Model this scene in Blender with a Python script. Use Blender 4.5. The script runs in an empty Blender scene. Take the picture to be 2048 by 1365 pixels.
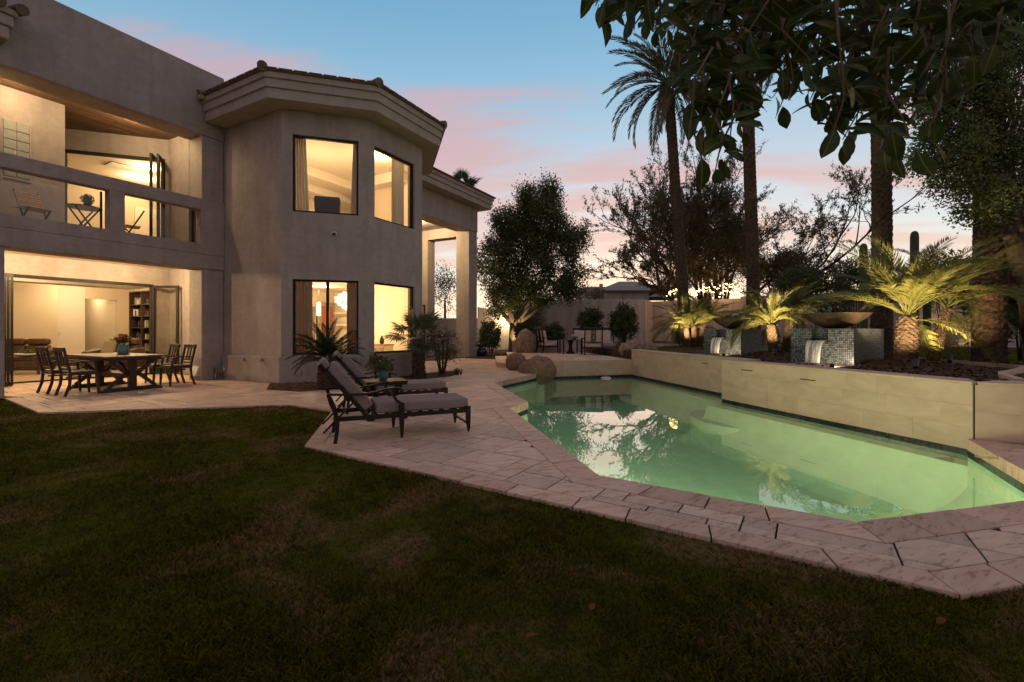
import bpy, bmesh, math, random
import numpy as np
from mathutils import Vector, Matrix, Euler
from mathutils.geometry import tessellate_polygon

scene = bpy.context.scene
COL = scene.collection
R = math.radians
PI = math.pi

# ---------------------------------------------------------------- camera
F, EYE, CX, CY = 920.0, 1.3, 1024.0, 662.0      # focal length in photo pixels, eye height, horizon
cam_d = bpy.data.cameras.new('camera')
cam = bpy.data.objects.new('camera', cam_d)
COL.objects.link(cam)
cam.location = (0, 0, EYE)
cam.rotation_euler = (R(90), 0, 0)
cam_d.sensor_width = 36
cam_d.lens = F / 2048 * 36
cam_d.shift_y = -(682.5 - CY) / 2048
cam_d.clip_start = 0.05
cam_d.clip_end = 2000
scene.camera = cam

# ---------------------------------------------------------------- world: dusk sky
world = bpy.data.worlds.new("World")
scene.world = world
world.use_nodes = True
wn, wl = world.node_tree.nodes, world.node_tree.links
wn.clear()
def wnode(t, **k):
    n = wn.new(t)
    for a, b in k.items():
        setattr(n, a, b)
    return n
SUN_EL, SUN_AZ = R(1.0), R(14)      # sunset glow: just above the horizon, a little right of the view axis
w_out = wnode('ShaderNodeOutputWorld')
w_bg = wnode('ShaderNodeBackground')
sky = wnode('ShaderNodeTexSky', sky_type='NISHITA', sun_disc=False, sun_elevation=SUN_EL, sun_rotation=SUN_AZ)
tc = wnode('ShaderNodeTexCoord')
sep = wnode('ShaderNodeSeparateXYZ')
wl.new(tc.outputs['Generated'], sep.inputs[0])
def ramp(pts, src):
    n = wnode('ShaderNodeValToRGB')
    el = n.color_ramp.elements
    while len(el) < len(pts):
        el.new(0.5)
    for e, (p, c) in zip(el, pts):
        e.position = p
        e.color = (*c, 1) if len(c) == 3 else c
    wl.new(src, n.inputs[0])
    return n
def wmath(op, a, b=None, c=None):
    n = wnode('ShaderNodeMath', operation=op)
    for i, x in enumerate((a, b, c)):
        if x is None: continue
        if isinstance(x, (int, float)): n.inputs[i].default_value = x
        else: wl.new(x, n.inputs[i])
    return n.outputs[0]
def wmix(fac, a, b, mode='MIX'):
    n = wnode('ShaderNodeMix', data_type='RGBA', blend_type=mode)
    for s, x in ((0, fac), (6, a), (7, b)):
        if isinstance(x, (int, float)): n.inputs[s].default_value = x
        elif isinstance(x, tuple): n.inputs[s].default_value = (*x, 1)
        else: wl.new(x, n.inputs[s])
    return n.outputs[2]
# clear evening sky by elevation (position = sin of the elevation)
clear = ramp([(0.0, (.98, .88, .70)), (.07, (.95, .90, .78)), (.14, (.74, .80, .80)), (.22, (.60, .69, .76)), (.34, (.42, .58, .73)),
              (.46, (.25, .50, .71)), (.56, (.165, .41, .64)), (1.0, (.09, .22, .42))], sep.outputs['Z'])
# long cloud streaks on a high flat layer
zz = wmath('ADD', wmath('MAXIMUM', sep.outputs['Z'], 0.0), 0.10)
px_ = wmath('DIVIDE', sep.outputs['X'], zz)
py_ = wmath('DIVIDE', sep.outputs['Y'], zz)
comb = wnode('ShaderNodeCombineXYZ')
wl.new(wmath('MULTIPLY', px_, .30), comb.inputs[0])
wl.new(wmath('MULTIPLY_ADD', px_, .14, py_), comb.inputs[1])
def wnoise(scale, detail, rough, off, dist=0.0):
    n = wnode('ShaderNodeTexNoise')
    n.inputs['Scale'].default_value = scale
    n.inputs['Detail'].default_value = detail
    n.inputs['Roughness'].default_value = rough
    n.inputs['Distortion'].default_value = dist
    m = wnode('ShaderNodeMapping')
    m.inputs['Location'].default_value = off
    wl.new(comb.outputs[0], m.inputs[0])
    wl.new(m.outputs[0], n.inputs['Vector'])
    return n.outputs['Fac']
n1 = wnoise(1.9, 6, .55, (3.1, 1.7, 0), .4)
n2 = wnoise(.7, 3, .5, (7.3, 2.2, 0))
dens = wmath('MULTIPLY_ADD', n2, .62, wmath('MULTIPLY', n1, .72))
cov = ramp([(0.0, (0.36,) * 3), (0.1, (0.36,) * 3), (0.16, (0.40,) * 3), (0.24, (0.46,) * 3), (0.34, (0.41,) * 3), (0.4, (0.31,) * 3), (0.46, (0.29,) * 3), (0.5, (0.17,) * 3), (0.6, (0.14,) * 3), (0.7, (0.26,) * 3), (0.82, (0.45,) * 3), (1.0, (0.48,) * 3)], sep.outputs['Z'])      # stored with .3 added
dens2 = wmath('ADD', dens, wmath('SUBTRACT', cov.outputs[0], .3))
mask = ramp([(.66, (0, 0, 0)), (.80, (.80,) * 3), (.95, (.95,) * 3)], dens2)
mask.color_ramp.interpolation = 'EASE'
cloud_c = ramp([(0.0, (.90, .70, .52)), (.12, (.88, .65, .52)), (.22, (.80, .52, .46)), (.34, (.68, .43, .43)), (.48, (.60, .42, .48)), (.7, (.62, .42, .42)), (1.0, (.62, .42, .40))], sep.outputs['Z'])
lowm = ramp([(0.0, (0, 0, 0)), (.05, (.12,) * 3), (.14, (1, 1, 1))], sep.outputs['Z'])
base = wmix(.06, clear.outputs[0], sky.outputs[0])
skyc = wmix(wmath('MULTIPLY', mask.outputs[0], wmath('MULTIPLY', lowm.outputs[0], .92)), base, cloud_c.outputs[0])
# the sunset side is warmer and brighter than the side behind the camera
az = wmath('MULTIPLY_ADD', sep.outputs['X'], math.sin(SUN_AZ), wmath('MULTIPLY', sep.outputs['Y'], math.cos(SUN_AZ)))
side = ramp([(0.0, (.66, .56, .56)), (.5, (.88, .80, .80)), (1.0, (1.06, 1.03, 1.0))], wmath('MULTIPLY_ADD', az, .5, .5))
skyc = wmix(1.0, skyc, side.outputs[0], 'MULTIPLY')
below = ramp([(.49, (.02, .02, .02)), (.5, (1, 1, 1))], wmath('MULTIPLY_ADD', sep.outputs['Z'], .5, .5))
skyc = wmix(1.0, skyc, below.outputs[0], 'MULTIPLY')
wl.new(skyc, w_bg.inputs[0])
w_bg.inputs[1].default_value = 1.04
wl.new(w_bg.outputs[0], w_out.inputs[0])

# ---------------------------------------------------------------- sun: already gone, only a broad soft remainder from the glow
sun_d = bpy.data.lights.new('sun', 'SUN')
sun_d.energy = 0.12
sun_d.angle = R(25)
sun_d.color = (1.0, .72, .55)
sun = bpy.data.objects.new('sun', sun_d)
COL.objects.link(sun)
sun.rotation_euler = Vector((-math.sin(SUN_AZ), -math.cos(SUN_AZ), -math.tan(R(9)))).to_track_quat('-Z', 'Y').to_euler()

scene.view_settings.view_transform = 'Standard'
scene.view_settings.look = 'None'
scene.view_settings.exposure = 0.0
scene.view_settings.gamma = 1.0
scene.view_settings.use_curve_mapping = False
scene.render.engine = 'CYCLES'
cy = scene.cycles
cy.use_denoising = True
cy.max_bounces = 8
cy.diffuse_bounces = 4
cy.glossy_bounces = 4
cy.transmission_bounces = 4
cy.transparent_max_bounces = 12
cy.caustics_reflective = False
cy.caustics_refractive = False
cy.sample_clamp_indirect = 4.0
cy.use_light_tree = True

# ================================================================ helpers
rnd = random.Random(7)

def G(px, py, z=0.0):            # photo pixel -> point on the level z
    y = F * (EYE - z) / (py - CY)
    return Vector(((px - CX) / F * y, y, z))
def W(px, py, y):                # photo pixel -> point at depth y
    return Vector(((px - CX) / F * y, y, EYE + (CY - py) / F * y))

HO = Vector((-8.05, 11.96, 0))   # house corner; s runs along the facade, t out of it
HD = Vector((.482, .876, 0)).normalized()
HN = Vector((.876, -.482, 0)).normalized()
def HP(s, t, z=0.0):
    return HO + HD * s + HN * t + Vector((0, 0, z))
H_ANG = math.atan2(HD.y, HD.x)

def tag(o, label=None, cat=None, group=None, kind=None):
    if label: o['label'] = label
    if cat: o['category'] = cat
    if group: o['group'] = group
    if kind: o['kind'] = kind
    return o

def empty(name, loc=(0, 0, 0), rz=0.0, label=None, cat=None, group=None):
    o = bpy.data.objects.new(name, None)
    o.empty_display_size = .1
    COL.objects.link(o)
    o.location = loc
    o.rotation_euler = (0, 0, rz)
    return tag(o, label, cat, group)

def link_mesh(name, me, mat, parent=None):
    o = bpy.data.objects.new(name, me)
    COL.objects.link(o)
    if mat is not None and len(me.materials) == 0:
        me.materials.append(mat)
    if parent: o.parent = parent
    return o

def copy_tree(o, parent=None):
    c = o.copy()
    COL.objects.link(c)
    c.parent = parent
    for ch in list(o.children):
        copy_tree(ch, c)
    return c

class MB:
    def __init__(s):
        s.v, s.f = [], []
    def add(s, vs, fs):
        n = len(s.v)
        s.v += [tuple(x) for x in vs]
        s.f += [tuple(i + n for i in f) for f in fs]
        return s
    def hexa(s, b, t):           # 4 bottom, 4 top points
        return s.add(list(b) + list(t), [(3, 2, 1, 0), (4, 5, 6, 7), (0, 1, 5, 4), (1, 2, 6, 5), (2, 3, 7, 6), (3, 0, 4, 7)])
    def box(s, x0, x1, y0, y1, z0, z1):
        return s.hexa([(x0, y0, z0), (x1, y0, z0), (x1, y1, z0), (x0, y1, z0)], [(x0, y0, z1), (x1, y0, z1), (x1, y1, z1), (x0, y1, z1)])
    def hbox(s, s0, s1, t0, t1, z0, z1):        # box in house coordinates
        q = [(s0, t0), (s0, t1), (s1, t1), (s1, t0)]
        return s.hexa([HP(a, b, z0) for a, b in q], [HP(a, b, z1) for a, b in q])
    def prism(s, poly, z0, z1, cap=True):
        n = len(poly)
        a = sum(poly[i][0] * poly[(i + 1) % n][1] - poly[(i + 1) % n][0] * poly[i][1] for i in range(n))
        if a < 0: poly = list(reversed(poly))
        vs = [(p[0], p[1], z0) for p in poly] + [(p[0], p[1], z1) for p in poly]
        fs = [(i, (i + 1) % n, n + (i + 1) % n, n + i) for i in range(n)]
        if cap: fs += [tuple(range(n, 2 * n)), tuple(reversed(range(n)))]
        return s.add(vs, fs)
    def bar(s, p, q, w, h=None, up=(0, 0, 1)):
        h = h or w
        p, q = Vector(p), Vector(q)
        d = (q - p).normalized()
        u = Vector(up)
        if abs(d.dot(u)) > .98: u = Vector((1, 0, 0))
        x = d.cross(u).normalized() * (w / 2)
        y = x.cross(d).normalized() * (h / 2)
        return s.hexa([p - x - y, p + x - y, p + x + y, p - x + y], [q - x - y, q + x - y, q + x + y, q - x + y])
    def ribbon(s, pts, w, h, up=(0, 0, 1)):      # a bar bent along points
        pts = [Vector(p) for p in pts]
        rings = []
        for i, p in enumerate(pts):
            d = (pts[min(i + 1, len(pts) - 1)] - pts[max(i - 1, 0)]).normalized()
            u = Vector(up)
            if abs(d.dot(u)) > .98: u = Vector((1, 0, 0))
            x = d.cross(u).normalized()
            y = x.cross(d).normalized()
            ww = w[i] if isinstance(w, (list, tuple)) else w
            hh = h[i] if isinstance(h, (list, tuple)) else h
            rings.append([p - x * ww / 2 - y * hh / 2, p + x * ww / 2 - y * hh / 2, p + x * ww / 2 + y * hh / 2, p - x * ww / 2 + y * hh / 2])
        vs = [v for r in rings for v in r]
        fs = [(3, 2, 1, 0)]
        for i in range(len(pts) - 1):
            for k in range(4):
                fs.append((4 * i + k, 4 * i + (k + 1) % 4, 4 * i + 4 + (k + 1) % 4, 4 * i + 4 + k))
        m = 4 * (len(pts) - 1)
        fs.append((m, m + 1, m + 2, m + 3))
        return s.add(vs, fs)
    def tube(s, pts, r, n=8, cap=True):
        pts = [Vector(p) for p in pts]
        L = len(pts)
        vs = []
        px = None
        for i, p in enumerate(pts):
            d = (pts[min(i + 1, L - 1)] - pts[max(i - 1, 0)])
            d = d.normalized() if d.length > 1e-9 else Vector((0, 0, 1))
            if px is None:
                u = Vector((0, 0, 1)) if abs(d.z) < .95 else Vector((1, 0, 0))
                px = d.cross(u).normalized()
            else:
                px = (px - d * px.dot(d))
                px = px.normalized() if px.length > 1e-6 else d.orthogonal().normalized()
            py = d.cross(px)
            rr = r[i] if isinstance(r, (list, tuple)) else r
            for k in range(n):
                a = 2 * PI * k / n
                vs.append(p + px * (math.cos(a) * rr) + py * (math.sin(a) * rr))
        fs = [(i * n + k, i * n + (k + 1) % n, (i + 1) * n + (k + 1) % n, (i + 1) * n + k) for i in range(L - 1) for k in range(n)]
        if cap: fs += [tuple(reversed(range(n))), tuple(range((L - 1) * n, L * n))]
        return s.add(vs, fs)
    def lathe(s, prof, n=24, c=(0, 0, 0)):
        vs = []
        for r, z in prof:
            for k in range(n):
                a = 2 * PI * k / n
                vs.append((c[0] + math.cos(a) * r, c[1] + math.sin(a) * r, c[2] + z))
        L = len(prof)
        fs = [(i * n + k, i * n + (k + 1) % n, (i + 1) * n + (k + 1) % n, (i + 1) * n + k) for i in range(L - 1) for k in range(n)]
        if prof[0][0] > 1e-6: fs.append(tuple(reversed(range(n))))
        if prof[-1][0] > 1e-6: fs.append(tuple(range((L - 1) * n, L * n)))
        return s.add(vs, fs)
    def ball(s, c, r, n=10, sx=1, sy=1, sz=1):
        m = max(4, n // 2)
        vs, fs = [], []
        for i in range(m + 1):
            th = PI * i / m
            for k in range(n):
                a = 2 * PI * k / n
                vs.append((c[0] + sx * r * math.sin(th) * math.cos(a), c[1] + sy * r * math.sin(th) * math.sin(a), c[2] + sz * r * math.cos(th)))
        for i in range(m):
            for k in range(n):
                fs.append((i * n + k, (i + 1) * n + k, (i + 1) * n + (k + 1) % n, i * n + (k + 1) % n))
        return s.add(vs, fs)
    def mesh(s, name, smooth=False):
        me = bpy.data.meshes.new(name)
        me.from_pydata(s.v, [], s.f)
        if smooth:
            me.polygons.foreach_set('use_smooth', [True] * len(me.polygons))
        me.update()
        return me
    def build(s, name, mat, parent=None, smooth=False, bevel=0.0, seg=2):
        o = link_mesh(name, s.mesh(name, smooth), mat, parent)
        if bevel:
            m = o.modifiers.new('bevel', 'BEVEL')
            m.width = bevel
            m.segments = seg
            m.limit_method = 'ANGLE'
        return o

def flat_poly(name, rings, z, mat, parent=None):
    """flat sheet with optional holes, as one mesh"""
    pts = [p for r in rings for p in r]
    tris = tessellate_polygon([[Vector((p[0], p[1], 0)) for p in r] for r in rings])
    fs = []
    for a, b, c in tris:
        A, B, C = pts[a], pts[b], pts[c]
        cr = (B[0] - A[0]) * (C[1] - A[1]) - (B[1] - A[1]) * (C[0] - A[0])
        fs.append((a, b, c) if cr > 0 else (a, c, b))
    me = bpy.data.meshes.new(name)
    me.from_pydata([(p[0], p[1], z) for p in pts], [], fs)
    return link_mesh(name, me, mat, parent)

def quads_mesh(name, V, mat, parent=None, smooth=False):
    """V: array (N,4,3): many loose quads in one mesh"""
    V = np.asarray(V, dtype=np.float32)
    n = len(V)
    me = bpy.data.meshes.new(name)
    me.vertices.add(n * 4)
    me.vertices.foreach_set('co', V.reshape(-1))
    me.loops.add(n * 4)
    me.loops.foreach_set('vertex_index', np.arange(n * 4, dtype=np.int32))
    me.polygons.add(n)
    me.polygons.foreach_set('loop_start', np.arange(0, n * 4, 4, dtype=np.int32))
    me.polygons.foreach_set('loop_total', np.full(n, 4, dtype=np.int32))
    me.update(calc_edges=True)
    return link_mesh(name, me, mat, parent)

def inside(p, poly):
    x, y = p[0], p[1]
    c = False
    j = len(poly) - 1
    for i in range(len(poly)):
        xi, yi, xj, yj = poly[i][0], poly[i][1], poly[j][0], poly[j][1]
        if (yi > y) != (yj > y) and x < (xj - xi) * (y - yi) / (yj - yi) + xi: c = not c
        j = i
    return c
def inside_np(P, poly):
    x, y = P[:, 0], P[:, 1]
    c = np.zeros(len(P), bool)
    j = len(poly) - 1
    for i in range(len(poly)):
        xi, yi, xj, yj = poly[i][0], poly[i][1], poly[j][0], poly[j][1]
        if yi != yj:
            c ^= ((yi > y) != (yj > y)) & (x < (xj - xi) * (y - yi) / (yj - yi) + xi)
        j = i
    return c

def clip(poly, win):
    """clip any polygon by a convex counter-clockwise window"""
    out = [tuple(p[:2]) for p in poly]
    n = len(win)
    for i in range(n):
        a, b = win[i], win[(i + 1) % n]
        ex, ey = b[0] - a[0], b[1] - a[1]
        src, out = out, []
        if not src: return []
        def side_(p): return ex * (p[1] - a[1]) - ey * (p[0] - a[0])
        for k in range(len(src)):
            p, q = src[k - 1], src[k]
            sp, sq = side_(p), side_(q)
            if (sp >= 0) != (sq >= 0):
                u = sp / (sp - sq)
                out.append((p[0] + (q[0] - p[0]) * u, p[1] + (q[1] - p[1]) * u))
            if sq >= 0: out.append(q)
    res = []
    for p in out:
        if not res or math.hypot(p[0] - res[-1][0], p[1] - res[-1][1]) > 1e-4: res.append(p)
    if len(res) > 1 and math.hypot(res[0][0] - res[-1][0], res[0][1] - res[-1][1]) < 1e-4: res.pop()
    return res
def area(poly):
    n = len(poly)
    return .5 * sum(poly[i][0] * poly[(i + 1) % n][1] - poly[(i + 1) % n][0] * poly[i][1] for i in range(n))

# ================================================================ materials
def new_mat(name):
    m = bpy.data.materials.new(name)
    m.use_nodes = True
    nt = m.node_tree
    return m, nt, nt.nodes, nt.links, nt.nodes['Principled BSDF']

def mat(name, col, rough=.7, metal=0.0, var=0.0, scale=8.0, bump=0.0, bscale=None, col2=None, detail=5, per_obj=0.0, spec=.4, coat=0.0, stretch=None, contrast=(.35, .65), coord='Object', trans=0.0, dist=0.0):
    """principled material: two colours mixed by noise, a bump, and a tone of its own per object"""
    m, nt, N, L, b = new_mat(name)
    b.inputs['Roughness'].default_value = rough
    b.inputs['Metallic'].default_value = metal
    b.inputs['Specular IOR Level'].default_value = spec
    b.inputs['Coat Weight'].default_value = coat
    t = N.new('ShaderNodeTexCoord')
    src = t.outputs[coord]
    if stretch:
        mp = N.new('ShaderNodeMapping')
        mp.inputs['Scale'].default_value = stretch
        L.new(src, mp.inputs[0])
        src = mp.outputs[0]
    if per_obj:
        oi = N.new('ShaderNodeObjectInfo')
        sh = N.new('ShaderNodeVectorMath')
        sh.operation = 'MULTIPLY_ADD'
        cmb = N.new('ShaderNodeCombineXYZ')
        L.new(oi.outputs['Random'], cmb.inputs[0]); L.new(oi.outputs['Random'], cmb.inputs[1]); L.new(oi.outputs['Random'], cmb.inputs[2])
        sh.inputs[1].default_value = (37, 53, 71)
        L.new(cmb.outputs[0], sh.inputs[0]); L.new(src, sh.inputs[2])
        src = sh.outputs[0]
    c2 = col2 or tuple(max(0, c * (1 - var)) for c in col)
    out = None
    if var or col2:
        n = N.new('ShaderNodeTexNoise')
        n.inputs['Scale'].default_value = scale
        n.inputs['Detail'].default_value = detail
        n.inputs['Roughness'].default_value = .6
        n.inputs['Distortion'].default_value = dist
        L.new(src, n.inputs['Vector'])
        r = N.new('ShaderNodeValToRGB')
        r.color_ramp.elements[0].position, r.color_ramp.elements[1].position = contrast
        r.color_ramp.elements[0].color = (*c2, 1)
        r.color_ramp.elements[1].color = (*col, 1)
        L.new(n.outputs['Fac'], r.inputs[0])
        out = r.outputs[0]
    if per_obj:
        oi2 = N.new('ShaderNodeObjectInfo')
        mr = N.new('ShaderNodeMapRange')
        mr.inputs['To Min'].default_value = 1 - per_obj
        mr.inputs['To Max'].default_value = 1 + per_obj
        L.new(oi2.outputs['Random'], mr.inputs['Value'])
        mx = N.new('ShaderNodeMix')
        mx.data_type, mx.blend_type = 'RGBA', 'MULTIPLY'
        mx.inputs[0].default_value = 1
        if out: L.new(out, mx.inputs[6])
        else: mx.inputs[6].default_value = (*col, 1)
        L.new(mr.outputs[0], mx.inputs[7])
        out = mx.outputs[2]
    if out: L.new(out, b.inputs['Base Color'])
    else: b.inputs['Base Color'].default_value = (*col, 1)
    if bump:
        nb = N.new('ShaderNodeTexNoise')
        nb.inputs['Scale'].default_value = bscale or scale * 3
        nb.inputs['Detail'].default_value = 6
        L.new(src, nb.inputs['Vector'])
        bp = N.new('ShaderNodeBump')
        bp.inputs['Strength'].default_value = bump
        bp.inputs['Distance'].default_value = .02
        L.new(nb.outputs['Fac'], bp.inputs['Height'])
        L.new(bp.outputs[0], b.inputs['Normal'])
    if trans:
        tr = N.new('ShaderNodeBsdfTranslucent')
        if out: L.new(out, tr.inputs[0])
        else: tr.inputs[0].default_value = (*col, 1)
        ms = N.new('ShaderNodeMixShader')
        ms.inputs[0].default_value = trans
        L.new(b.outputs[0], ms.inputs[1]); L.new(tr.outputs[0], ms.inputs[2])
        L.new(ms.outputs[0], N['Material Output'].inputs[0])
    return m

def emit_mat(name, col, strength):
    m, nt, N, L, b = new_mat(name)
    b.inputs['Base Color'].default_value = (*col, 1)
    b.inputs['Emission Color'].default_value = (*col, 1)
    b.inputs['Emission Strength'].default_value = strength
    return m

def glass_mat(name, tint=(1, 1, 1), ior=1.45, rough=0.0, bump=0.0, bscale=1.0, gl=1.0):
    """clear sheet: transparent, with a mirror reflection by the Fresnel angle"""
    m, nt, N, L, b = new_mat(name)
    N.remove(b)
    tr = N.new('ShaderNodeBsdfTransparent')
    tr.inputs[0].default_value = (*tint, 1)
    g = N.new('ShaderNodeBsdfGlossy')
    g.inputs['Roughness'].default_value = rough
    g.inputs[0].default_value = (gl, gl, gl, 1)
    fr = N.new('ShaderNodeFresnel')
    fr.inputs[0].default_value = ior
    ge = N.new('ShaderNodeNewGeometry')
    fm = N.new('ShaderNodeMath'); fm.operation = 'MULTIPLY_ADD'; fm.use_clamp = True    # the far side of the sheet adds no second mirror
    fm.inputs[1].default_value = -4.0
    L.new(ge.outputs['Backfacing'], fm.inputs[0]); L.new(fr.outputs[0], fm.inputs[2])
    ms = N.new('ShaderNodeMixShader')
    L.new(fm.outputs[0], ms.inputs[0]); L.new(tr.outputs[0], ms.inputs[1]); L.new(g.outputs[0], ms.inputs[2])
    if bump:
        t = N.new('ShaderNodeTexCoord')
        n = N.new('ShaderNodeTexNoise')
        n.inputs['Scale'].default_value = bscale
        n.inputs['Detail'].default_value = 3
        L.new(t.outputs['Object'], n.inputs['Vector'])
        bp = N.new('ShaderNodeBump')
        bp.inputs['Strength'].default_value = bump
        bp.inputs['Distance'].default_value = .02
        L.new(n.outputs['Fac'], bp.inputs['Height'])
        L.new(bp.outputs[0], g.inputs['Normal']); L.new(bp.outputs[0], fr.inputs['Normal'])
    L.new(ms.outputs[0], N['Material Output'].inputs[0])
    return m

def stone_mat(name, col, dark, per_obj=.12, scale=2.2, pit=True, rough=.62, stretch=(1, 3.2, 1)):
    """travertine: veined bands, open pits and a tone per stone"""
    m, nt, N, L, b = new_mat(name)
    b.inputs['Roughness'].default_value = rough
    b.inputs['Specular IOR Level'].default_value = .22
    t = N.new('ShaderNodeTexCoord')
    oi = N.new('ShaderNodeObjectInfo')
    geo = N.new('ShaderNodeNewGeometry')
    wn_ = N.new('ShaderNodeTexWhiteNoise')
    wn_.noise_dimensions = '1D'
    ad = N.new('ShaderNodeMath'); ad.operation = 'ADD'
    L.new(oi.outputs['Random'], ad.inputs[0]); L.new(geo.outputs['Random Per Island'], ad.inputs[1])
    L.new(ad.outputs[0], wn_.inputs['W'])
    rot = N.new('ShaderNodeVectorRotate'); rot.rotation_type = 'Z_AXIS'
    an = N.new('ShaderNodeMath'); an.operation = 'MULTIPLY_ADD'
    an.inputs[1].default_value = .5
    an.inputs[2].default_value = -.75
    L.new(wn_.outputs['Value'], an.inputs[0])
    L.new(t.outputs['Object'], rot.inputs[0]); L.new(an.outputs[0], rot.inputs['Angle'])
    sh = N.new('ShaderNodeVectorMath'); sh.operation = 'MULTIPLY_ADD'
    sh.inputs[1].default_value = (40, 40, 40)
    L.new(wn_.outputs['Color'], sh.inputs[0]); L.new(rot.outputs[0], sh.inputs[2])
    mp = N.new('ShaderNodeMapping')
    mp.inputs['Scale'].default_value = stretch
    L.new(sh.outputs[0], mp.inputs[0])
    n = N.new('ShaderNodeTexNoise')
    n.inputs['Scale'].default_value = scale; n.inputs['Detail'].default_value = 8; n.inputs['Roughness'].default_value = .62; n.inputs['Distortion'].default_value = .5
    L.new(mp.outputs[0], n.inputs['Vector'])
    r = N.new('ShaderNodeValToRGB')
    e = r.color_ramp.elements
    e[0].position, e[1].position = .3, .62
    e[0].color, e[1].color = (*dark, 1), (*col, 1)
    L.new(n.outputs['Fac'], r.inputs[0])
    mr = N.new('ShaderNodeMapRange')
    mr.inputs['To Min'].default_value, mr.inputs['To Max'].default_value = 1 - per_obj, 1 + per_obj
    L.new(wn_.outputs['Value'], mr.inputs['Value'])
    mx = N.new('ShaderNodeMix'); mx.data_type, mx.blend_type = 'RGBA', 'MULTIPLY'
    mx.inputs[0].default_value = 1
    L.new(r.outputs[0], mx.inputs[6]); L.new(mr.outputs[0], mx.inputs[7])
    col_out = mx.outputs[2]
    if pit:
        mp2 = N.new('ShaderNodeMapping')
        mp2.inputs['Scale'].default_value = (stretch[0] * 7, stretch[1] * 5, 9)
        L.new(sh.outputs[0], mp2.inputs[0])
        p = N.new('ShaderNodeTexNoise')
        p.inputs['Scale'].default_value = 1.6; p.inputs['Detail'].default_value = 4; p.inputs['Roughness'].default_value = .7
        L.new(mp2.outputs[0], p.inputs['Vector'])
        big = N.new('ShaderNodeMath'); big.operation = 'MULTIPLY_ADD'
        big.inputs[1].default_value = .55
        L.new(n.outputs['Fac'], big.inputs[0]); L.new(p.outputs['Fac'], big.inputs[2])
        pr = N.new('ShaderNodeValToRGB')
        pr.color_ramp.elements[0].position, pr.color_ramp.elements[1].position = .63, .71
        pr.color_ramp.elements[0].color = (.36, .27, .22, 1)
        L.new(big.outputs[0], pr.inputs[0])
        m2 = N.new('ShaderNodeMix'); m2.data_type, m2.blend_type = 'RGBA', 'MULTIPLY'
        m2.inputs[0].default_value = .5
        L.new(col_out, m2.inputs[6]); L.new(pr.outputs[0], m2.inputs[7])
        col_out = m2.outputs[2]
        bp = N.new('ShaderNodeBump')
        bp.inputs['Strength'].default_value = .5; bp.inputs['Distance'].default_value = .01
        L.new(pr.outputs[0], bp.inputs['Height'])
        L.new(bp.outputs[0], b.inputs['Normal'])
    L.new(col_out, b.inputs['Base Color'])
    return m

M = {}
M['stucco'] = mat('stucco', (.42, .355, .315), .92, var=.17, scale=1.3, bump=.35, bscale=55, detail=9, spec=.15)
M['stucco_trim'] = mat('stucco_trim', (.43, .36, .315), .92, var=.07, scale=3, bump=.25, bscale=60, spec=.15)
M['garden_wall'] = mat('garden_wall', (.60, .50, .43), .95, var=.16, scale=.9, bump=.3, bscale=40, detail=9, spec=.1)
M['inside_wall'] = mat('inside_wall', (.66, .54, .40), .9, var=.03, scale=2, spec=.2)
M['inside_white'] = mat('inside_white', (.74, .66, .55), .85, var=.02, scale=2, spec=.2)
M['ceiling'] = mat('ceiling', (.72, .64, .53), .95, var=.02, scale=3, spec=.1)
M['carpet'] = mat('carpet', (.42, .30, .20), .95, var=.2, scale=40, bump=.4, bscale=200, spec=.1)
M['wood_ceiling'] = mat('wood_ceiling', (.20, .105, .05), .6, var=.45, scale=3, stretch=(1, 14, 14), per_obj=.35, bump=.15)
M['teak'] = mat('teak', (.30, .16, .075), .55, var=.4, scale=4, stretch=(10, 10, 2), per_obj=.15, bump=.1)
M['roof_tile'] = mat('roof_tile', (.21, .14, .105), .85, var=.4, scale=4, per_obj=.2, bump=.3)
M['roof_far'] = mat('roof_far', (.27, .225, .195), .9, var=.3, scale=6, bump=.3)
M['bronze'] = mat('bronze', (.026, .021, .018), .6, spec=.2, var=.2, scale=10)
M['iron'] = mat('iron', (.028, .021, .018), .42, metal=.55, var=.35, scale=22, bump=.1)
M['chair_wood'] = mat('chair_wood', (.045, .024, .014), .42, var=.35, scale=9, stretch=(1, 1, .2), bump=.08)
M['table_wood'] = mat('table_wood', (.15, .085, .045), .5, var=.4, scale=4, stretch=(2, 12, 2), per_obj=.15, bump=.1)
M['cushion'] = mat('cushion', (.265, .215, .19), .95, var=.16, scale=30, bump=.35, bscale=260, spec=.1)
M['cushion_tan'] = mat('cushion_tan', (.58, .48, .40), .95, var=.12, scale=30, bump=.3, bscale=260, spec=.1)
M['leather'] = mat('leather', (.10, .06, .035), .45, var=.35, scale=6, bump=.3, bscale=30)
M['pillow'] = mat('pillow', (.33, .25, .16), .9, var=.2, scale=20, bump=.2)
M['pane'] = glass_mat('pane', (.95, .95, .93), 1.5)
M['block_glass'] = mat('block_glass', (.62, .62, .55), .15, var=.2, scale=30, bump=.8, bscale=26, spec=.8, trans=.45)
M['water'] = glass_mat('water', (.77, .95, .84), 1.95, bump=.035, bscale=1.2)
M['plaster'] = mat('plaster', (.46, .64, .42), .8, var=.12, scale=3, detail=8, spec=.1)
M['pool_tile'] = mat('pool_tile', (.022, .030, .036), .2, var=.5, scale=20, per_obj=.4, spec=.6)
M['paver'] = stone_mat('paver', (.62, .44, .32), (.52, .35, .245), .16, 3.4, rough=.55, stretch=(1, 5, 1))
M['coping'] = stone_mat('coping', (.61, .41, .295), (.51, .32, .22), .14, 3.0, rough=.58, stretch=(1, 5, 1))
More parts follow.
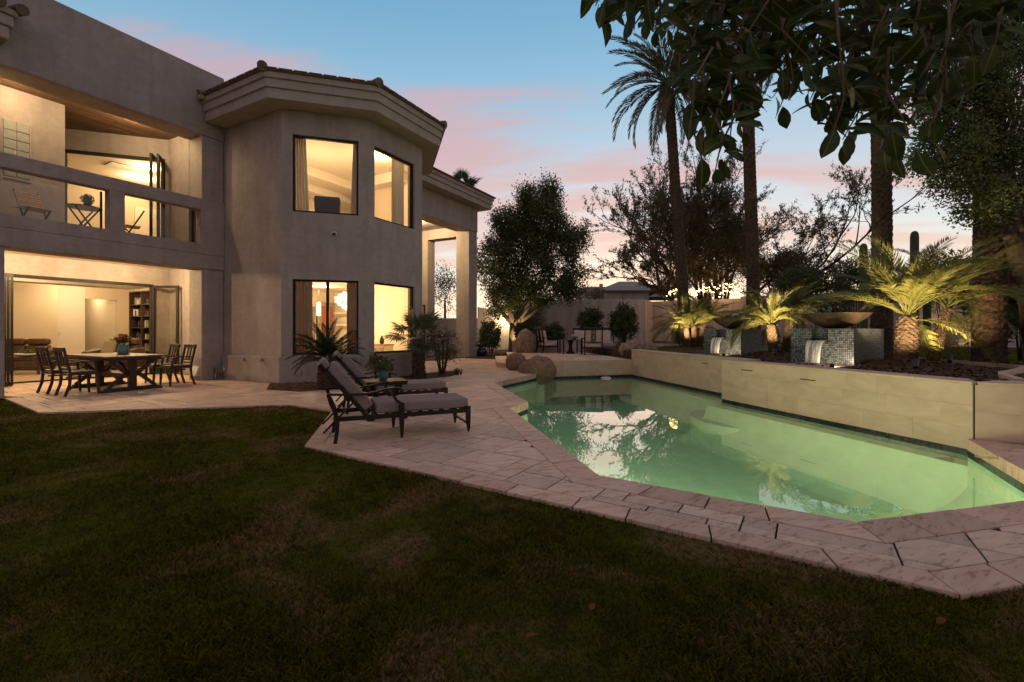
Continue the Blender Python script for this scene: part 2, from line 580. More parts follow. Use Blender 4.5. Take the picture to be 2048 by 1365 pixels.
M['wall_tile'] = stone_mat('wall_tile', (.55, .40, .29), (.44, .31, .215), .02, 1.9, pit=False, rough=.7, stretch=(1, 1, 2.2))
M['grout'] = mat('grout', (.035, .026, .02), .95, var=.3, scale=20)
M['boulder'] = mat('boulder', (.33, .205, .13), .9, col2=(.13, .085, .06), scale=17, bump=.7, bscale=30, detail=10, spec=.15)
M['boulder_pale'] = mat('boulder_pale', (.34, .24, .155), .9, col2=(.15, .10, .07), scale=9, bump=.7, bscale=10, detail=9, spec=.15)
M['mulch'] = mat('mulch', (.13, .075, .05), .95, col2=(.035, .02, .015), scale=22, bump=1.0, bscale=38, detail=8, spec=.1)
M['chip'] = mat('chip', (.17, .10, .07), .95, col2=(.05, .03, .022), scale=9, spec=.1)
M['soil'] = mat('soil', (.085, .065, .05), .95, col2=(.04, .03, .02), scale=12, bump=.6, detail=8, spec=.1)
M['bowl'] = mat('bowl', (.12, .085, .055), .5, metal=.35, var=.4, scale=6, bump=.15)
M['teal_pot'] = mat('teal_pot', (.10, .24, .20), .35, var=.2, scale=10, spec=.6)
M['dark_pot'] = mat('dark_pot', (.035, .025, .05), .2, var=.3, scale=8, spec=.7)
M['steel'] = mat('steel', (.32, .30, .28), .4, metal=.8, var=.2, scale=20)
M['white_plastic'] = mat('white_plastic', (.62, .58, .53), .5)
M['dark_plastic'] = mat('dark_plastic', (.02, .02, .022), .4)
M['bark_palm'] = mat('bark_palm', (.115, .075, .048), .95, col2=(.035, .023, .016), scale=14, bump=.9, bscale=26, detail=8, spec=.1)
M['bark'] = mat('bark', (.21, .165, .12), .95, col2=(.09, .07, .05), scale=10, stretch=(1, 1, .25), bump=.7, bscale=24, spec=.1)
M['bark_dark'] = mat('bark_dark', (.085, .06, .045), .95, col2=(.04, .03, .022), scale=10, stretch=(1, 1, .25), bump=.6, spec=.1)
def leaf_mat(name, a, b_, tr=.25, rough=.5, scale=1.3):
    return mat(name, a, rough, col2=b_, scale=scale, detail=3, trans=tr, spec=.35, contrast=(.3, .7))
M['leaf_ficus'] = leaf_mat('leaf_ficus', (.115, .135, .042), (.055, .070, .022), .35)
M['leaf_shrub'] = leaf_mat('leaf_shrub', (.10, .115, .035), (.05, .06, .02), .3, scale=3)
M['leaf_nandina'] = leaf_mat('leaf_nandina', (.13, .09, .04), (.06, .055, .02), scale=4)
M['leaf_mesquite'] = leaf_mat('leaf_mesquite', (.145, .115, .050), (.08, .066, .03), .35, scale=.8)
M['leaf_big'] = mat('leaf_big', (.062, .080, .014), .42, col2=(.030, .046, .009), scale=9, trans=.42, spec=.4, per_obj=.35)
M['frond'] = leaf_mat('frond', (.16, .15, .035), (.085, .09, .022), scale=2, tr=.2)
M['frond_tall'] = leaf_mat('frond_tall', (.15, .12, .06), (.08, .07, .035), scale=1, tr=.3)
M['frond_sago'] = leaf_mat('frond_sago', (.038, .052, .018), (.02, .03, .01), scale=2, tr=.1)
M['frond_fan'] = leaf_mat('frond_fan', (.060, .080, .034), (.034, .048, .018), scale=2, tr=.15)
M['cactus'] = mat('cactus', (.085, .095, .05), .8, var=.3, scale=6, bump=.3)
M['bougainvillea'] = mat('bougainvillea', (.42, .03, .07), .7, var=.4, scale=12, trans=.3)
M['white_petal'] = mat('white_petal', (.6, .58, .55), .7, var=.1, trans=.2)
M['warm_petal'] = mat('warm_petal', (.45, .16, .10), .7, var=.3, scale=20)
M['dry_leaf'] = mat('dry_leaf', (.13, .055, .022), 1.0, spec=0.0, var=.4, scale=10, per_obj=.3)
M['curtain'] = mat('curtain', (.42, .31, .20), .9, var=.15, scale=4, trans=.5, stretch=(1, 1, .05))
M['curtain_white'] = mat('curtain_white', (.75, .70, .64), .9, var=.08, scale=4, trans=.55, stretch=(1, 1, .05))
M['stack_stone'] = mat('stack_stone', (.45, .32, .19), .9, var=.35, scale=5, per_obj=.25, bump=.4)
M['painting'] = mat('painting', (.42, .07, .035), .6, col2=(.25, .12, .06), scale=3)
M['hill'] = mat('hill', (.10, .09, .085), .95, var=.3, scale=.2)
M['falling_water'] = mat('falling_water', (.75, .75, .72), .15, var=.15, scale=9, stretch=(14, 14, .5), bump=.5, trans=.5, spec=.6)
M['lamp_warm'] = emit_mat('lamp_warm', (1.0, .72, .40), 14)
M['lamp_soft'] = emit_mat('lamp_soft', (1.0, .74, .42), 5)
M['bulb'] = emit_mat('bulb', (1.0, .62, .25), 16)
M['crystal'] = emit_mat('crystal', (1.0, .80, .52), 3.0)

def grass_mat(name, green, green2, dry):
    m, nt, N, L, b = new_mat(name)
    b.inputs['Roughness'].default_value = .9
    b.inputs['Specular IOR Level'].default_value = .02
    t = N.new('ShaderNodeTexCoord')
    def nz(s, d, w=0.0):
        n = N.new('ShaderNodeTexNoise')
        n.inputs['Scale'].default_value = s; n.inputs['Detail'].default_value = d; n.inputs['Distortion'].default_value = w
        L.new(t.outputs['Object'], n.inputs['Vector'])
        return n.outputs['Fac']
    r = N.new('ShaderNodeValToRGB')
    r.color_ramp.elements[0].position, r.color_ramp.elements[1].position = .32, .68
    r.color_ramp.elements[0].color, r.color_ramp.elements[1].color = (*green2, 1), (*green, 1)
    L.new(nz(7, 5), r.inputs[0])
    k = N.new('ShaderNodeValToRGB')
    k.color_ramp.elements[0].position, k.color_ramp.elements[1].position = .49, .64
    L.new(nz(1.1, 7, .8), k.inputs[0])
    k2 = N.new('ShaderNodeValToRGB')
    k2.color_ramp.elements[0].position, k2.color_ramp.elements[1].position = .35, .62
    L.new(nz(26, 3), k2.inputs[0])
    mu = N.new('ShaderNodeMath'); mu.operation = 'MULTIPLY'
    L.new(k.outputs[0], mu.inputs[0]); L.new(k2.outputs[0], mu.inputs[1])
    mx = N.new('ShaderNodeMix'); mx.data_type = 'RGBA'
    L.new(mu.outputs[0], mx.inputs[0]); L.new(r.outputs[0], mx.inputs[6])
    mx.inputs[7].default_value = (*dry, 1)
    df = N.new('ShaderNodeBsdfDiffuse')
    L.new(mx.outputs[2], df.inputs[0])
    L.new(df.outputs[0], N['Material Output'].inputs[0])
    N.remove(b)
    return m
M['grass'] = grass_mat('grass', (.108, .094, .011), (.060, .054, .008), (.27, .155, .07))
M['turf'] = grass_mat('turf', (.075, .080, .010), (.042, .046, .008), (.16, .10, .05))

def mosaic_mat():
    m, nt, N, L, b = new_mat('mosaic')
    b.inputs['Roughness'].default_value = .3
    b.inputs['Specular IOR Level'].default_value = .3
    t = N.new('ShaderNodeTexCoord')
    s = N.new('ShaderNodeSeparateXYZ')
    L.new(t.outputs['Object'], s.inputs[0])
    a = N.new('ShaderNodeMath'); a.operation = 'ADD'
    L.new(s.outputs[0], a.inputs[0]); L.new(s.outputs[1], a.inputs[1])
    c = N.new('ShaderNodeCombineXYZ')
    L.new(a.outputs[0], c.inputs[0]); L.new(s.outputs[2], c.inputs[1])
    br = N.new('ShaderNodeTexBrick')
    br.offset = 0.0
    br.inputs['Scale'].default_value = 1
    br.inputs['Brick Width'].default_value = .034
    br.inputs['Row Height'].default_value = .034
    br.inputs['Mortar Size'].default_value = .004
    br.inputs['Bias'].default_value = 0.0
    br.inputs['Color1'].default_value = (.05, .068, .078, 1)
    br.inputs['Color2'].default_value = (.27, .28, .27, 1)
    br.inputs['Mortar'].default_value = (.016, .016, .015, 1)
    L.new(c.outputs[0], br.inputs['Vector'])
    L.new(br.outputs['Color'], b.inputs['Base Color'])
    bp = N.new('ShaderNodeBump'); bp.invert = True
    bp.inputs['Strength'].default_value = .4; bp.inputs['Distance'].default_value = .004
    L.new(br.outputs['Fac'], bp.inputs['Height']); L.new(bp.outputs[0], b.inputs['Normal'])
    return m
M['mosaic'] = mosaic_mat()

WARM = (1.0, .73, .40)
KP = 2.7        # all lamps of house and garden together
def point(name, loc, power, col=WARM, r=.06, parent=None):
    d = bpy.data.lights.new(name, 'POINT')
    d.energy, d.color, d.shadow_soft_size = power * KP, col, r
    o = bpy.data.objects.new(name, d)
    COL.objects.link(o)
    o.location = loc
    if parent: o.parent = parent
    return o
def spot(name, loc, target, power, size=70, col=WARM, r=.05, blend=.6):
    d = bpy.data.lights.new(name, 'SPOT')
    d.energy, d.color, d.shadow_soft_size, d.spot_size, d.spot_blend = power * KP, col, r, R(size), blend
    o = bpy.data.objects.new(name, d)
    COL.objects.link(o)
    o.location = loc
    o.rotation_euler = (Vector(target) - Vector(loc)).to_track_quat('-Z', 'Y').to_euler()
    return o

def area_lamp(name, loc, target, power, sx, sy, col=WARM):
    d = bpy.data.lights.new(name, 'AREA')
    d.shape, d.size, d.size_y, d.energy, d.color = 'RECTANGLE', sx, sy, power, col
    o = bpy.data.objects.new(name, d)
    COL.objects.link(o)
    o.location = loc
    o.rotation_euler = (Vector(target) - Vector(loc)).to_track_quat('-Z', 'Z').to_euler()
    return o
def streaky_water():
    m, nt, N, L, b = new_mat('falling_water')
    b.inputs['Base Color'].default_value = (.8, .8, .78, 1)
    b.inputs['Roughness'].default_value = .2
    t = N.new('ShaderNodeTexCoord')
    mp = N.new('ShaderNodeMapping'); mp.inputs['Scale'].default_value = (26, 2, 1.6)
    L.new(t.outputs['Object'], mp.inputs[0])
    n = N.new('ShaderNodeTexNoise'); n.inputs['Scale'].default_value = 1.0; n.inputs['Detail'].default_value = 4
    L.new(mp.outputs[0], n.inputs['Vector'])
    r = N.new('ShaderNodeValToRGB')
    r.color_ramp.elements[0].position, r.color_ramp.elements[1].position = .36, .62
    r.color_ramp.elements[0].color, r.color_ramp.elements[1].color = (.12, .12, .12, 1), (.85, .85, .85, 1)
    L.new(n.outputs['Fac'], r.inputs[0])
    tr = N.new('ShaderNodeBsdfTransparent')
    tl = N.new('ShaderNodeBsdfTranslucent'); tl.inputs[0].default_value = (.85, .85, .82, 1)
    m1 = N.new('ShaderNodeMixShader'); m1.inputs[0].default_value = .5
    L.new(b.outputs[0], m1.inputs[1]); L.new(tl.outputs[0], m1.inputs[2])
    m2 = N.new('ShaderNodeMixShader')
    L.new(r.outputs[0], m2.inputs[0]); L.new(tr.outputs[0], m2.inputs[1]); L.new(m1.outputs[0], m2.inputs[2])
    L.new(m2.outputs[0], N['Material Output'].inputs[0])
    return m
M['falling_water'] = streaky_water()

def weather(m, streak=.22, trowel=.25):
    """trowel marks and faint rain streaks on a plastered wall"""
    nt = m.node_tree; N, L = nt.nodes, nt.links
    b = N['Principled BSDF']
    src = b.inputs['Base Color'].links[0].from_socket
    t = N.new('ShaderNodeTexCoord')
    def nz(sc, stretch, det):
        mp = N.new('ShaderNodeMapping'); mp.inputs['Scale'].default_value = stretch
        L.new(t.outputs['Object'], mp.inputs[0])
        n = N.new('ShaderNodeTexNoise'); n.inputs['Scale'].default_value = sc; n.inputs['Detail'].default_value = det; n.inputs['Roughness'].default_value = .65
        L.new(mp.outputs[0], n.inputs['Vector'])
        return n.outputs['Fac']
    r = N.new('ShaderNodeValToRGB')
    r.color_ramp.elements[0].position, r.color_ramp.elements[1].position = .36, .60
    k = 1 - streak
    r.color_ramp.elements[0].color = (k, k * .99, k * .97, 1)
    L.new(nz(1.0, (3.2, 3.2, .30), 6), r.inputs[0])
    r2 = N.new('ShaderNodeValToRGB')
    r2.color_ramp.elements[0].position, r2.color_ramp.elements[1].position = .38, .66
    k2 = 1 - trowel * .5
    r2.color_ramp.elements[0].color = (k2, k2, k2, 1)
    L.new(nz(7.0, (1, 1, 1.3), 9), r2.inputs[0])
    prev = src
    for q in (r, r2):
        mx = N.new('ShaderNodeMix'); mx.data_type, mx.blend_type = 'RGBA', 'MULTIPLY'
        mx.inputs[0].default_value = 1
        L.new(prev, mx.inputs[6]); L.new(q.outputs[0], mx.inputs[7])
        prev = mx.outputs[2]
    L.new(prev, b.inputs['Base Color'])
    bp = N.new('ShaderNodeBump'); bp.inputs['Strength'].default_value = trowel; bp.inputs['Distance'].default_value = .03
    L.new(nz(11.0, (1, 1, 1), 8), bp.inputs['Height'])
    old = b.inputs['Normal'].links[0].from_socket
    L.new(old, bp.inputs['Normal']); L.new(bp.outputs[0], b.inputs['Normal'])
weather(M['stucco'], .13, .25); weather(M['garden_wall'], .25, .3); weather(M['stucco_trim'], .10, .15)

M['twig'] = mat('twig', (.20, .14, .08), .8, var=.3, scale=20)
def add_midrib(m):
    """pale midrib and faint side veins of a broad leaf (leaf runs along x)"""
    nt = m.node_tree; N, L = nt.nodes, nt.links
    b = N['Principled BSDF']
    lk = b.inputs['Base Color'].links[0]
    src = lk.from_socket
    t = N.new('ShaderNodeTexCoord')
    sp = N.new('ShaderNodeSeparateXYZ'); L.new(t.outputs['Object'], sp.inputs[0])
    ab = N.new('ShaderNodeMath'); ab.operation = 'ABSOLUTE'; L.new(sp.outputs[1], ab.inputs[0])
    r = N.new('ShaderNodeMapRange'); r.inputs['From Min'].default_value = .012; r.inputs['From Max'].default_value = .03
    r.inputs['To Min'].default_value = 1; r.inputs['To Max'].default_value = 0
    L.new(ab.outputs[0], r.inputs['Value'])
    w = N.new('ShaderNodeMath'); w.operation = 'MULTIPLY_ADD'; w.inputs[1].default_value = -.8      # veins slant forward
    L.new(ab.outputs[0], w.inputs[0]); L.new(sp.outputs[0], w.inputs[2])
    w2 = N.new('ShaderNodeMath'); w2.operation = 'MULTIPLY'; w2.inputs[1].default_value = 70; L.new(w.outputs[0], w2.inputs[0])
    w3 = N.new('ShaderNodeMath'); w3.operation = 'SINE'; L.new(w2.outputs[0], w3.inputs[0])
    w4 = N.new('ShaderNodeMapRange'); w4.inputs['From Min'].default_value = .8; w4.inputs['To Max'].default_value = .35; L.new(w3.outputs[0], w4.inputs['Value'])
    mxm = N.new('ShaderNodeMath'); mxm.operation = 'MAXIMUM'; L.new(r.outputs[0], mxm.inputs[0]); L.new(w4.outputs[0], mxm.inputs[1])
    mx = N.new('ShaderNodeMix'); mx.data_type = 'RGBA'
    L.new(mxm.outputs[0], mx.inputs[0]); L.new(src, mx.inputs[6]); mx.inputs[7].default_value = (.16, .18, .05, 1)
    for k in list(nt.links):
        if k.from_socket == src and k.to_node != mx: 
            to = k.to_socket; nt.links.remove(k); L.new(mx.outputs[2], to)
add_midrib(M['leaf_big'])
# ================================================================ GROUND, DECK, POOL
def P2(*a): return [tuple(x[:2]) for x in a]
LE = [(-9.77, 8.86), (-7.55, 7.337), (-3.948, 8.136), (-2.938, 7.522), (-2.35, 5.209), (2.216, 2.274), (4.6, 2.81), (6.6, 3.26)]   # lawn edge of the deck
PE = [(5.47, 5.52), (4.41, 3.63), (2.333, 3.115), (.771, 4.124), (-.047, 7.716), (.284, 8.42), (-.465, 11.56), (.82, 14.07)]         # deck edge of the pool
WALL_FAR = [(3.93, 15.05), (4.99, 9.72)]
WALL_NEAR = [(4.43, 9.69), (5.53, 5.51)]
POOL = PE + [(1.0, 14.2)] + WALL_FAR + WALL_NEAR
def offset_line(pts, d):
    out = []
    for i, p in enumerate(pts):
        ns = []
        for a, b in ((i - 1, i), (i, i + 1)):
            if a < 0 or b >= len(pts): continue
            v = Vector((pts[b][0] - pts[a][0], pts[b][1] - pts[a][1])).normalized()
            ns.append(Vector((-v.y, v.x)))
        n = sum(ns, Vector((0, 0))).normalized()
        k = d / max(.35, n.dot(ns[0]))
        out.append((p[0] + n.x * k, p[1] + n.y * k))
    return out
LEi = offset_line(LE, .205)
PEo = offset_line(PE, .285)
back_edge = [(.7, 14.6), (-.15, 16.8), (-.2, 20.5), (-1.6, 23.4)] + P2(HP(12.4, .2), HP(5.6, .2), HP(.7, .2), HP(.7, -3.45), HP(-4.2, -3.45))
DECK = LE + [(6.6, 4.95), (5.6, 5.42)] + PE + back_edge
FIELD = LEi + [(6.6, 4.95), (5.95, 5.2)] + PEo + back_edge
hole = POOL
big = [(-300, -60), (300, -60), (300, 500), (-300, 500)]
tag(flat_poly('ground', [big, hole], -.05, M['soil']), kind='structure')
lawn_poly = [(-14, -4), (14, -4), (14, 4.0), (6.62, 3.24)] + list(reversed(LE[:-1])) + [(-14, 7.6)]
tag(flat_poly('lawn', [lawn_poly], -.034, M['turf']), kind='structure')

deck = tag(flat_poly('pool_deck', [DECK], -.012, M['grout']), kind='structure')
# --- individual pavers in a random ashlar pattern
U = Vector((.841, -.541)).normalized()
V_ = Vector((-U.y, U.x))
ORG = Vector((2.216, 2.274))
prnd = random.Random(11)
CELL = .205
NU, NV = 120, 150
U0, V0 = -17.0, -4.0
used = np.zeros((NU, NV), bool)
SIZES = [(3, 2), (3, 2), (2, 2), (2, 2), (2, 3), (3, 3), (2, 1), (3, 1), (1, 2), (1, 1)]
cells = []
for j in range(NV):
    for i in range(NU):
        if used[i, j]: continue
        opts = SIZES[:]
        prnd.shuffle(opts)
        for a, b in opts + [(1, 1)]:
            if i + a <= NU and j + b <= NV and not used[i:i + a, j:j + b].any():
                used[i:i + a, j:j + b] = True
                cells.append((i, j, a, b))
                break
def uv(u, v): return (ORG.x + U.x * u + V_.x * v, ORG.y + U.y * u + V_.y * v)
def tiles_in(poly, gap=.0062):
    xs = [p[0] for p in poly]; ys = [p[1] for p in poly]
    out = []
    tris = []
    for t in tessellate_polygon([[Vector((p[0], p[1], 0)) for p in poly]]):
        t = [poly[k] for k in t]
        tris.append(t if area(t) > 0 else t[::-1])
    for i, j, a, b in cells:
        u0, v0 = U0 + i * CELL + gap, V0 + j * CELL + gap
        u1, v1 = U0 + (i + a) * CELL - gap, V0 + (j + b) * CELL - gap
        w = [uv(u0, v0), uv(u1, v0), uv(u1, v1), uv(u0, v1)]
        c = uv((u0 + u1) / 2, (v0 + v1) / 2)
        if not (min(xs) - .6 < c[0] < max(xs) + .6 and min(ys) - .6 < c[1] < max(ys) + .6): continue
        q = clip(poly, w)
        if len(q) < 3 or abs(area(q)) < .002: continue
        hit = sum(inside(uv(u0 + (u1 - u0) * (k + .5) / 10, v0 + (v1 - v0) * (l + .5) / 10), poly) for k in range(10) for l in range(10)) / 100
        if abs(hit * abs(area(w)) - abs(area(q))) > .004:        # a corner of the deck cuts this stone: clip it piece by piece
            ps = [c_ for c_ in (clip(t, w) for t in tris) if len(c_) >= 3 and abs(area(c_)) > .001]
        else:
            ps = [q]
        if ps: out.append(ps)
    return out
def slab(q, z, th=.03, ch=.003):
    """a stone with a worn, chamfered top edge"""
    if area(q) < 0: q = list(reversed(q))
    c = Vector((sum(p[0] for p in q) / len(q), sum(p[1] for p in q) / len(q)))
    dz = prnd.uniform(-.0025, .0015)
    n = len(q)
    ins = []
    for p in q:
        v = Vector(p) - c
        ins.append(c + v * max(.2, 1 - ch * 1.4 / max(v.length, .02)))
    mb = MB()
    vs = [(p[0], p[1], z - th) for p in q] + [(p[0], p[1], z - ch + dz) for p in q] + [(p[0], p[1], z + dz) for p in ins]
    fs = [(i, (i + 1) % n, n + (i + 1) % n, n + i) for i in range(n)] + [(n + i, n + (i + 1) % n, 2 * n + (i + 1) % n, 2 * n + i) for i in range(n)]
    fs.append(tuple(range(2 * n, 3 * n)))
    return vs, fs
def size_in_photo(ps):
    q = max(ps, key=lambda p: abs(area(p)))
    cx, cyy = sum(p[0] for p in q) / len(q), sum(p[1] for p in q) / len(q)
    if cyy < 1.7 or abs(cx / cyy) > 1.2: return 0
    return abs(area(q)) / cyy ** 3
tl = sorted(tiles_in(FIELD), key=size_in_photo, reverse=True)
for ps in tl[:230]:
    mb = MB()
    for q in ps: mb.add(*slab(q, 0))
    mb.build('paver', M['paver'], deck)
rest = MB()
for ps in tl[230:]:
    for q in ps: rest.add(*slab(q, 0))
tag(rest.build('paver_field', M['paver'], deck), kind='stuff')
# --- border course along the lawn and coping course along the pool
def course(inner, outer, name, m, z0, z1, step, parent):
    for i in range(len(inner) - 1):
        a, b, c, d = Vector(inner[i]), Vector(inner[i + 1]), Vector(outer[i + 1]), Vector(outer[i])
        L = ((b - a).length + (c - d).length) / 2
        n = max(1, round(L / step))
        cuts = [0] + [(k + prnd.uniform(-.18, .18)) / n for k in range(1, n)] + [1]
        for k in range(n):
            g = .006 / L
            t0, t1 = cuts[k] + (g if k else g * .5), cuts[k + 1] - g
            la = lambda p, q, t: p + (q - p) * t
            q = [la(a, b, t0), la(a, b, t1), la(d, c, t1), la(d, c, t0)]
            MB().add(*slab([tuple(x) for x in q], z1, z1 - z0, .004)).build(name, m, parent)
course(LE, offset_line(LE, .198), 'border_stone', M['coping'], -.045, .0, .52, deck)
course(offset_line(PE, -.012), offset_line(PE, .278), 'coping_stone', M['coping'], -.125, .003, .50, deck)

# --- pool: plaster shell, dark waterline tiles, water
WL = -.20
shell_mb = MB()
n = len(POOL)
vs = [(p[0], p[1], -1.0) for p in POOL] + [(p[0], p[1], -.1) for p in POOL]
shell_mb.add(vs, [(i, (i + 1) % n, n + (i + 1) % n, n + i) for i in range(n)])
shell = shell_mb.build('pool_shell', M['plaster'])
tag(shell, kind='structure')
flat_poly('pool_floor', [POOL], -1.0, M['plaster'], shell)
# rounded seat under water against the wall, entry step at the right
sm = MB()
c0 = Vector((4.75, 10.1))
arc = [(c0.x + .25 + 1.0 * math.cos(a), c0.y + 1.25 * math.sin(a)) for a in [PI * .5 + PI * k / 16 for k in range(17)]]
sm.prism(arc, -1.2, -.62)
sm.build('pool_seat', M['plaster'], shell, bevel=.03)
def run_tiles(a, b, pitch, z0, z1, th, name, m, parent, gap=.003, out=0.0):
    a, b = Vector(a), Vector(b)
    L = (b - a).length
    u = (b - a) / L
    nrm = Vector((-u.y, u.x))
    k = max(1, round(L / pitch))
    for i in range(k):
        p = a + u * (L * i / k + gap / 2) + nrm * out
        q = a + u * (L * (i + 1) / k - gap / 2) + nrm * out
        MB().prism([tuple(p), tuple(q), tuple(q - nrm * th), tuple(p - nrm * th)], z0, z1).build(name, m, parent)
pool_in = lambda a, b: None
for a, b in ((WALL_FAR[0], WALL_FAR[1]), (WALL_NEAR[0], WALL_NEAR[1])):
    run_tiles(b, a, .16, -.215, -.135, .012, 'waterline_tile', M['pool_tile'], shell, .006, .010)
for a, b in (((1.0, 14.2), WALL_FAR[0]), (PE[6], PE[7]), (PE[4], PE[5]), (PE[0], PE[1])):
    run_tiles(b, a, .16, -.215, -.135, .012, 'waterline_tile', M['pool_tile'], shell, .006, .004)
tag(flat_poly('water', [POOL], WL, M['water']), kind='structure')
# pool lamps under water on the near side
PL = ((.62, 5.35, -.62), (4.6, 5.0, 0))
fx = MB()
fx.tube([(.62, 5.35, -.62), (.68, 5.365, -.62)], .11, 16)
fx.build('pool_lamp', M['white_plastic'], shell)
POOLC = (1.0, .87, .57)
area_lamp('pool_light', (.80, 5.0, -.52), (5.2, 6.6, -.60), 88, 1.3, .25, POOLC)
area_lamp('pool_light', (2.0, 3.60, -.52), (4.9, 8.5, -.55), 98, 1.3, .25, POOLC)
area_lamp('pool_light', (.12, 7.0, -.5), (4.7, 9.6, -.55), 42, .6, .25, POOLC)
# the plaster runs from wall to floor in a wide curve
for a, b in ((WALL_FAR[0], WALL_FAR[1]), (WALL_NEAR[0], WALL_NEAR[1]), (WALL_NEAR[1], PE[1])):
    a, b = Vector(a), Vector(b)
    u = (b - a).normalized(); nrm = Vector((u.y, -u.x))
    a, b = a - u * .5, b + u * 1.6
    vs, fs = [], []
    for k in range(9):
        g = k / 8 * PI / 2
        o_, z = .95 * (1 - math.cos(g)), -.34 - .66 * math.sin(g)
        z = -.34 - .655 * math.sin(g)
        vs += [(a.x + nrm.x * o_, a.y + nrm.y * o_, z), (b.x + nrm.x * o_, b.y + nrm.y * o_, z)]
    fs = [(2 * k, 2 * k + 1, 2 * k + 3, 2 * k + 2) for k in range(8)]
    MB().add(vs, fs).build('pool_cove', M['plaster'], shell, smooth=True)

# --- raised dining terrace at the far end
TZ = .35
PLAT = [(1.0, 14.2), (3.93, 15.05), (3.2, 20.6), (-.25, 20.6), (-.15, 16.8)]
terr = tag(MB().prism(PLAT, -1.2, TZ - .012).build('terrace', M['grout']), kind='structure')
st = MB()
for ps in tiles_in(PLAT):
    for q in ps: st.add(*slab(q, TZ))
tag(st.build('paver_field', M['paver'], terr), kind='stuff')
stp = MB().prism([(-.55, 16.55), (.55, 14.65), (1.0, 14.2), (-.15, 16.8), (-.25, 20.6), (-.75, 20.6)], -.02, .17).build('step', M['coping'], terr)
run_tiles(PLAT[1], PLAT[0], .62, -.122, TZ + .012, .02, 'facing_slab', M['wall_tile'], terr, .004, .014)

# --- raised bed behind the retaining wall
BZ = .62
RAISED = [(5.75, 5.55), (9.5, 3.2), (60, -4), (60, 60), (2.5, 60), (3.2, 20.6), (4.2, 15.0), (5.2, 9.9), (4.75, 9.7)]
tag(MB().prism(RAISED, -.2, BZ).build('raised_ground', M['mulch']), kind='structure')
rw = tag(MB().prism([WALL_FAR[0], WALL_FAR[1], (5.3, 9.75), (4.25, 15.15)], -1.2, .655).prism([WALL_NEAR[0], WALL_NEAR[1], (5.95, 5.75), (4.85, 9.78)], -1.2, .655)
         .prism([(5.53, 5.505), (9.5, 3.1), (9.7, 3.4), (5.93, 5.745)], -.2, .655).build('retaining_wall', M['grout']),
         'long travertine clad retaining wall along the far side of the pool', 'wall')
def clad(a, b, rows, pitch, z0, parent, out):
    for r_, (za, zb) in enumerate(rows):
        A, B = Vector(a), Vector(b)
        u = (B - A).normalized(); L = (B - A).length
        pos = 0.0
        first = pitch * (.5 if r_ % 2 else 1)
        while pos < L - .02:
            w = first if pos == 0 else pitch * prnd.choice((.7, 1, 1, 1.25))
            e = min(L, pos + w)
            if L - e < .12: e = L
            nrm = Vector((-u.y, u.x))
            o = out + prnd.uniform(-.002, .003)
            p, q = A + u * (pos + .0008), A + u * (e - .0008)
            MB().prism([tuple(p + nrm * o), tuple(q + nrm * o), tuple(q - nrm * .012), tuple(p - nrm * .012)], za + .0008, zb - .0008).build('wall_tile', M['wall_tile'], parent)
            pos = e
rows = [(-.132, .14), (.14, .40), (.40, .655)]
clad(WALL_FAR[1], WALL_FAR[0], rows, .66, 0, rw, .016)
clad(WALL_NEAR[1], WALL_NEAR[0], rows, .66, 0, rw, .016)
clad((9.5, 3.1), (5.538, 5.505), [(0, .33), (.33, .655)], .66, 0, rw, .014)
def cap_run(a, b, w, name, parent, z0=.655, z1=.69, over=.03, step=.61):
    A, B = Vector(a), Vector(b)
    u = (B - A).normalized(); nrm = Vector((-u.y, u.x)); L = (B - A).length
    k = max(1, round(L / step))
    for i in range(k):
        p, q = A + u * (L * i / k + .0015), A + u * (L * (i + 1) / k - .0015)
        MB().prism([tuple(p + nrm * over), tuple(q + nrm * over), tuple(q - nrm * w), tuple(p - nrm * w)], z0, z1).build(name, M['wall_tile'], parent, bevel=.006)
cap_run(WALL_FAR[1], WALL_FAR[0], .31, 'cap_stone', rw)
cap_run(WALL_NEAR[1], WALL_NEAR[0], .38, 'cap_stone', rw)
cap_run((9.5, 3.1), (5.56, 5.49), .38, 'cap_stone', rw)
# dry overflow slots in the wall
for (px, py, w) in ((1617, 760, .30), (1495, 741, .28), (1410, 727, .25)):
    r_ = (px - CX) / F
    a, b = (WALL_NEAR if px > 1445 else WALL_FAR)
    t = (a[0] - r_ * a[1]) / ((a[0] - r_ * a[1]) - (b[0] - r_ * b[1]))
    c = Vector((a[0] + (b[0] - a[0]) * t, a[1] + (b[1] - a[1]) * t))
    u = (Vector(b) - Vector(a)).normalized()
    nrm = Vector((u.y, -u.x))
    z = EYE - (py - CY) / F * c.y
    q = [c - u * w / 2 + nrm * .016, c + u * w / 2 + nrm * .016, c + u * w / 2 + nrm * .034, c - u * w / 2 + nrm * .034]
    q = [c - u * w / 2 - nrm * .01, c + u * w / 2 - nrm * .01, c + u * w / 2 + nrm * .021, c - u * w / 2 + nrm * .021]
    MB().prism([tuple(x) for x in q], z - .008, z + .008).build('overflow_slot', M['bronze'], rw)

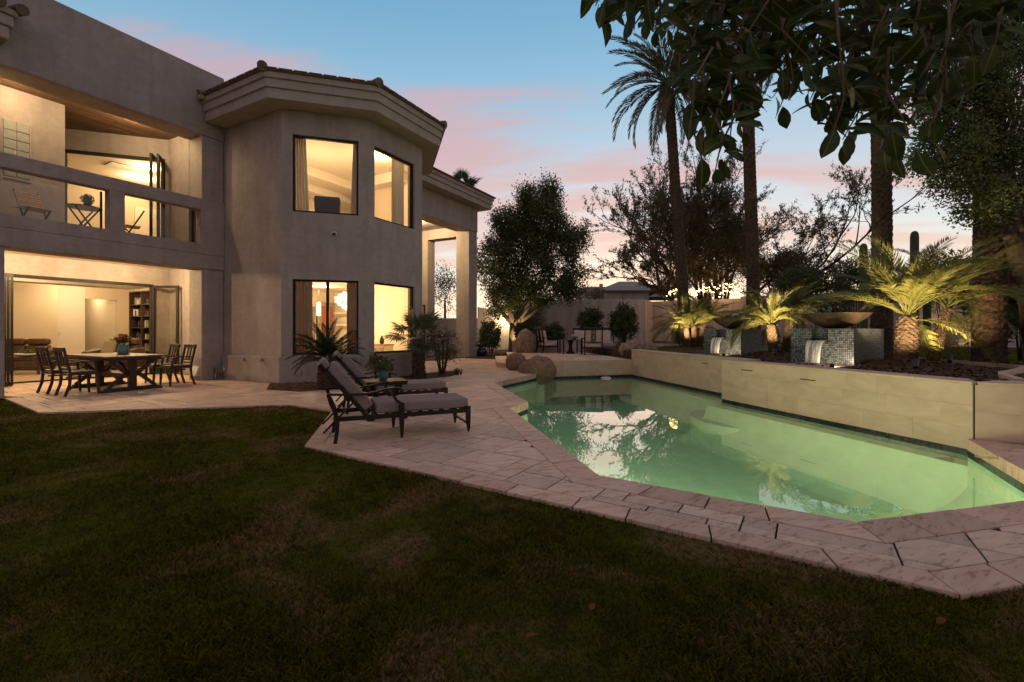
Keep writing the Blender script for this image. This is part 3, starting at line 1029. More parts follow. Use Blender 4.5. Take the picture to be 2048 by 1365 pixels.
# raised lawn, its stone edging and the path behind
RL = [(6.4, 5.8), (7.2, 6.75), (8.0, 7.25), (8.8, 7.9), (9.1, 9.3), (9.0, 10.8), (10, 12.6), (12, 20), (40, 15), (40, -2), (9.75, 3.6)]
tag(flat_poly('raised_lawn', [RL], BZ + .02, M['turf']), kind='structure')
ed = MB()
ed.ribbon([(6.35, 5.75, BZ + .03), (6.8, 6.35, BZ + .03), (7.2, 6.75, BZ + .03), (8.0, 7.25, BZ + .03), (8.8, 7.9, BZ + .03), (9.1, 9.3, BZ + .03), (9.0, 10.8, BZ + .03)], .10, .10)
tag(ed.build('lawn_edging', M['wall_tile']), kind='structure')
tag(MB().ribbon([(8.2, 22.3, BZ + .03), (12, 21.2, BZ + .03), (20, 18.8, BZ + .03), (30, 16, BZ + .03), (40, 13, BZ + .03)], .9, .06).build('path', M['garden_wall']), kind='structure')
tag(flat_poly('far_lawn', [[(4.6, 17.2), (8, 16.0), (7.4, 18.2), (4.4, 19.6)]], BZ + .015, M['turf']), kind='structure')
tag(MB().ribbon([(3.3, 20.7, BZ + .05), (5, 20.9, BZ + .05), (8, 18.4, BZ + .05)], .2, .16).build('kerb', M['garden_wall']), kind='structure')

# planting beds by the house: heaped mulch
def bed(name, poly, h):
    c = Vector((sum(p[0] for p in poly) / len(poly), sum(p[1] for p in poly) / len(poly)))
    n = len(poly)
    rings = []
    for k, (f, z) in enumerate(((1, .006), (.93, h * .6), (.6, h), (0.02, h * 1.2))):
        rings.append([(c.x + (p[0] - c.x) * f, c.y + (p[1] - c.y) * f, z) for p in poly])
    vs = [v for r_ in rings for v in r_]
    fs = [(k * n + i, k * n + (i + 1) % n, (k + 1) * n + (i + 1) % n, (k + 1) * n + i) for k in range(3) for i in range(n)]
    fs.append(tuple(range(3 * n, 4 * n)))
    o = MB().add(vs, fs).build(name, M['mulch'])
    tag(o, kind='stuff')
    # loose chips
    r_ = random.Random(len(name) + n)
    Q = []
    xs = [p[0] for p in poly]; ys = [p[1] for p in poly]
    for _ in range(int(abs(area(poly)) * 260)):
        x, y = r_.uniform(min(xs), max(xs)), r_.uniform(min(ys), max(ys))
        if not inside((x, y), poly): continue
        a = r_.uniform(0, 2 * PI); l, w = r_.uniform(.015, .035), r_.uniform(.008, .016)
        d = Vector((math.cos(a), math.sin(a), r_.uniform(-.4, .4))) * l
        e = Vector((-math.sin(a), math.cos(a), r_.uniform(-.3, .3))) * w
        b = Vector((x, y, h * 1.02 + r_.uniform(0, .02)))
        Q.append([b - d - e, b + d - e, b + d + e, b - d + e])
    if Q: tag(quads_mesh('mulch_chips', Q, M['chip']), kind='stuff')
    return o
b1 = [tuple(G(533, 780)[:2]), tuple(G(600, 784)[:2]), tuple(G(690, 777)[:2]), (-3.75, 11.72), tuple(HP(.62, 2.5)[:2]), tuple(HP(.55, 2.0)[:2])]
bed('mulch_bed', b1, .03)
b2 = [tuple(HP(2.1, 4.0)[:2]), (-2.95, 11.95), (-2.35, 12.35), (-1.75, 13.1), (-1.55, 13.9), (-1.8, 14.8), tuple(HP(4.6, 3.9)[:2])]
bed('mulch_bed', b2, .05)
b3 = [(-2.2, 21.6), (-.3, 20.8), (.1, 22.5), (.8, 26), (-.5, 28), (-3, 27)]
bed('mulch_bed', b3, .04)
# chips over the raised bed
r_ = random.Random(5)
Q = []
for _ in range(9000):
    y = r_.uniform(5.5, 14); x = r_.uniform(4.6, 8.6)
    if not inside((x, y), RAISED) or inside((x, y), RL): continue
    a = r_.uniform(0, 2 * PI); l, w = r_.uniform(.018, .045), r_.uniform(.008, .016)
    d = Vector((math.cos(a), math.sin(a), r_.uniform(-.5, .5))) * l
    e = Vector((-math.sin(a), math.cos(a), r_.uniform(-.3, .3))) * w
    b = Vector((x, y, BZ + .012 + r_.uniform(0, .03)))
    Q.append([b - d - e, b + d - e, b + d + e, b - d + e])
tag(quads_mesh('mulch_chips', Q, M['chip']), kind='stuff')
def mound(cx, cyy, rx, ry, h, name='mulch_mound'):
    mb = MB()
    n, m = 28, 7
    vs, fs = [], []
    rr = random.Random(int(cx * 100))
    ph = [rr.uniform(0, 6) for _ in range(3)]
    for k in range(m + 1):
        f = k / m
        for i in range(n):
            a = 2 * PI * i / n
            w = 1 + .1 * math.sin(3 * a + ph[0]) + .06 * math.sin(5 * a + ph[1])
            vs.append((cx + rx * f * w * math.cos(a), cyy + ry * f * w * math.sin(a), BZ - .01 + h * (math.cos(f * PI) * .5 + .5) + .01 * math.sin(9 * a + 7 * f + ph[2])))
    for k in range(m):
        for i in range(n):
            fs.append((k * n + i, k * n + (i + 1) % n, (k + 1) * n + (i + 1) % n, (k + 1) * n + i))
    tag(mb.add(vs, [tuple(reversed(f)) for f in fs]).build(name, M['mulch'], smooth=True), kind='stuff')
    Q = []
    for _ in range(1300):
        f = math.sqrt(rr.random()); a = rr.uniform(0, 2 * PI)
        z = BZ + h * (math.cos(f * PI) * .5 + .5) + .012
        b = Vector((cx + rx * f * math.cos(a), cyy + ry * f * math.sin(a), z))
        th = rr.uniform(0, 2 * PI); l, w = rr.uniform(.018, .042), rr.uniform(.008, .014)
        d = Vector((math.cos(th), math.sin(th), rr.uniform(-.5, .5))) * l
        e = Vector((-math.sin(th), math.cos(th), rr.uniform(-.3, .3))) * w
        Q.append([b - d - e, b + d - e, b + d + e, b - d + e])
    tag(quads_mesh('mulch_chips', Q, M['chip']), kind='stuff')
mound(7.4, 8.6, 1.3, 1.5, .16)
mound(6.9, 11.9, 1.2, 1.4, .15)
mound(7.6, 19.0, 1.4, 1.4, .12)

# --- grass blades
def grass(name, n, xr, yr, poly, z, dens, hgt, mt, seed):
    rg = np.random.default_rng(seed)
    y = yr[0] * (yr[1] / yr[0]) ** rg.random(n)                      # more of them close by
    x = (rg.random(n) * 2 - 1) * np.minimum(1.25 * y, 40) if xr is None else xr[0] + rg.random(n) * (xr[1] - xr[0])
    P = np.stack([x, y], 1)
    P = P[inside_np(P, poly)]
    n = len(P)
    h = hgt * (.55 + .75 * rg.random(n)) * (.75 + .35 * np.sin(P[:, 0] * 3.1 + 1.3) * np.sin(P[:, 1] * 2.7))
    w = .0016 + .0011 * P[:, 1] * .55
    a = rg.random(n) * 2 * PI
    lean = h * (.35 + .8 * rg.random(n))
    b = rg.random(n) * 2 * PI
    base = np.concatenate([P, np.full((n, 1), z)], 1)
    side_ = np.stack([np.cos(a) * w, np.sin(a) * w, 0 * a], 1)
    mid = base + np.stack([np.cos(b) * lean * .35, np.sin(b) * lean * .35, h * .6], 1)
    tip = base + np.stack([np.cos(b) * lean, np.sin(b) * lean, h], 1)
    V = np.stack([base - side_, base + side_, mid + side_ * .8, tip], 1)
    return tag(quads_mesh(name, V, mt), kind='stuff')
grass('grass', 330000, None, (1.35, 9.0), lawn_poly, -.036, 1, .033, M['grass'], 3)
grass('grass', 40000, (6, 22), (4, 17), RL, BZ + .018, 1, .035, M['grass'], 4)

# ================================================================ HOUSE
house = empty('house', HP(0, 0), 0, 'two storey beige stucco house with octagonal bay, balcony and lit rooms', 'house')
def hpart(mb, name, m, parent=None, bevel=0.0, **k):
    o = mb.build(name, m, parent or house, bevel=bevel, **k)
    if (parent or house) is house: o.matrix_parent_inverse = Matrix.Translation(-HO)
    return o
def sub(mb, name, m, parent, **k):
    return mb.build(name, m, parent, **k)

# left wing front
hpart(MB().hbox(-9, .56, -.70, 0, 6.40, 8.12), 'parapet_wall', M['stucco'], bevel=.03)
hpart(MB().hbox(-9, .56, -.65, 0, 2.92, 3.30), 'floor_beam', M['stucco'], bevel=.02)
hpart(MB().hbox(-9, .556, -.25, 0, 3.303, 3.56), 'balcony_wall', M['stucco'])
hpart(MB().hbox(-9, -.03, -.25, -.002, 4.446, 4.74), 'balcony_rail', M['stucco'], bevel=.02)
for s0, s1 in ((-1.93, -1.65), (-3.95, -3.60)):
    hpart(MB().hbox(s0, s1, -.25, -.004, 3.56, 4.446), 'balcony_post', M['stucco'])
hpart(MB().hbox(-.03, .556, -.25, -.003, 3.56, 4.74), 'balcony_post', M['stucco'])
hpart(MB().hbox(.0, .556, -.65, -.03, 4.74, 6.40), 'pillar', M['stucco'], bevel=.02)
hpart(MB().hbox(.0, .556, -.65, -.03, 0, 2.92), 'pillar', M['stucco'], bevel=.02)
hpart(MB().hbox(.54, .80, -.60, -.06, .01, 6.39).hbox(.566, .80, -.06, .12, .01, 6.39), 'wall_corner', M['stucco'])
hpart(MB().hbox(-4.6, -3.54, -.65, -.03, 0, 2.92), 'pillar', M['stucco'], bevel=.02)
hpart(MB().hbox(-4.6, -3.60, -.65, -.03, 4.74, 6.40), 'pillar', M['stucco'], bevel=.02)
for s0, s1 in ((-3.58, -1.95), (-1.63, -.05)):
    g = hpart(MB().hbox(s0, s1, -.33, -.322, 3.50, 4.62), 'balcony_glass', M['pane'])
    sub(MB().hbox(s1 - .035, s1, -.345, -.31, 3.46, 4.44).hbox(s0, s0 + .03, -.345, -.31, 3.46, 4.44), 'glass_post', M['bronze'], g)
# balcony floor / patio ceiling, roof slab
hpart(MB().hbox(-9, .79, -8, -.65, 3.20, 3.45), 'floor_slab', M['inside_wall'])
hpart(MB().hbox(-9, 7.3, -11, -.70, 7.0, 7.4), 'roof_slab', M['stucco'])
# balcony walls
hpart(MB().hbox(-9, -2.19, -1.85, -1.60, 3.45, 6.60), 'balcony_back_wall', M['stucco'])
hpart(MB().hbox(-2.44, -2.19, -3.2, -1.85, 3.45, 6.60), 'balcony_back_wall', M['stucco'])
hpart(MB().hbox(0, .3, -1.75, -.65, 3.45, 6.60), 'balcony_side_wall', M['stucco'])
# ceiling boards of the balcony
hpart(MB().hbox(-9, 2.5, -4.2, -.70, 6.64, 6.7), 'ceiling', M['wood_ceiling'])
k = 0
t = -4.1
while t < -.72:
    s = -6.5 + prnd.uniform(0, 1.2)
    while s < .3:
        e = min(.3, s + prnd.choice((1.2, 1.6, 2.0)))
        hpart(MB().hbox(s + .002, e - .002, t + .003, t + .117, 6.61 - prnd.uniform(0, .006), 6.641), 'ceiling_plank', M['wood_ceiling'])
        s = e
    t += .12
# glass block window
gb = hpart(MB().hbox(-3.20, -2.76, -1.598, -1.575, 4.62, 4.65).hbox(-3.20, -2.76, -1.598, -1.575, 5.87, 5.90).hbox(-2.79, -2.76, -1.598, -1.575, 4.65, 5.87), 'glass_block_window', M['stucco_trim'])
for i in range(2):
    for j in range(6):
        s0, z0 = -3.20 + i * .206, 4.655 + j * .203
        sub(MB().hbox(s0 + .006, s0 + .2, -1.60, -1.565, z0 + .005, z0 + .197), 'glass_block', M['block_glass'], gb, bevel=.012)
# angled opening into the upper room
A1, A0 = HP(0, -1.70), HP(-1.9, -3.45)
def wall_run(mb, P, Q, th, z0, z1, ops=(), out=0.0):
    P, Q = Vector(P), Vector(Q)
    P.z = Q.z = 0
    u = (Q - P).normalized(); L = (Q - P).length
    inn = Vector((-u.y, u.x, 0))
    br = sorted({0, L, *[o[0] for o in ops], *[o[1] for o in ops]})
    for a, b in zip(br, br[1:]):
        if b - a < 1e-4: continue
        hs = sorted([(o[2], o[3]) for o in ops if o[0] <= a + 1e-5 and o[1] >= b - 1e-5])
        z = z0
        for h0, h1 in hs + [(z1, z1)]:
            if h0 > z + 1e-4:
                q = [P + u * a - inn * out, P + u * a + inn * th, P + u * b + inn * th, P + u * b - inn * out]
                mb.hexa([x + Vector((0, 0, z)) for x in q], [x + Vector((0, 0, h0)) for x in q])
            z = max(z, h1)
    return mb
Lw = (A1 - A0).length
hpart(wall_run(MB(), A0, A1, .2, 3.45, 6.60, [(.25, Lw - .1, 3.45, 6.05)]), 'balcony_angle_wall', M['stucco'])
ang = (A1 - A0).normalized()
inn = Vector((-ang.y, ang.x, 0))
fr = MB()
za, zb = 3.47, 6.05
pa, pb = A0 + ang * .28, A0 + ang * (Lw - .12)
up = lambda p, z: Vector((p.x, p.y, z))
fr.bar(up(pa, zb - .04), up(pb, zb - .04), .09, .08)
fr.bar(up(pa, za), up(pa, zb), .08)
fr.bar(up(pb, za), up(pb, zb), .08)
frame_up = hpart(fr, 'door_frame', M['bronze'])
def leaf(p, d, w, z0, z1, parent=None, handle=True, fw=.075):
    """glazed door leaf from the hinge p along d"""
    d = Vector(d).normalized()
    q = p + d * w
    mb = MB()
    mb.bar(up(p + d * fw / 2, z0), up(p + d * fw / 2, z1), .05, fw, up=d)
    mb.bar(up(q - d * fw / 2, z0), up(q - d * fw / 2, z1), .05, fw, up=d)
    mb.bar(up(p + d * fw, z1 - fw / 2), up(q - d * fw, z1 - fw / 2), .05, fw)
    mb.bar(up(p + d * fw, z0 + .06), up(q - d * fw, z0 + .06), .05, .12)
    o = hpart(mb, 'door_leaf', M['bronze'], parent)
    g = MB().bar(up(p + d * fw, (z0 + z1) / 2), up(q - d * fw, (z0 + z1) / 2), .012, z1 - z0 - 2 * fw)
    sub(g, 'pane', M['pane'], o)
    if handle:
        nn = Vector((-d.y, d.x, 0))
        h = q - d * .05
        sub(MB().bar(up(h - nn * .02, z0 + 1.0), up(h + nn * .07, z0 + 1.0), .02).bar(up(h + nn * .06, z0 + 1.0), up(h + nn * .06 - d * .13, z0 + 1.0), .018), 'handle', M['dark_plastic'], o)
    return o
leaf(HP(-2.15, -1.9), HP(-1.75, -3.2) - HP(-2.15, -1.9), 1.0, 3.47, 6.0, handle=True)
leaf(pa, -inn * .8 + ang * .1, .55, 3.47, 6.0, handle=False)
leaf(pb, -inn + ang * .12, .6, 3.47, 6.0, handle=False)
leaf(pb - ang * .10, -inn + ang * .02, .6, 3.47, 6.0, handle=False)
# room behind the balcony
hpart(MB().hbox(-6, 2.5, -6.5, -6.3, 3.45, 6.35), 'upper_room_wall', M['inside_wall'])
hpart(MB().hbox(2.3, 2.5, -6.3, -1.75, 3.45, 6.35), 'upper_room_wall', M['inside_wall'])
hpart(MB().prism([tuple(HP(a, b)[:2]) for a, b in ((-6, -6.5), (2.5, -6.5), (2.5, -1.8), (.25, -1.8), (-.02, -1.85), (-1.95, -3.62), (-6, -3.62))], 6.35, 6.5), 'upper_room_ceiling', M['ceiling'])
hpart(MB().hbox(.62, 2.5, -6.5, -1.5, 3.3, 3.45), 'upper_room_floor', M['carpet'])
dr = hpart(MB().hbox(1.05, 1.92, -6.3, -6.26, 3.46, 5.62), 'room_door', M['inside_white'])
sub(MB().hbox(1.16, 1.81, -6.262, -6.25, 3.7, 4.5).hbox(1.16, 1.81, -6.262, -6.25, 4.65, 5.45), 'door_panel', M['inside_white'], dr, bevel=.01)
sub(MB().hbox(1.72, 1.88, -6.25, -6.2, 4.42, 4.46), 'handle', M['dark_plastic'], dr)
vb = hpart(MB().hbox(-.35, .45, -4.75, -4.2, 6.335, 6.352), 'ceiling_vent', M['dark_plastic'])
for i in range(9):
    sub(MB().hbox(-.34, .44, -4.72 + i * .058, -4.69 + i * .058, 6.325, 6.340), 'slat', M['inside_white'], vb)
# patio: back wall with the wide folding door, side wall, living room
hpart(MB().hbox(-9, .80, -3.62, -3.40, 2.70, 3.20).hbox(.36, .80, -3.62, -3.40, 0, 2.70).hbox(-9, -2.85, -3.62, -3.40, 0, 2.70), 'patio_back_wall', M['stucco'])
hpart(wall_run(MB(), HP(.80, -3.4), HP(.80, .1), .15, 0, 3.2, [(1.55, 2.3, 1.0, 2.45)]), 'patio_side_wall', M['stucco'])
sw = hpart(MB().bar(HP(.84, -1.85, 1.03), HP(.84, -1.1, 1.03), .06).bar(HP(.84, -1.85, 2.42), HP(.84, -1.1, 2.42), .06).bar(HP(.84, -1.82, 1.0), HP(.84, -1.82, 2.45), .06).bar(HP(.84, -1.13, 1.0), HP(.84, -1.13, 2.45), .06), 'window', M['bronze'])
sub(MB().hbox(.835, .845, -1.8, -1.15, 1.05, 2.4), 'pane', M['pane'], sw)
fr = MB().hbox(-2.85, .36, -3.50, -3.38, 2.62, 2.70).hbox(.30, .36, -3.50, -3.38, 0, 2.62).hbox(-2.85, -2.78, -3.50, -3.38, 0, 2.62).hbox(-2.85, .36, -3.50, -3.38, 0.0, .03)
hpart(fr, 'door_frame', M['bronze'])
leaf(HP(.32, -3.36), (1, -.03, 0), .82, .03, 2.66)
for i in range(3):
    leaf(HP(-2.75 + i * .06, -3.36), (.737, -.676, 0), .80, .03, 2.64, handle=False)
hpart(MB().hbox(-2.9, -2.86, -3.395, -3.34, 1.55, 2.1), 'wall_plate', M['dark_plastic'])
# living room
hpart(MB().hbox(-9, 2.6, -14, -3.62, -.02, .02), 'room_floor', M['carpet'])
hpart(MB().hbox(-9, 2.6, -14, -3.62, 3.0, 3.2), 'room_ceiling', M['ceiling'])
hpart(MB().hbox(-9, .14, -10.2, -9.9, 0, 3.0), 'room_wall', M['inside_wall'])
hpart(MB().hbox(.14, 1.05, -10.5, -10.3, 0, 3.0), 'room_wall', M['inside_white'])
hpart(MB().hbox(2.07, 2.8, -10.5, -10.3, 0, 3.0).hbox(1.05, 2.07, -10.5, -10.3, 2.55, 3.0), 'room_wall', M['inside_wall'])
hpart(MB().hbox(.9, 1.05, -14, -10.5, 0, 3.0).hbox(2.07, 2.2, -14, -10.5, 0, 3.0).hbox(.9, 2.2, -14.2, -14, 0, 3.0), 'hall_wall', M['inside_white'])
hpart(MB().hbox(2.45, 2.6, -10.3, -3.62, 0, 3.0), 'room_wall', M['inside_wall'])
hpart(MB().hbox(-9.2, -9, -14, -3.4, 0, 3.2), 'room_wall', M['inside_wall'])
hpart(MB().hbox(-3.8, .8, -7.2, -6.6, 2.78, 3.002), 'ceiling_beam', M['ceiling'])
hd = hpart(MB().hbox(1.25, 1.95, -13.99, -13.94, .02, 2.1), 'room_door', M['inside_white'])
sub(MB().hbox(1.3, 1.42, -13.94, -13.9, 1.0, 1.04), 'handle', M['dark_plastic'], hd)
hpart(MB().hbox(.28, .36, -10.3, -10.285, 1.12, 1.24), 'light_switch', M['white_plastic'])
# built-in bookcase
bc = hpart(MB().hbox(2.05, 2.45, -9.25, -9.2, .02, 2.8).hbox(2.05, 2.45, -8.3, -8.26, .02, 2.8).hbox(2.05, 2.45, -7.45, -7.4, .02, 2.8).hbox(2.42, 2.45, -9.2, -7.4, .02, 2.8).hbox(2.05, 2.45, -9.25, -7.4, 2.8, 2.84), 'bookcase', M['chair_wood'])
for z in (.5, .95, 1.4, 1.85, 2.3):
    sub(MB().hbox(2.07, 2.42, -9.2, -7.45, z, z + .03), 'shelf', M['chair_wood'], bc)
bk = random.Random(3)
for z in (.53, .98, 1.43, 1.88, 2.33):
    t = -9.15
    while t < -7.6:
        w = bk.uniform(.03, .06)
        if bk.random() < .4:
            o = MB().hbox(2.15, 2.36, t, t + w, z, z + bk.uniform(.18, .3))
            sub(o, 'book', M[bk.choice(['white_plastic', 'teal_pot', 'dark_pot', 'pillow', 'bowl'])], bc)
        t += w + bk.uniform(.01, .12)

# --- bay
def oct_(o):
    k = o * math.tan(R(22.5))
    return [HP(.556 - o, .02), HP(.556 - o, 2.42 + k), HP(2.0 - k, 3.87 + o), HP(4.117 + k, 3.87 + o), HP(5.57 + o, 2.42 + k), HP(5.57 + o, .02)]
BV = oct_(0)
E1, E2 = (BV[2] - BV[1]).length, (BV[3] - BV[2]).length
W1 = [(.253, 1.80, .695, 2.58), (.253, 1.80, 4.25, 6.16)]
W2 = [(.21, 1.78, .695, 2.58), (.21, 1.78, 4.25, 6.15)]
TH = .26
bw = MB()
wall_run(bw, BV[0], BV[1], TH, 0, 6.76)
hpart(bw, 'bay_wall', M['stucco'])
hpart(wall_run(MB(), BV[1], BV[2], TH, 0, 6.76, W1), 'bay_wall', M['stucco'])
hpart(wall_run(MB(), BV[2], BV[3], TH, 0, 6.76, W2), 'bay_wall', M['stucco'])
hpart(wall_run(MB(), BV[3], BV[4], TH, 0, 6.76), 'bay_wall', M['stucco'])
hpart(wall_run(MB(), BV[4], BV[5], TH, 0, 6.76), 'bay_wall', M['stucco'])
for i in (1, 2, 3, 4):       # solid corners between the runs
    def inw(a, b):
        u = (b - a).normalized()
        return Vector((-u.y, u.x, 0))
    a, b = inw(BV[i - 1], BV[i]), inw(BV[i], BV[i + 1])
    pt = [BV[i] + (a + b) * .004, BV[i] + a * TH * .98, BV[i] + (a + b) * TH * .5, BV[i] + b * TH * .98]
    hpart(MB().prism([tuple(p[:2]) for p in pt], .001, 6.755), 'wall_corner', M['stucco'])
pl = MB()
o7 = oct_(.07)
for i in range(5):
    wall_run(pl, o7[i], o7[i + 1], .066, 0, .66)
hpart(pl, 'plinth', M['stucco'], bevel=.012)
# room lining on the far faces
ln = oct_(-TH - .02)
lm = MB()
wall_run(lm, ln[3], ln[4], .02, .02, 6.6)
wall_run(lm, ln[4], ln[5], .02, .02, 6.6)
wall_run(lm, ln[0], ln[1], .02, .02, 6.6)
hpart(lm, 'room_lining', M['inside_wall'])
def window(P, Q, op, mull=(), fw=.05):
    u = (Q - P).normalized(); inn = Vector((-u.y, u.x, 0))
    s0, s1, z0, z1 = op
    at = lambda s, z, d=.10: P + u * s + inn * d + Vector((0, 0, z - P.z))
    mb = MB()
    mb.bar(at(s0, z0 + fw / 2), at(s1, z0 + fw / 2), .07, fw)
    mb.bar(at(s0, z1 - fw / 2), at(s1, z1 - fw / 2), .07, fw)
    mb.bar(at(s0 + fw / 2, z0 + fw), at(s0 + fw / 2, z1 - fw), .07, fw, up=u)
    mb.bar(at(s1 - fw / 2, z0 + fw), at(s1 - fw / 2, z1 - fw), .07, fw, up=u)
    for m_ in mull:
        s = s0 + (s1 - s0) * m_
        mb.bar(at(s, z0 + fw), at(s, z1 - fw), .072, .07, up=u)
    o = hpart(mb, 'window', M['bronze'])
    cuts = [0] + list(mull) + [1]
    for a, b in zip(cuts, cuts[1:]):
        sa, sb = s0 + (s1 - s0) * a + .03, s0 + (s1 - s0) * b - .03
        g = MB().bar(at(sa, (z0 + z1) / 2), at(sb, (z0 + z1) / 2), .01, z1 - z0 - fw)
        sub(g, 'pane', M['pane'], o)
    return o
window(BV[1], BV[2], W1[0], (.52,))
window(BV[1], BV[2], W1[1])
window(BV[2], BV[3], W2[0])
window(BV[2], BV[3], W2[1])
# floors and ceilings inside the bay
inpoly = [tuple(p[:2]) for p in oct_(-.05)]
hpart(MB().prism(inpoly, -.01, .02).hbox(.97, 7.2, -3.5, .0, -.012, .018), 'room_floor', M['inside_white'])
hpart(MB().prism(inpoly, 2.95, 3.44).hbox(.97, 7.2, -3.5, .0, 2.952, 3.438), 'room_ceiling', M['ceiling'])
hpart(MB().prism(inpoly, 6.60, 6.745).hbox(.62, 7.2, -1.5, .0, 6.602, 6.74), 'room_ceiling', M['ceiling'])
hpart(MB().hbox(.96, 1.05, -3.5, .3, .0, 2.95).hbox(.8, 7.2, -3.7, -3.5, 0, 2.95), 'room_wall', M['inside_wall'])
hpart(MB().hbox(7.16, 7.21, -3.5, .1, 0, 6.6).hbox(5.6, 7.16, .0, .1, 0, 6.6), 'room_wall', M['inside_white'])
hpart(MB().hbox(.62, .95, -1.5, .3, 3.45, 6.6).hbox(.62, 7.2, -1.7, -1.5, 3.45, 6.6), 'room_wall', M['inside_white'])
# tray beams of the upper ceiling
hpart(MB().hbox(.95, 7.0, -1.5, -.75, 6.05, 6.6).hbox(.95, 7.0, -.75, -.05, 6.32, 6.601), 'ceiling_beam', M['ceiling'])
hpart(MB().hbox(4.9, 5.3, -.05, 2.3, 6.28, 6.601), 'ceiling_beam', M['ceiling'])
# stone panel, fire slot, painting and shelves in the lower room
sp = hpart(MB().hbox(6.2, 7.04, -3.5, -3.42, .02, 2.5), 'stone_panel', M['grout'])
z = .03
while z < 2.48:
    s = 6.2
    h = prnd.choice((.08, .1, .12))
    while s < 7.03:
        e = min(7.04, s + prnd.uniform(.18, .42))
        if not (6.35 < (s + e) / 2 < 6.95 and .72 < z < .95):
            sub(MB().hbox(s + .002, e - .002, -3.42, -3.40 + prnd.uniform(0, .02), z, min(2.5, z + h) - .003), 'stone', M['stack_stone'], sp)
        s = e
    z += h
sub(MB().hbox(6.35, 6.95, -3.419, -3.405, .72, .95), 'fire_slot', M['dark_plastic'], sp)
hpart(MB().hbox(5.72, 6.14, -3.499, -3.47, .3, 2.3), 'interior_window', M['roof_far'])
sh = hpart(MB().hbox(7.05, 7.16, -3.0, -1.4, .02, 2.9), 'shelf_wall', M['inside_white'])
for z in (1.0, 1.5, 2.0):
    sub(MB().hbox(6.78, 7.05, -3.1, -1.5, z, z + .08), 'shelf', M['inside_white'], sh)

# eaves: stepped bands under a low tiled roof
def eave(ofs, z0, fn):
    mb = MB()
    for o, a, b in ((ofs - .10, 0, .24), (ofs - .05, .241, .44), (ofs, .441, .58)):
        mb.prism([tuple(p[:2]) for p in fn(o)], z0 + a, z0 + b)
    return mb
ev = hpart(eave(.60, 6.755, oct_), 'eave', M['stucco_trim'], bevel=.008)
def roof_from(poly, z, apex, za, m=M['roof_tile']):
    n = len(poly)
    return MB().add([(p[0], p[1], z) for p in poly] + [(p[0], p[1], z + .035) for p in poly] + [(a[0], a[1], za) for a in apex],
                    [(i, (i + 1) % n, n + (i + 1) % n, n + i) for i in range(n)])
ro = oct_(.66)
apx = [HP(1.8, .1), HP(1.8, .1), HP(2.6, .6), HP(3.5, .6), HP(4.3, .1), HP(4.3, .1)]
rf = MB()
n = 6
rf.add([(p.x, p.y, 7.34) for p in ro] + [(p.x, p.y, 7.375) for p in ro] + [(p.x, p.y, 8.0) for p in apx],
       [(i, i + 1, n + i + 1, n + i) for i in range(5)] + [(n + i, n + i + 1, 2 * n + i + 1, 2 * n + i) for i in range(5)] + [tuple(reversed(range(n)))])
rob = hpart(rf, 'roof', M['roof_tile'])
for i in range(6):       # half round hip and edge tiles
    a, b = Vector((ro[i].x, ro[i].y, 7.40)), Vector((apx[i].x, apx[i].y, 8.03))
    L = (b - a).length
    m_ = int(L / .36)
    for k in range(m_):
        p, q = a + (b - a) * (k / m_), a + (b - a) * ((k + 1.08) / m_)
        sub(MB().tube([p, q], [.115, .09], 9), 'ridge_tile', M['roof_tile'], rob)
for i in range(5):
    a, b = ro[i], ro[i + 1]
    L = (b - a).length
    m_ = int(L / .30)
    u = (b - a).normalized()
    inn_ = Vector((-u.y, u.x, 0))
    for k in range(m_):
        p = a + u * ((k + .5) / m_ * L) + Vector((0, 0, 7.372))
        sub(MB().bar(p - inn_ * .03, p + inn_ * .38 + Vector((0, 0, .12)), .29, .028), 'roof_tile', M['roof_tile'], rob)
# gutter end beside the parapet, eave of the next bay at the far left
hpart(MB().tube([HP(-.10, .02, 7.30), HP(-.10, .22, 7.30)], .06, 10), 'gutter_end', M['stucco_trim'])
le = MB()
for o, a, b in ((.40, 0, .24), (.45, .241, .44), (.50, .441, .56)):
    le.hbox(-9, -3.98 + o, .003, o, 6.755 + a, 6.755 + b)
lev = hpart(le, 'eave', M['stucco_trim'], bevel=.03)
for k in range(8):
    s = -3.45 - k * .3
    sub(MB().tube([HP(s, .58, 7.34), HP(s, .0, 7.50)], [.10, .09], 8), 'roof_tile', M['roof_tile'], lev)

# --- right wing with the tall open porch
hpart(MB().hbox(5.57, 7.7, .12, .38, 0, 7.31), 'wing_wall', M['stucco'])
hpart(MB().hbox(7.7, 12.48, -.415, .38, 6.15, 7.31), 'porch_beam', M['stucco'])
hpart(MB().hbox(11.78, 12.48, -.415, .35, 0, 6.15), 'pillar', M['stucco'], bevel=.02)
hpart(MB().hbox(11.9, 12.48, -3.6, -.415, 5.93, 7.31), 'porch_beam', M['stucco'])
hpart(MB().hbox(11.9, 12.48, -3.6, -2.28, 0, 5.93), 'pillar', M['stucco'])
hpart(MB().hbox(7.5, 12.0, -3.6, -3.3, 0, 7.31), 'porch_back_wall', M['stucco'])
hpart(MB().hbox(7.22, 7.5, -3.6, .12, 0, 7.31), 'porch_side_wall', M['stucco'])
hpart(MB().hbox(7.5, 12.0, -3.5, -.415, 6.42, 6.6), 'porch_ceiling', M['stucco'])
pd = hpart(MB().hbox(9.0, 9.1, -3.3, -3.22, .02, 2.6).hbox(11.3, 11.42, -3.3, -3.22, .02, 5.6).hbox(9.0, 11.42, -3.3, -3.22, 2.6, 2.7).hbox(9.0, 11.42, -3.3, -3.22, 5.5, 5.6), 'window', M['bronze'])
sub(MB().hbox(9.1, 11.3, -3.27, -3.26, .05, 2.6).hbox(9.1, 11.3, -3.27, -3.26, 2.7, 5.5), 'pane', M['pane'], pd)
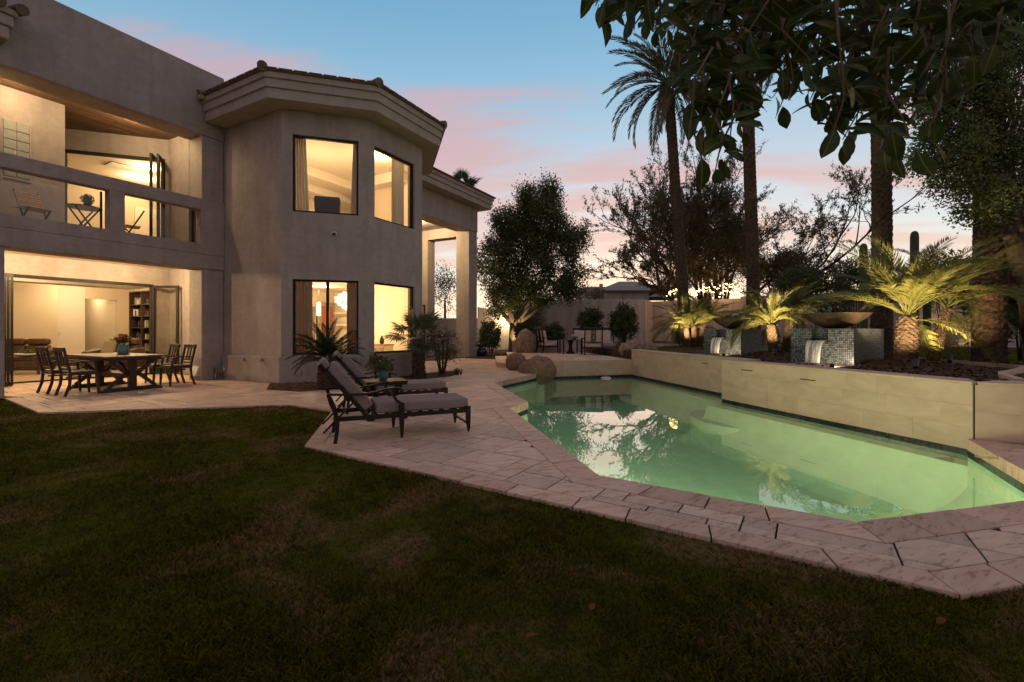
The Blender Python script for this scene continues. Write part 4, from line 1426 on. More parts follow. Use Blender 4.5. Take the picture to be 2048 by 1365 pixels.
leaf(HP(11.4, -3.0), HN + HD * .1, .9, .03, 2.6, handle=True)
def wing(o): return [HP(5.0, -4.2), HP(5.0, .38 + o), HP(12.48 + o, .38 + o), HP(12.48 + o, -4.2)]
hpart(eave(.60, 7.31, wing), 'eave', M['stucco_trim'], bevel=.008)
rw_ = wing(.66)
rr_ = MB()
ap = [HP(7.5, -4.2, 9.0), HP(7.5, -3.0, 9.0), HP(9.6, -3.0, 9.0), HP(9.6, -4.2, 9.0)]
rr_.add([(p.x, p.y, 7.89) for p in rw_] + [(p.x, p.y, 7.925) for p in rw_] + [tuple(p) for p in ap], [(i, i + 1, 5 + i, 4 + i) for i in range(3)] + [(4 + i, 5 + i, 9 + i, 8 + i) for i in range(3)] + [(8, 9, 10, 11), (3, 2, 1, 0)])
wr = hpart(rr_, 'roof', M['roof_tile'])
a, b = rw_[1], rw_[2]
u = (b - a).normalized(); L = (b - a).length; inn_ = Vector((-u.y, u.x, 0))
m_ = int(L / .30)
for k in range(m_):
    p = a + u * ((k + .5) / m_ * L) + Vector((0, 0, 7.92))
    sub(MB().bar(p - inn_ * (-.0) * 1 + inn_ * -.03, p + inn_ * .38 + Vector((0, 0, .11)), .29, .028), 'roof_tile', M['roof_tile'], wr)

# --- small fixtures of the walls
cam_o = empty('security_camera', BV[1] + (BV[2] - BV[1]).normalized() * 1.22 + Vector((0, 0, 3.74)), math.atan2((BV[2] - BV[1]).y, (BV[2] - BV[1]).x), 'small white dome security camera on the bay wall under the big upper window', 'camera')
MB().tube([(0, 0, 0), (0, -.05, 0)], .065, 16).build('base', M['white_plastic'], cam_o)
MB().ball((0, -.06, -.01), .045, 12).build('lens', M['dark_plastic'], cam_o, smooth=True)
for i, (px, py, lb) in enumerate(((490, 720, 'left brass garden tap low on the bay wall base with short spout'), (526, 721, 'right garden tap low on the bay wall base next to its corner'))):
    r_ = (px - CX) / F
    base = HP(.486, 0)
    # point on the plinth face s=.486
    t = (r_ * base.y - base.x) / (HN.x - r_ * HN.y)
    p = HP(.486, t, EYE - (py - CY) / F * (base.y + HN.y * t))
    o = empty('garden_tap', p, H_ANG, lb, 'tap', 'taps on the wall base')
    MB().tube([(0, 0, 0), (-.07, 0, 0), (-.10, 0, -.05)], [.014, .014, .012], 8).build('spout', M['steel'], o)
    MB().tube([(-.045, 0, 0), (-.045, 0, .05)], .008, 6).box(-.075, -.015, -.006, .006, .05, .058).build('handle', M['steel'], o)
    MB().tube([(.0, 0, 0), (-.012, 0, 0)], .03, 10).build('flange', M['steel'], o)
p = HP(.42, 1.6, 0)
o = empty('outlet_cover', HP(.486, 0) + HN * 2.2, 0, None, None)
bpy.data.objects.remove(o)
u1 = (BV[2] - BV[1]).normalized()
oc = empty('outlet_box', BV[1] + u1 * .42 - Vector((-u1.y, u1.x, 0)) * .07 + Vector((0, 0, .20)), math.atan2(u1.y, u1.x), 'small pale outlet box low on the bay wall base', 'outlet box')
MB().box(-.045, .045, -.03, .0, 0, .14).build('cover', M['stucco_trim'], oc, bevel=.006)
MB().box(-.03, .03, -.036, -.03, .02, .07).build('lid', M['stucco'], oc)
tv = empty('wall_vent', HP(-.0, -.30, .12), H_ANG, 'small pale triangular vent hood low on the patio pillar', 'vent')
MB().add([(0, -.13, 0), (0, .13, 0), (-.10, .13, 0), (-.10, -.13, 0), (0, -.13, .26), (0, .13, .26)], [(0, 3, 2, 1), (3, 4, 5, 2), (0, 4, 3), (1, 2, 5), (0, 1, 5, 4)]).build('hood', M['white_plastic'], tv)
MB().box(-.004, .0, -.15, .15, -.02, .28).build('back_plate', M['stucco_trim'], tv)
ub = empty('utility_meter', HP(.36, .0, 0), H_ANG, 'grey utility box with pipes at the foot of the patio pillar', 'utility box')
MB().box(-.10, .10, -.14, -.03, .17, .33).tube([(-.10, -.09, .25), (.12, -.09, .25)], .05, 10).build('box', M['steel'], ub, bevel=.01)
for x in (-.07, .0, .07):
    MB().tube([(x, -.08, 0), (x, -.08, .18)], .018, 8).build('pipe', M['steel'], ub)
MB().ball((.10, -.10, .27), .075, 12, sy=.6).build('dial', M['white_plastic'], ub, smooth=True)

# ================================================================ LAMPS OF THE HOUSE
def recessed(p, label, power, group, r=.085, spread=WARM):
    o = empty('recessed_light', p, 0, label, 'ceiling light', group)
    MB().tube([(0, 0, .0), (0, 0, -.012)], r * 1.25, 20).build('trim_ring', M['white_plastic'], o)
    MB().tube([(0, 0, -.013), (0, 0, -.018)], r, 20).build('lens', M['lamp_warm'], o)
    point('recessed_lamp', (p[0], p[1], p[2] - .14), power, spread, .07)
    return o
LG = 'recessed lights in the living room ceiling'
recessed(HP(-1.9, -5.2, 3.0), 'round ceiling light nearest the left door post in the living room', 44, LG)
recessed(HP(.5, -9.0, 3.0), 'round ceiling light before the pale wall of the living room', 30, LG)
recessed(HP(1.3, -7.2, 3.0), 'round ceiling light nearest the bookcase in the living room', 44, LG)
recessed(HP(1.55, -12.0, 3.0), 'round ceiling light in the hall behind the living room', 12, LG)
recessed(HP(-4.5, -6.5, 3.0), 'round ceiling light behind the left patio pillar', 34, LG)
PG = 'recessed lights in the patio ceiling'
recessed(HP(-2.9, -2.0, 3.2), 'round patio ceiling light on the left side', 78, PG)
recessed(HP(-.7, -2.0, 3.2), 'round patio ceiling light beside the open door leaf', 74, PG)
recessed(HP(-3.2, -.82, 6.60), 'round balcony ceiling light before the glass block window', 28, 'recessed lights over the balcony')
recessed(HP(-1.1, -.82, 6.60), 'round balcony ceiling light near the folded doors', 30, 'recessed lights over the balcony')
recessed(W(299, 320, 14.2) * 1 + Vector((0, 0, 6.345 - W(299, 320, 14.2).z)), 'bright round light in the ceiling of the room behind the balcony', 30, None)
recessed(HP(.8, -5.2, 6.345), 'second round light deeper in the room behind the balcony', 40, None)
recessed(HP(3.6, 2.6, 6.60), 'bright round ceiling light behind the upper right bay window', 38, None)
point('upper_bay_lamp', HP(2.6, 1.2, 5.2), 45)
recessed(HP(2.2, 1.0, 2.95), 'round ceiling light behind the left half of the lower bay window', 35, None)
recessed(HP(4.2, 2.2, 2.95), 'round ceiling light behind the lower right bay window', 9, None)
recessed(HP(5.0, -1.6, 2.95), 'round ceiling light over the dining area of the bay room', 45, None)
recessed(HP(9.8, -1.5, 6.42), 'round light in the tall porch ceiling', 210, None)
# ================================================================ FURNITURE
def lathe_obj(name, prof, m, parent, n=24, c=(0, 0, 0)):
    return MB().lathe(prof, n, c).build(name, m, parent, smooth=True)

# --- chaise longues: x runs to the foot end
def chaise(loc, rz, label):
    o = empty('chaise_lounge', loc, rz, label, 'lounger', 'cushioned chaise longues on the pool deck')
    hw = .31
    fr = MB()
    for sy in (-1, 1):
        fr.bar((-.74, sy * hw, .275), (.87, sy * hw, .275), .035, .05)
    fr.bar((.86, -hw, .275), (.86, hw, .275), .035, .05)
    fr.bar((-.40, -hw, .27), (-.40, hw, .27), .03, .04)
    fr.bar((.83, -hw, .12), (.83, hw, .12), .02, .025)
    fr.build('frame', M['iron'], o)
    for i in range(9):
        x = -.3 + i * .135
        MB().bar((x, -hw, .297), (x, hw, .297), .05, .012).build('slat', M['iron'], o)
    for sy in (-1, 1):
        lg = MB().ribbon([(.85, sy * hw, .33), (.85, sy * hw, .16), (.855, sy * hw, .03)], [.055, .052, .032], [.055, .052, .032], up=(1, 0, 0)).build('leg', M['iron'], o)
        MB().tube([(.855, sy * hw, .032), (.855, sy * hw, .0)], .016, 8).build('foot', M['dark_plastic'], lg)
        lg = MB().ribbon([(.0, sy * (hw + .02), .40), (.0, sy * (hw + .02), .2), (.003, sy * (hw + .02), .03)], [.055, .055, .034], [.06, .055, .034], up=(1, 0, 0)).build('leg', M['iron'], o)
        MB().tube([(.003, sy * (hw + .02), .032), (.003, sy * (hw + .02), .0)], .016, 8).build('foot', M['dark_plastic'], lg)
        lg = MB().ribbon([(-.83, sy * (hw + .02), .57), (-.80, sy * (hw + .02), .46), (-.745, sy * (hw + .02), .34), (-.725, sy * (hw + .02), .26), (-.735, sy * (hw + .02), .13), (-.755, sy * (hw + .02), .0)], .04, .035, up=(0, 1, 0)).build('leg', M['iron'], o)
        arm = [(-.84, .570), (-.6, .555), (-.42, .555), (-.28, .575), (-.16, .605), (-.08, .612), (-.02, .600), (.015, .575), (.01, .553)]
        MB().ribbon([(x, sy * (hw + .02), z) for x, z in arm], [.05] * 4 + [.055, .06, .06, .055, .05], .022).build('armrest', M['iron'], o)
        MB().ribbon([(-.10, sy * (hw + .02), .60), (-.095, sy * (hw + .02), .52), (-.06, sy * (hw + .02), .455), (.0, sy * (hw + .02), .415), (.028, sy * (hw + .02), .405)], .034, .03, up=(0, 1, 0)).build('arm_support', M['iron'], o)
        MB().bar((-.55, sy * (hw - .03), .46), (-.88, sy * (hw - .03), .12), .022).build('back_strut', M['iron'], o)
    bd = Vector((-.64, 0, .77)).normalized()
    h0 = Vector((-.40, 0, .28))
    bk = MB()
    for sy in (-1, 1):
        p = h0 + Vector((0, sy * (hw - .02), 0))
        bk.ribbon([p, p + bd * .5, p + bd * .74, p + bd * .79 + Vector((-.02, 0, .0))], .036, .04, up=(0, 1, 0))
    bk.bar(h0 + bd * .77 + Vector((0, -hw, 0)), h0 + bd * .77 + Vector((0, hw, 0)), .05, .10, up=bd)
    for k in range(1, 5):
        bk.bar(h0 + bd * (.16 * k) + Vector((0, -hw + .02, 0)), h0 + bd * (.16 * k) + Vector((0, hw - .02, 0)), .02, .05, up=bd)
    bk.build('backrest_frame', M['iron'], o)
    nb = Vector((bd.z, 0, -bd.x))        # out of the back, up and forward
    sc = MB()
    def slabx(a, b, th, nv, w0):
        q = [a + Vector((0, -w0, 0)), b + Vector((0, -w0, 0)), b + Vector((0, w0, 0)), a + Vector((0, w0, 0))]
        return q, [x + nv * th for x in q]
    q, r_ = slabx(Vector((-.30, 0, .305)), Vector((.86, 0, .305)), .125, Vector((0, 0, 1)), .295)
    sc.hexa(q, r_).build('seat_cushion', M['cushion'], o, bevel=.028, seg=3)
    a = h0 + bd * .06 + nb * .022
    q, r_ = slabx(a, a + bd * .66, .13, nb, .295)
    MB().hexa(list(reversed(q)), list(reversed(r_))).build('back_cushion', M['cushion'], o, bevel=.03, seg=3)
    a = h0 + bd * .735 + nb * .01
    q, r_ = slabx(a, a + bd * .10, .075, nb, .28)
    MB().hexa(list(reversed(q)), list(reversed(r_))).build('head_strap', M['cushion'], o, bevel=.015)
    return o
CH_A = math.atan2(.393, .919)
chaise((-1.47, 5.89, 0), CH_A, 'cushioned iron chaise longue standing nearest the lawn corner')
chaise((-2.03, 7.80, 0), CH_A + .02, 'cushioned iron chaise longue behind the small potted plant table')

# --- side table between them and its pot
st_ = empty('side_table', (-1.92, 6.93, 0), CH_A + .05, 'small dark iron side table with slatted top between the loungers', 'side table')
for i in range(5):
    MB().box(-.30, .30, -.245 + i * .099, -.155 + i * .099, .535, .56).build('top_slat', M['iron'], st_, bevel=.004)
MB().box(-.29, .29, -.23, .23, .50, .534).build('apron', M['iron'], st_)
for sx in (-1, 1):
    MB().ribbon([(sx * .2, -.2, .5), (sx * .1, -.06, .3), (sx * .1, .06, .22), (sx * .24, .22, .03)], .05, .04, up=(1, 0, 0)).build('leg', M['iron'], st_)
    MB().ribbon([(sx * .2, .2, .5), (sx * .13, .06, .3), (sx * .13, -.06, .22), (sx * .24, -.22, .03)], .05, .04, up=(1, 0, 0)).build('leg', M['iron'], st_)
    MB().box(sx * .24 - .05, sx * .24 + .05, -.26, .26, 0, .045).build('foot_bar', M['iron'], st_, bevel=.012)
MB().bar((-.2, 0, .26), (.2, 0, .26), .04, .05).build('stretcher', M['iron'], st_)

def leaf_quads(rg, C, L, Wd, flat=0.0, out=None, outw=0.0):
    """N loose leaves round the points C (N,3)"""
    n = len(C)
    a = rg.normal(size=(n, 3))
    if out is not None: a = a + out * outw
    a /= np.linalg.norm(a, axis=1, keepdims=True)
    b = rg.normal(size=(n, 3))
    b[:, 2] *= (1 - flat)
    b -= a * (a * b).sum(1, keepdims=True)
    b /= np.linalg.norm(b, axis=1, keepdims=True) + 1e-9
    l = (L * (.7 + .6 * rg.random(n)))[:, None]
    w = (Wd * (.7 + .6 * rg.random(n)))[:, None]
    n_ = np.cross(a, b)
    return np.stack([C - a * l * .5, C + b * w * .5 + n_ * w * .12, C + a * l * .5, C - b * w * .5 + n_ * w * .12], 1)

def tuft(name, parent, c, r, n, L, Wd, m, seed, sz=1.0):
    rg = np.random.default_rng(seed)
    d = rg.normal(size=(n, 3)); d /= np.linalg.norm(d, axis=1, keepdims=True)
    d[:, 2] = np.abs(d[:, 2]) * sz if sz > 0 else d[:, 2]
    C = np.array(c) + d * r * (rg.random((n, 1)) ** .5)
    return quads_mesh(name, leaf_quads(rg, C, L, Wd, 0, d, 1.2), m, parent)

pp = empty('potted_plant', (-1.93, 6.89, .561), 0, 'small leafy plant in a teal pot on the iron side table', 'potted plant')
lathe_obj('pot', [(.055, 0), (.075, .10), (.082, .135), (.088, .14), (.088, .15), (.07, .15), (.066, .12)], M['teal_pot'], pp)
tuft('foliage', pp, (0, 0, .15), .15, 260, .055, .03, M['leaf_shrub'], 3, .8)

# --- dining set on the patio
DT = HP(-1.8, -.08)
TA = math.atan2(HN.y, HN.x)
tb = empty('dining_table', DT, TA, 'long dark wood trestle dining table on the lit patio', 'dining table')
for i in range(6):
    MB().box(-1.08, 1.08, -.55 + i * .1835, -.55 + (i + 1) * .1835 - .004, .725, .765).build('plank', M['table_wood'], tb, bevel=.004)
MB().box(-1.0, 1.0, -.47, .47, .665, .724).build('apron', M['chair_wood'], tb)
for sx in (-1, 1):
    x = sx * .80
    t_ = MB().box(x - .045, x + .045, -.48, .48, 0, .085).box(x - .06, x + .06, -.56, -.36, .0, .05).box(x - .06, x + .06, .36, .56, 0, .05)
    t_.box(x - .055, x + .055, -.07, .07, .086, .664)
    t_.build('trestle', M['chair_wood'], tb, bevel=.008)
    for sy in (-1, 1):
        MB().bar((x, sy * .43, .08), (x, sy * .06, .42), .055, .07).build('brace', M['chair_wood'], tb)
        MB().bar((x, sy * .06, .34), (x, sy * .40, .665), .055, .07).build('brace', M['chair_wood'], tb)
MB().bar((-.79, 0, .30), (.79, 0, .30), .05, .09).build('stretcher', M['chair_wood'], tb)
for sx in (-1, 1):
    MB().bar((sx * .10, 0, .64), (sx * .70, 0, .33), .045, .06).build('brace', M['chair_wood'], tb)

def dining_chair(loc, rz, label):
    o = empty('dining_chair', loc, rz, label, 'chair', 'dark wood armchairs round the patio table')
    MB().box(-.23, .25, -.25, .25, .405, .45).build('seat', M['chair_wood'], o, bevel=.012)
    MB().box(-.20, .24, -.235, .235, .451, .485).build('seat_pad', M['leather'], o, bevel=.014, seg=3)
    for sy in (-1, 1):
        y = sy * .225
        MB().ribbon([(.22, y, .44), (.225, y, .2), (.235, y, .0)], [.045, .042, .03], [.045, .042, .03], up=(1, 0, 0)).build('leg', M['chair_wood'], o)
        MB().ribbon([(-.30, y, .92), (-.265, y, .72), (-.22, y, .52), (-.205, y, .40), (-.22, y, .22), (-.29, y, .0)], .04, .04, up=(0, 1, 0)).build('leg', M['chair_wood'], o)
        MB().ribbon([(-.255, y * 1.04, .66), (-.08, y * 1.12, .685), (.1, y * 1.15, .68), (.2, y * 1.1, .655), (.22, y * 1.06, .63)], .05, .022).build('armrest', M['chair_wood'], o)
        MB().ribbon([(.16, y * 1.1, .665), (.19, y * 1.06, .55), (.21, y, .44)], .034, .03, up=(0, 1, 0)).build('arm_support', M['chair_wood'], o)
    MB().bar((-.305, -.27, .925), (-.305, .27, .925), .035, .085).build('top_rail', M['chair_wood'], o, bevel=.01)
    MB().bar((-.24, -.21, .60), (-.24, .21, .60), .022, .035).build('back_rail', M['chair_wood'], o)
    MB().bar((-.222, -.21, .53), (-.222, .21, .53), .022, .035).build('back_rail', M['chair_wood'], o)
    for y in (-.06, .06):
        MB().bar((-.245, y, .60), (-.30, y, .90), .05, .02, up=(1, 0, 0)).build('splat', M['chair_wood'], o)
    MB().bar((-.2, 0, .36), (.2, 0, .36), .02, .03).build('stretcher', M['chair_wood'], o)
    return o
dining_chair(HP(-2.62, .52), H_ANG, 'dark wood armchair at the left of the patio table, nearest the lawn')
dining_chair(HP(-2.66, -.28), H_ANG + .05, 'dark wood armchair at the left of the patio table, farther from the lawn')
dining_chair(HP(-.80, .42), H_ANG + PI, 'dark wood armchair at the right of the patio table, nearest the lawn')
dining_chair(HP(-.78, -.36), H_ANG + PI - .06, 'dark wood armchair at the right of the patio table, next to the open door leaf')
vz = empty('flower_vase', HP(-1.72, .10, .766), 0, 'teal glass vase of dry flowers on the patio table', 'vase')
lathe_obj('vase', [(.07, 0), (.105, .03), (.115, .10), (.10, .17), (.085, .20), (.095, .22)], M['teal_pot'], vz)
MB().lathe([(.10, -.0), (.125, .0), (.125, .012), (.10, .012)], 20).build('tray', M['chair_wood'], vz)
fl = MB()
fr_ = random.Random(4)
for i in range(16):
    a, e = fr_.uniform(0, 2 * PI), fr_.uniform(.05, .22)
    fl.tube([(0, 0, .1), (e * .5 * math.cos(a), e * .5 * math.sin(a), .27), (e * math.cos(a), e * math.sin(a), .36 + fr_.uniform(0, .08))], .004, 4)
fl.build('stem', M['bark_dark'], vz)
tuft('bloom', vz, (0, 0, .33), .19, 170, .06, .035, M['warm_petal'], 8, .7)
tuft('foliage', vz, (0, 0, .26), .17, 120, .06, .03, M['leaf_shrub'], 9, .7)

# --- balcony: two folding slat chairs, bistro table, potted ball plant
BZF = 3.45
def folding_chair(loc, rz, label):
    o = empty('folding_chair', loc, rz, label, 'chair', 'folding slat chairs on the balcony')
    for sy in (-1, 1):
        y = sy * .2
        MB().bar((.20, y, 0), (-.24, y, .86), .022, .03).build('leg', M['iron'], o)
        MB().bar((-.24, y * .9, 0), (.22, y * .9, .45), .022, .03).build('leg', M['iron'], o)
    for i in range(7):
        MB().box(-.17 + i * .058, -.17 + i * .058 + .048, -.21, .21, .445, .462).build('seat_slat', M['teak'], o)
    for i in range(7):
        f = .55 + i * .065
        c = Vector((.20 - .44 * f, 0, .86 * f))
        MB().bar(c + Vector((0, -.215, 0)) + Vector((.01, 0, 0)), c + Vector((0, .215, 0)) + Vector((.01, 0, 0)), .014, .05, up=(-.44, 0, .86)).build('back_slat', M['teak'], o)
    return o
folding_chair(HP(-2.9, -.95, BZF), -.30, 'slatted wood folding chair on the balcony left of the small round table')
folding_chair(HP(-1.10, -1.1, BZF), H_ANG + PI - .3, 'slatted wood folding chair half hidden behind the balcony post')
bt = empty('bistro_table', HP(-2.02, -1.05, BZF), H_ANG, 'small round slatted bistro table on the balcony', 'table')
MB().lathe([(.30, .70), (.32, .70), (.32, .725), (.30, .725)], 28).build('rim', M['iron'], bt)
for i in range(8):
    y = -.27 + i * .077
    w = math.sqrt(max(.01, .31 ** 2 - (y) ** 2))
    MB().box(-w, w, y - .033, y + .033, .706, .722).build('top_slat', M['teak'], bt)
for sy in (-1, 1):
    MB().bar((-.24, sy * .2, 0), (.22, sy * .2, .70), .022, .03).build('leg', M['iron'], bt)
    MB().bar((.24, sy * .17, 0), (-.22, sy * .17, .70), .022, .03).build('leg', M['iron'], bt)
bp_ = empty('potted_plant', HP(-1.98, -1.0, BZF + .726), 0, 'round clipped green plant on the balcony bistro table', 'potted plant')
lathe_obj('pot', [(.05, 0), (.07, .07), (.075, .08)], M['dark_pot'], bp_)
tuft('foliage', bp_, (0, 0, .18), .125, 620, .04, .022, M['leaf_shrub'], 12, -1)

# --- living room
def leather_sofa(loc, rz, label, w, chaise_end=False):
    o = empty('leather_sofa', loc, rz, label, 'sofa')
    MB().box(-w / 2, w / 2, -.45, .40, .06, .30).build('base', M['leather'], o, bevel=.05, seg=3)
    n = 2 if w > 1.2 else 1
    for i in range(n):
        x0, x1 = -w / 2 + .2 + i * (w - .4) / n, -w / 2 + .2 + (i + 1) * (w - .4) / n
        MB().box(x0 + .01, x1 - .01, -.48, .2, .30, .47).build('seat_cushion', M['leather'], o, bevel=.06, seg=3)
        MB().hexa([(x0 + .01, .12, .42), (x1 - .01, .12, .42), (x1 - .01, .36, .42), (x0 + .01, .36, .42)], [(x0 + .01, .26, .80), (x1 - .01, .26, .80), (x1 - .01, .46, .80), (x0 + .01, .46, .80)]).build('back_cushion', M['leather'], o, bevel=.06, seg=3)
        MB().hexa([(x0 + .02, .20, .80), (x1 - .02, .20, .80), (x1 - .02, .46, .80), (x0 + .02, .46, .80)], [(x0 + .02, .22, 1.02), (x1 - .02, .22, 1.02), (x1 - .02, .46, 1.02), (x0 + .02, .46, 1.02)]).build('headrest', M['leather'], o, bevel=.08, seg=3)
    for sx in (-1, 1):
        MB().hexa([(sx * (w / 2 - .12) - .12, -.46, .08), (sx * (w / 2 - .12) + .12, -.46, .08), (sx * (w / 2 - .12) + .12, .42, .08), (sx * (w / 2 - .12) - .12, .42, .08)],
                  [(sx * (w / 2 - .12) - .12, -.46, .58), (sx * (w / 2 - .12) + .12, -.46, .58), (sx * (w / 2 - .12) + .12, .42, .74), (sx * (w / 2 - .12) - .12, .42, .74)]).build('armrest', M['leather'], o, bevel=.07, seg=3)
    if chaise_end:
        MB().box(-w / 2 - .9, -w / 2 + .2, -.5, .35, .08, .46).build('chaise_seat', M['leather'], o, bevel=.07, seg=3)
    return o
leather_sofa(W(38, 738, 15.2) * Vector((1, 1, 0)) + Vector((0, 0, .02)), .25, 'brown leather recliner sofa behind the coffee table in the living room', 1.7)
s2 = leather_sofa(W(228, 738, 15.6) * Vector((1, 1, 0)) + Vector((0, 0, .02)), -.35, 'brown leather chaise sofa with pillows near the bookcase', 1.9, True)
for i, (x, a, lb) in enumerate(((-.38, .3, 'tan pillow leaning at the left end of the leather chaise sofa'), (.3, -.2, 'tan pillow in the middle of the leather chaise sofa'))):
    p = s2.matrix_basis @ Vector((x, .02, .50))
    o = MB().hexa([(-.24, -.06, 0), (.24, -.06, 0), (.24, .06, 0), (-.24, .06, 0)], [(-.22, .09, .44), (.22, .09, .44), (.22, .2, .44), (-.22, .2, .44)]).build('pillow', M['pillow'], bevel=.05, seg=3)
    o.location = p; o.rotation_euler = (0, 0, -.35 + a)
    tag(o, lb, 'pillow', 'pillows on the leather sofa')
ct = empty('coffee_table', W(50, 735, 13.6) * Vector((1, 1, 0)) + Vector((0, 0, .02)), .2, 'dark wood coffee table inside the living room door', 'coffee table')
MB().box(-.6, .6, -.35, .35, .46, .51).build('top', M['chair_wood'], ct, bevel=.01)
for sx in (-1, 1):
    for sy in (-1, 1):
        MB().ribbon([(sx * .52, sy * .28, .46), (sx * .53, sy * .29, .2), (sx * .55, sy * .30, .0)], .05, .05, up=(1, 0, 0)).build('leg', M['chair_wood'], ct)
MB().bar((-.52, -.28, .14), (.52, .28, .14), .04).bar((-.52, .28, .135), (.52, -.28, .135), .04).build('stretcher', M['chair_wood'], ct)
pb_ = empty('plant_bowl', ct.location + Vector((.08, 0, .511)), 0, 'pale bowl of small succulents on the coffee table', 'bowl')
lathe_obj('bowl', [(.10, 0), (.24, .04), (.32, .10), (.29, .10), (.2, .06)], M['white_plastic'], pb_)
tuft('foliage', pb_, (0, 0, .10), .24, 150, .06, .04, M['leaf_shrub'], 22, .5)
# dark round plaque by the left pillar (seen at the edge of the opening)
tag(MB().tube([HP(-3.66, -.9, 2.08), HP(-3.66, -.86, 2.08)], .30, 28).build('round_plaque', M['dark_plastic']), 'dark round wall plaque hanging beside the left patio pillar', 'plaque')

# --- bay rooms: curtains, chandelier, pendant, painting, planter
def curtain(P, Q, s0, s1, z0, z1, label, m, depth=.36, gather=.0):
    u = (Q - P).normalized(); inn = Vector((-u.y, u.x, 0))
    mb = MB()
    n = 44
    rows = 6
    vs = []
    for j in range(rows + 1):
        f = j / rows
        for i in range(n + 1):
            g = i / n
            s = s0 + (s1 - s0) * g
            s = s0 + (s - s0) * (1 - gather * math.sin(f * PI) * .0 - gather * (1 - f))
            d = depth + .045 * math.sin(g * 2 * PI * 5.5) * (1 + .3 * math.sin(f * 3))
            p = P + u * s + inn * d
            vs.append((p.x, p.y, z0 + (z1 - z0) * f))
    fs = [(j * (n + 1) + i, j * (n + 1) + i + 1, (j + 1) * (n + 1) + i + 1, (j + 1) * (n + 1) + i) for j in range(rows) for i in range(n)]
    o = mb.add(vs, fs).build('curtain', m, smooth=True)
    md = o.modifiers.new('thick', 'SOLIDIFY'); md.thickness = .006
    tag(o, label, 'curtain', 'curtains in the bay windows')
curtain(BV[1], BV[2], .2, .66, .1, 2.8, 'tan pleated curtain at the left of the lower bay window', M['curtain'])
curtain(BV[1], BV[2], 1.50, 1.88, .1, 2.8, 'tan pleated curtain at the right of the lower bay window', M['curtain'])
curtain(BV[1], BV[2], .20, .50, 3.6, 6.4, 'white curtain at the left of the upper bay window', M['curtain_white'], gather=-.35)
curtain(BV[1], BV[2], 1.86, 1.66, 3.6, 6.4, 'white curtain at the right of the upper bay window', M['curtain_white'], gather=-.5)
curtain(BV[2], BV[3], 1.25, 1.72, 3.6, 6.4, 'white curtain inside the narrow upper bay window', M['curtain_white'])
cz = W(695, 600, 15.0)
sb = empty('sideboard', HP(4.62, 1.55, .02), H_ANG, 'pale wooden sideboard with a small vase inside the lower right bay window', 'sideboard')
MB().box(-.22, .22, -.5, .5, .06, .80).build('body', M['inside_white'], sb, bevel=.01)
for k in range(3):
    MB().box(-.24, -.221, -.48 + k * .33, -.18 + k * .33, .12, .74).build('drawer_front', M['pillow'], sb)
MB().box(-.24, .24, -.52, .52, .80, .84).build('top', M['teak'], sb)
sbv = empty('vase', HP(4.62, 1.75, .861), 0, 'slim dark vase on the sideboard inside the lower right bay window', 'vase')
lathe_obj('body', [(.05, 0), (.08, .06), (.07, .16), (.03, .24), (.035, .28)], M['dark_pot'], sbv)
chd = empty('chandelier', cz, 0, 'glowing round crystal chandelier in the lower bay room', 'chandelier')
cr = random.Random(2)
for ring, (z, rr) in enumerate(((.22, .12), (.14, .26), (.05, .36), (-.05, .36), (-.14, .27), (-.22, .15), (-.28, .05))):
    n = max(4, int(rr * 46))
    for i in range(n):
        a = 2 * PI * (i + .5 * (ring % 2)) / n
        MB().ball((rr * math.cos(a), rr * math.sin(a), z), .034, 6, sz=1.4).build('crystal', M['crystal'], chd)
MB().tube([(0, 0, .2), (0, 0, 2.95 - cz.z)], .012, 6).build('rod', M['steel'], chd)
MB().ball((0, 0, 0), .11, 10).build('bulb', M['lamp_soft'], chd)
point('chandelier_lamp', cz + Vector((0, 0, -.42)), 80, (1, .74, .42), .2)
pz = W(637.5, 617, 17.4)
pn = empty('pendant_light', pz, 0, 'small glowing glass pendant light behind the lower bay window', 'pendant light')
MB().tube([(0, 0, -.28), (0, 0, .22)], .07, 14).build('shade', M['lamp_soft'], pn)
MB().tube([(0, 0, .22), (0, 0, 2.95 - pz.z)], .008, 6).build('cord', M['dark_plastic'], pn)
ptg = empty('painting', HP(6.28, -3.36, 1.42), 0, 'red abstract painting hanging on the stone chimney wall', 'painting')
o = MB().hbox(6.40, 6.93, -3.38, -3.35, 1.15, 2.32).build('canvas', M['painting'], ptg); o.matrix_parent_inverse = Matrix.Translation(-ptg.location)
# dark planter behind the upper bay window
pq = W(658, 430, 12.0)
pq = BV[1] + u1 * 1.02 + Vector((-u1.y, u1.x, 0)) * .52
pt_ = empty('planter', (pq.x, pq.y, 4.05), math.atan2(u1.y, u1.x), 'dark tapered tub standing behind the upper bay window', 'tub')
MB().hexa([(-.28, -.18, 0), (.28, -.18, 0), (.28, .18, 0), (-.28, .18, 0)], [(-.32, -.2, .62), (.32, -.2, .62), (.32, .2, .62), (-.32, .2, .62)]).build('body', M['dark_plastic'], pt_, bevel=.02)
MB().hexa([(-.32, -.2, .62), (.32, -.2, .62), (.32, .2, .62), (-.32, .2, .62)], [(-.30, -.18, .72), (.30, -.18, .72), (.30, .18, .72), (-.30, .18, .72)]).build('lid', M['dark_pot'], pt_)

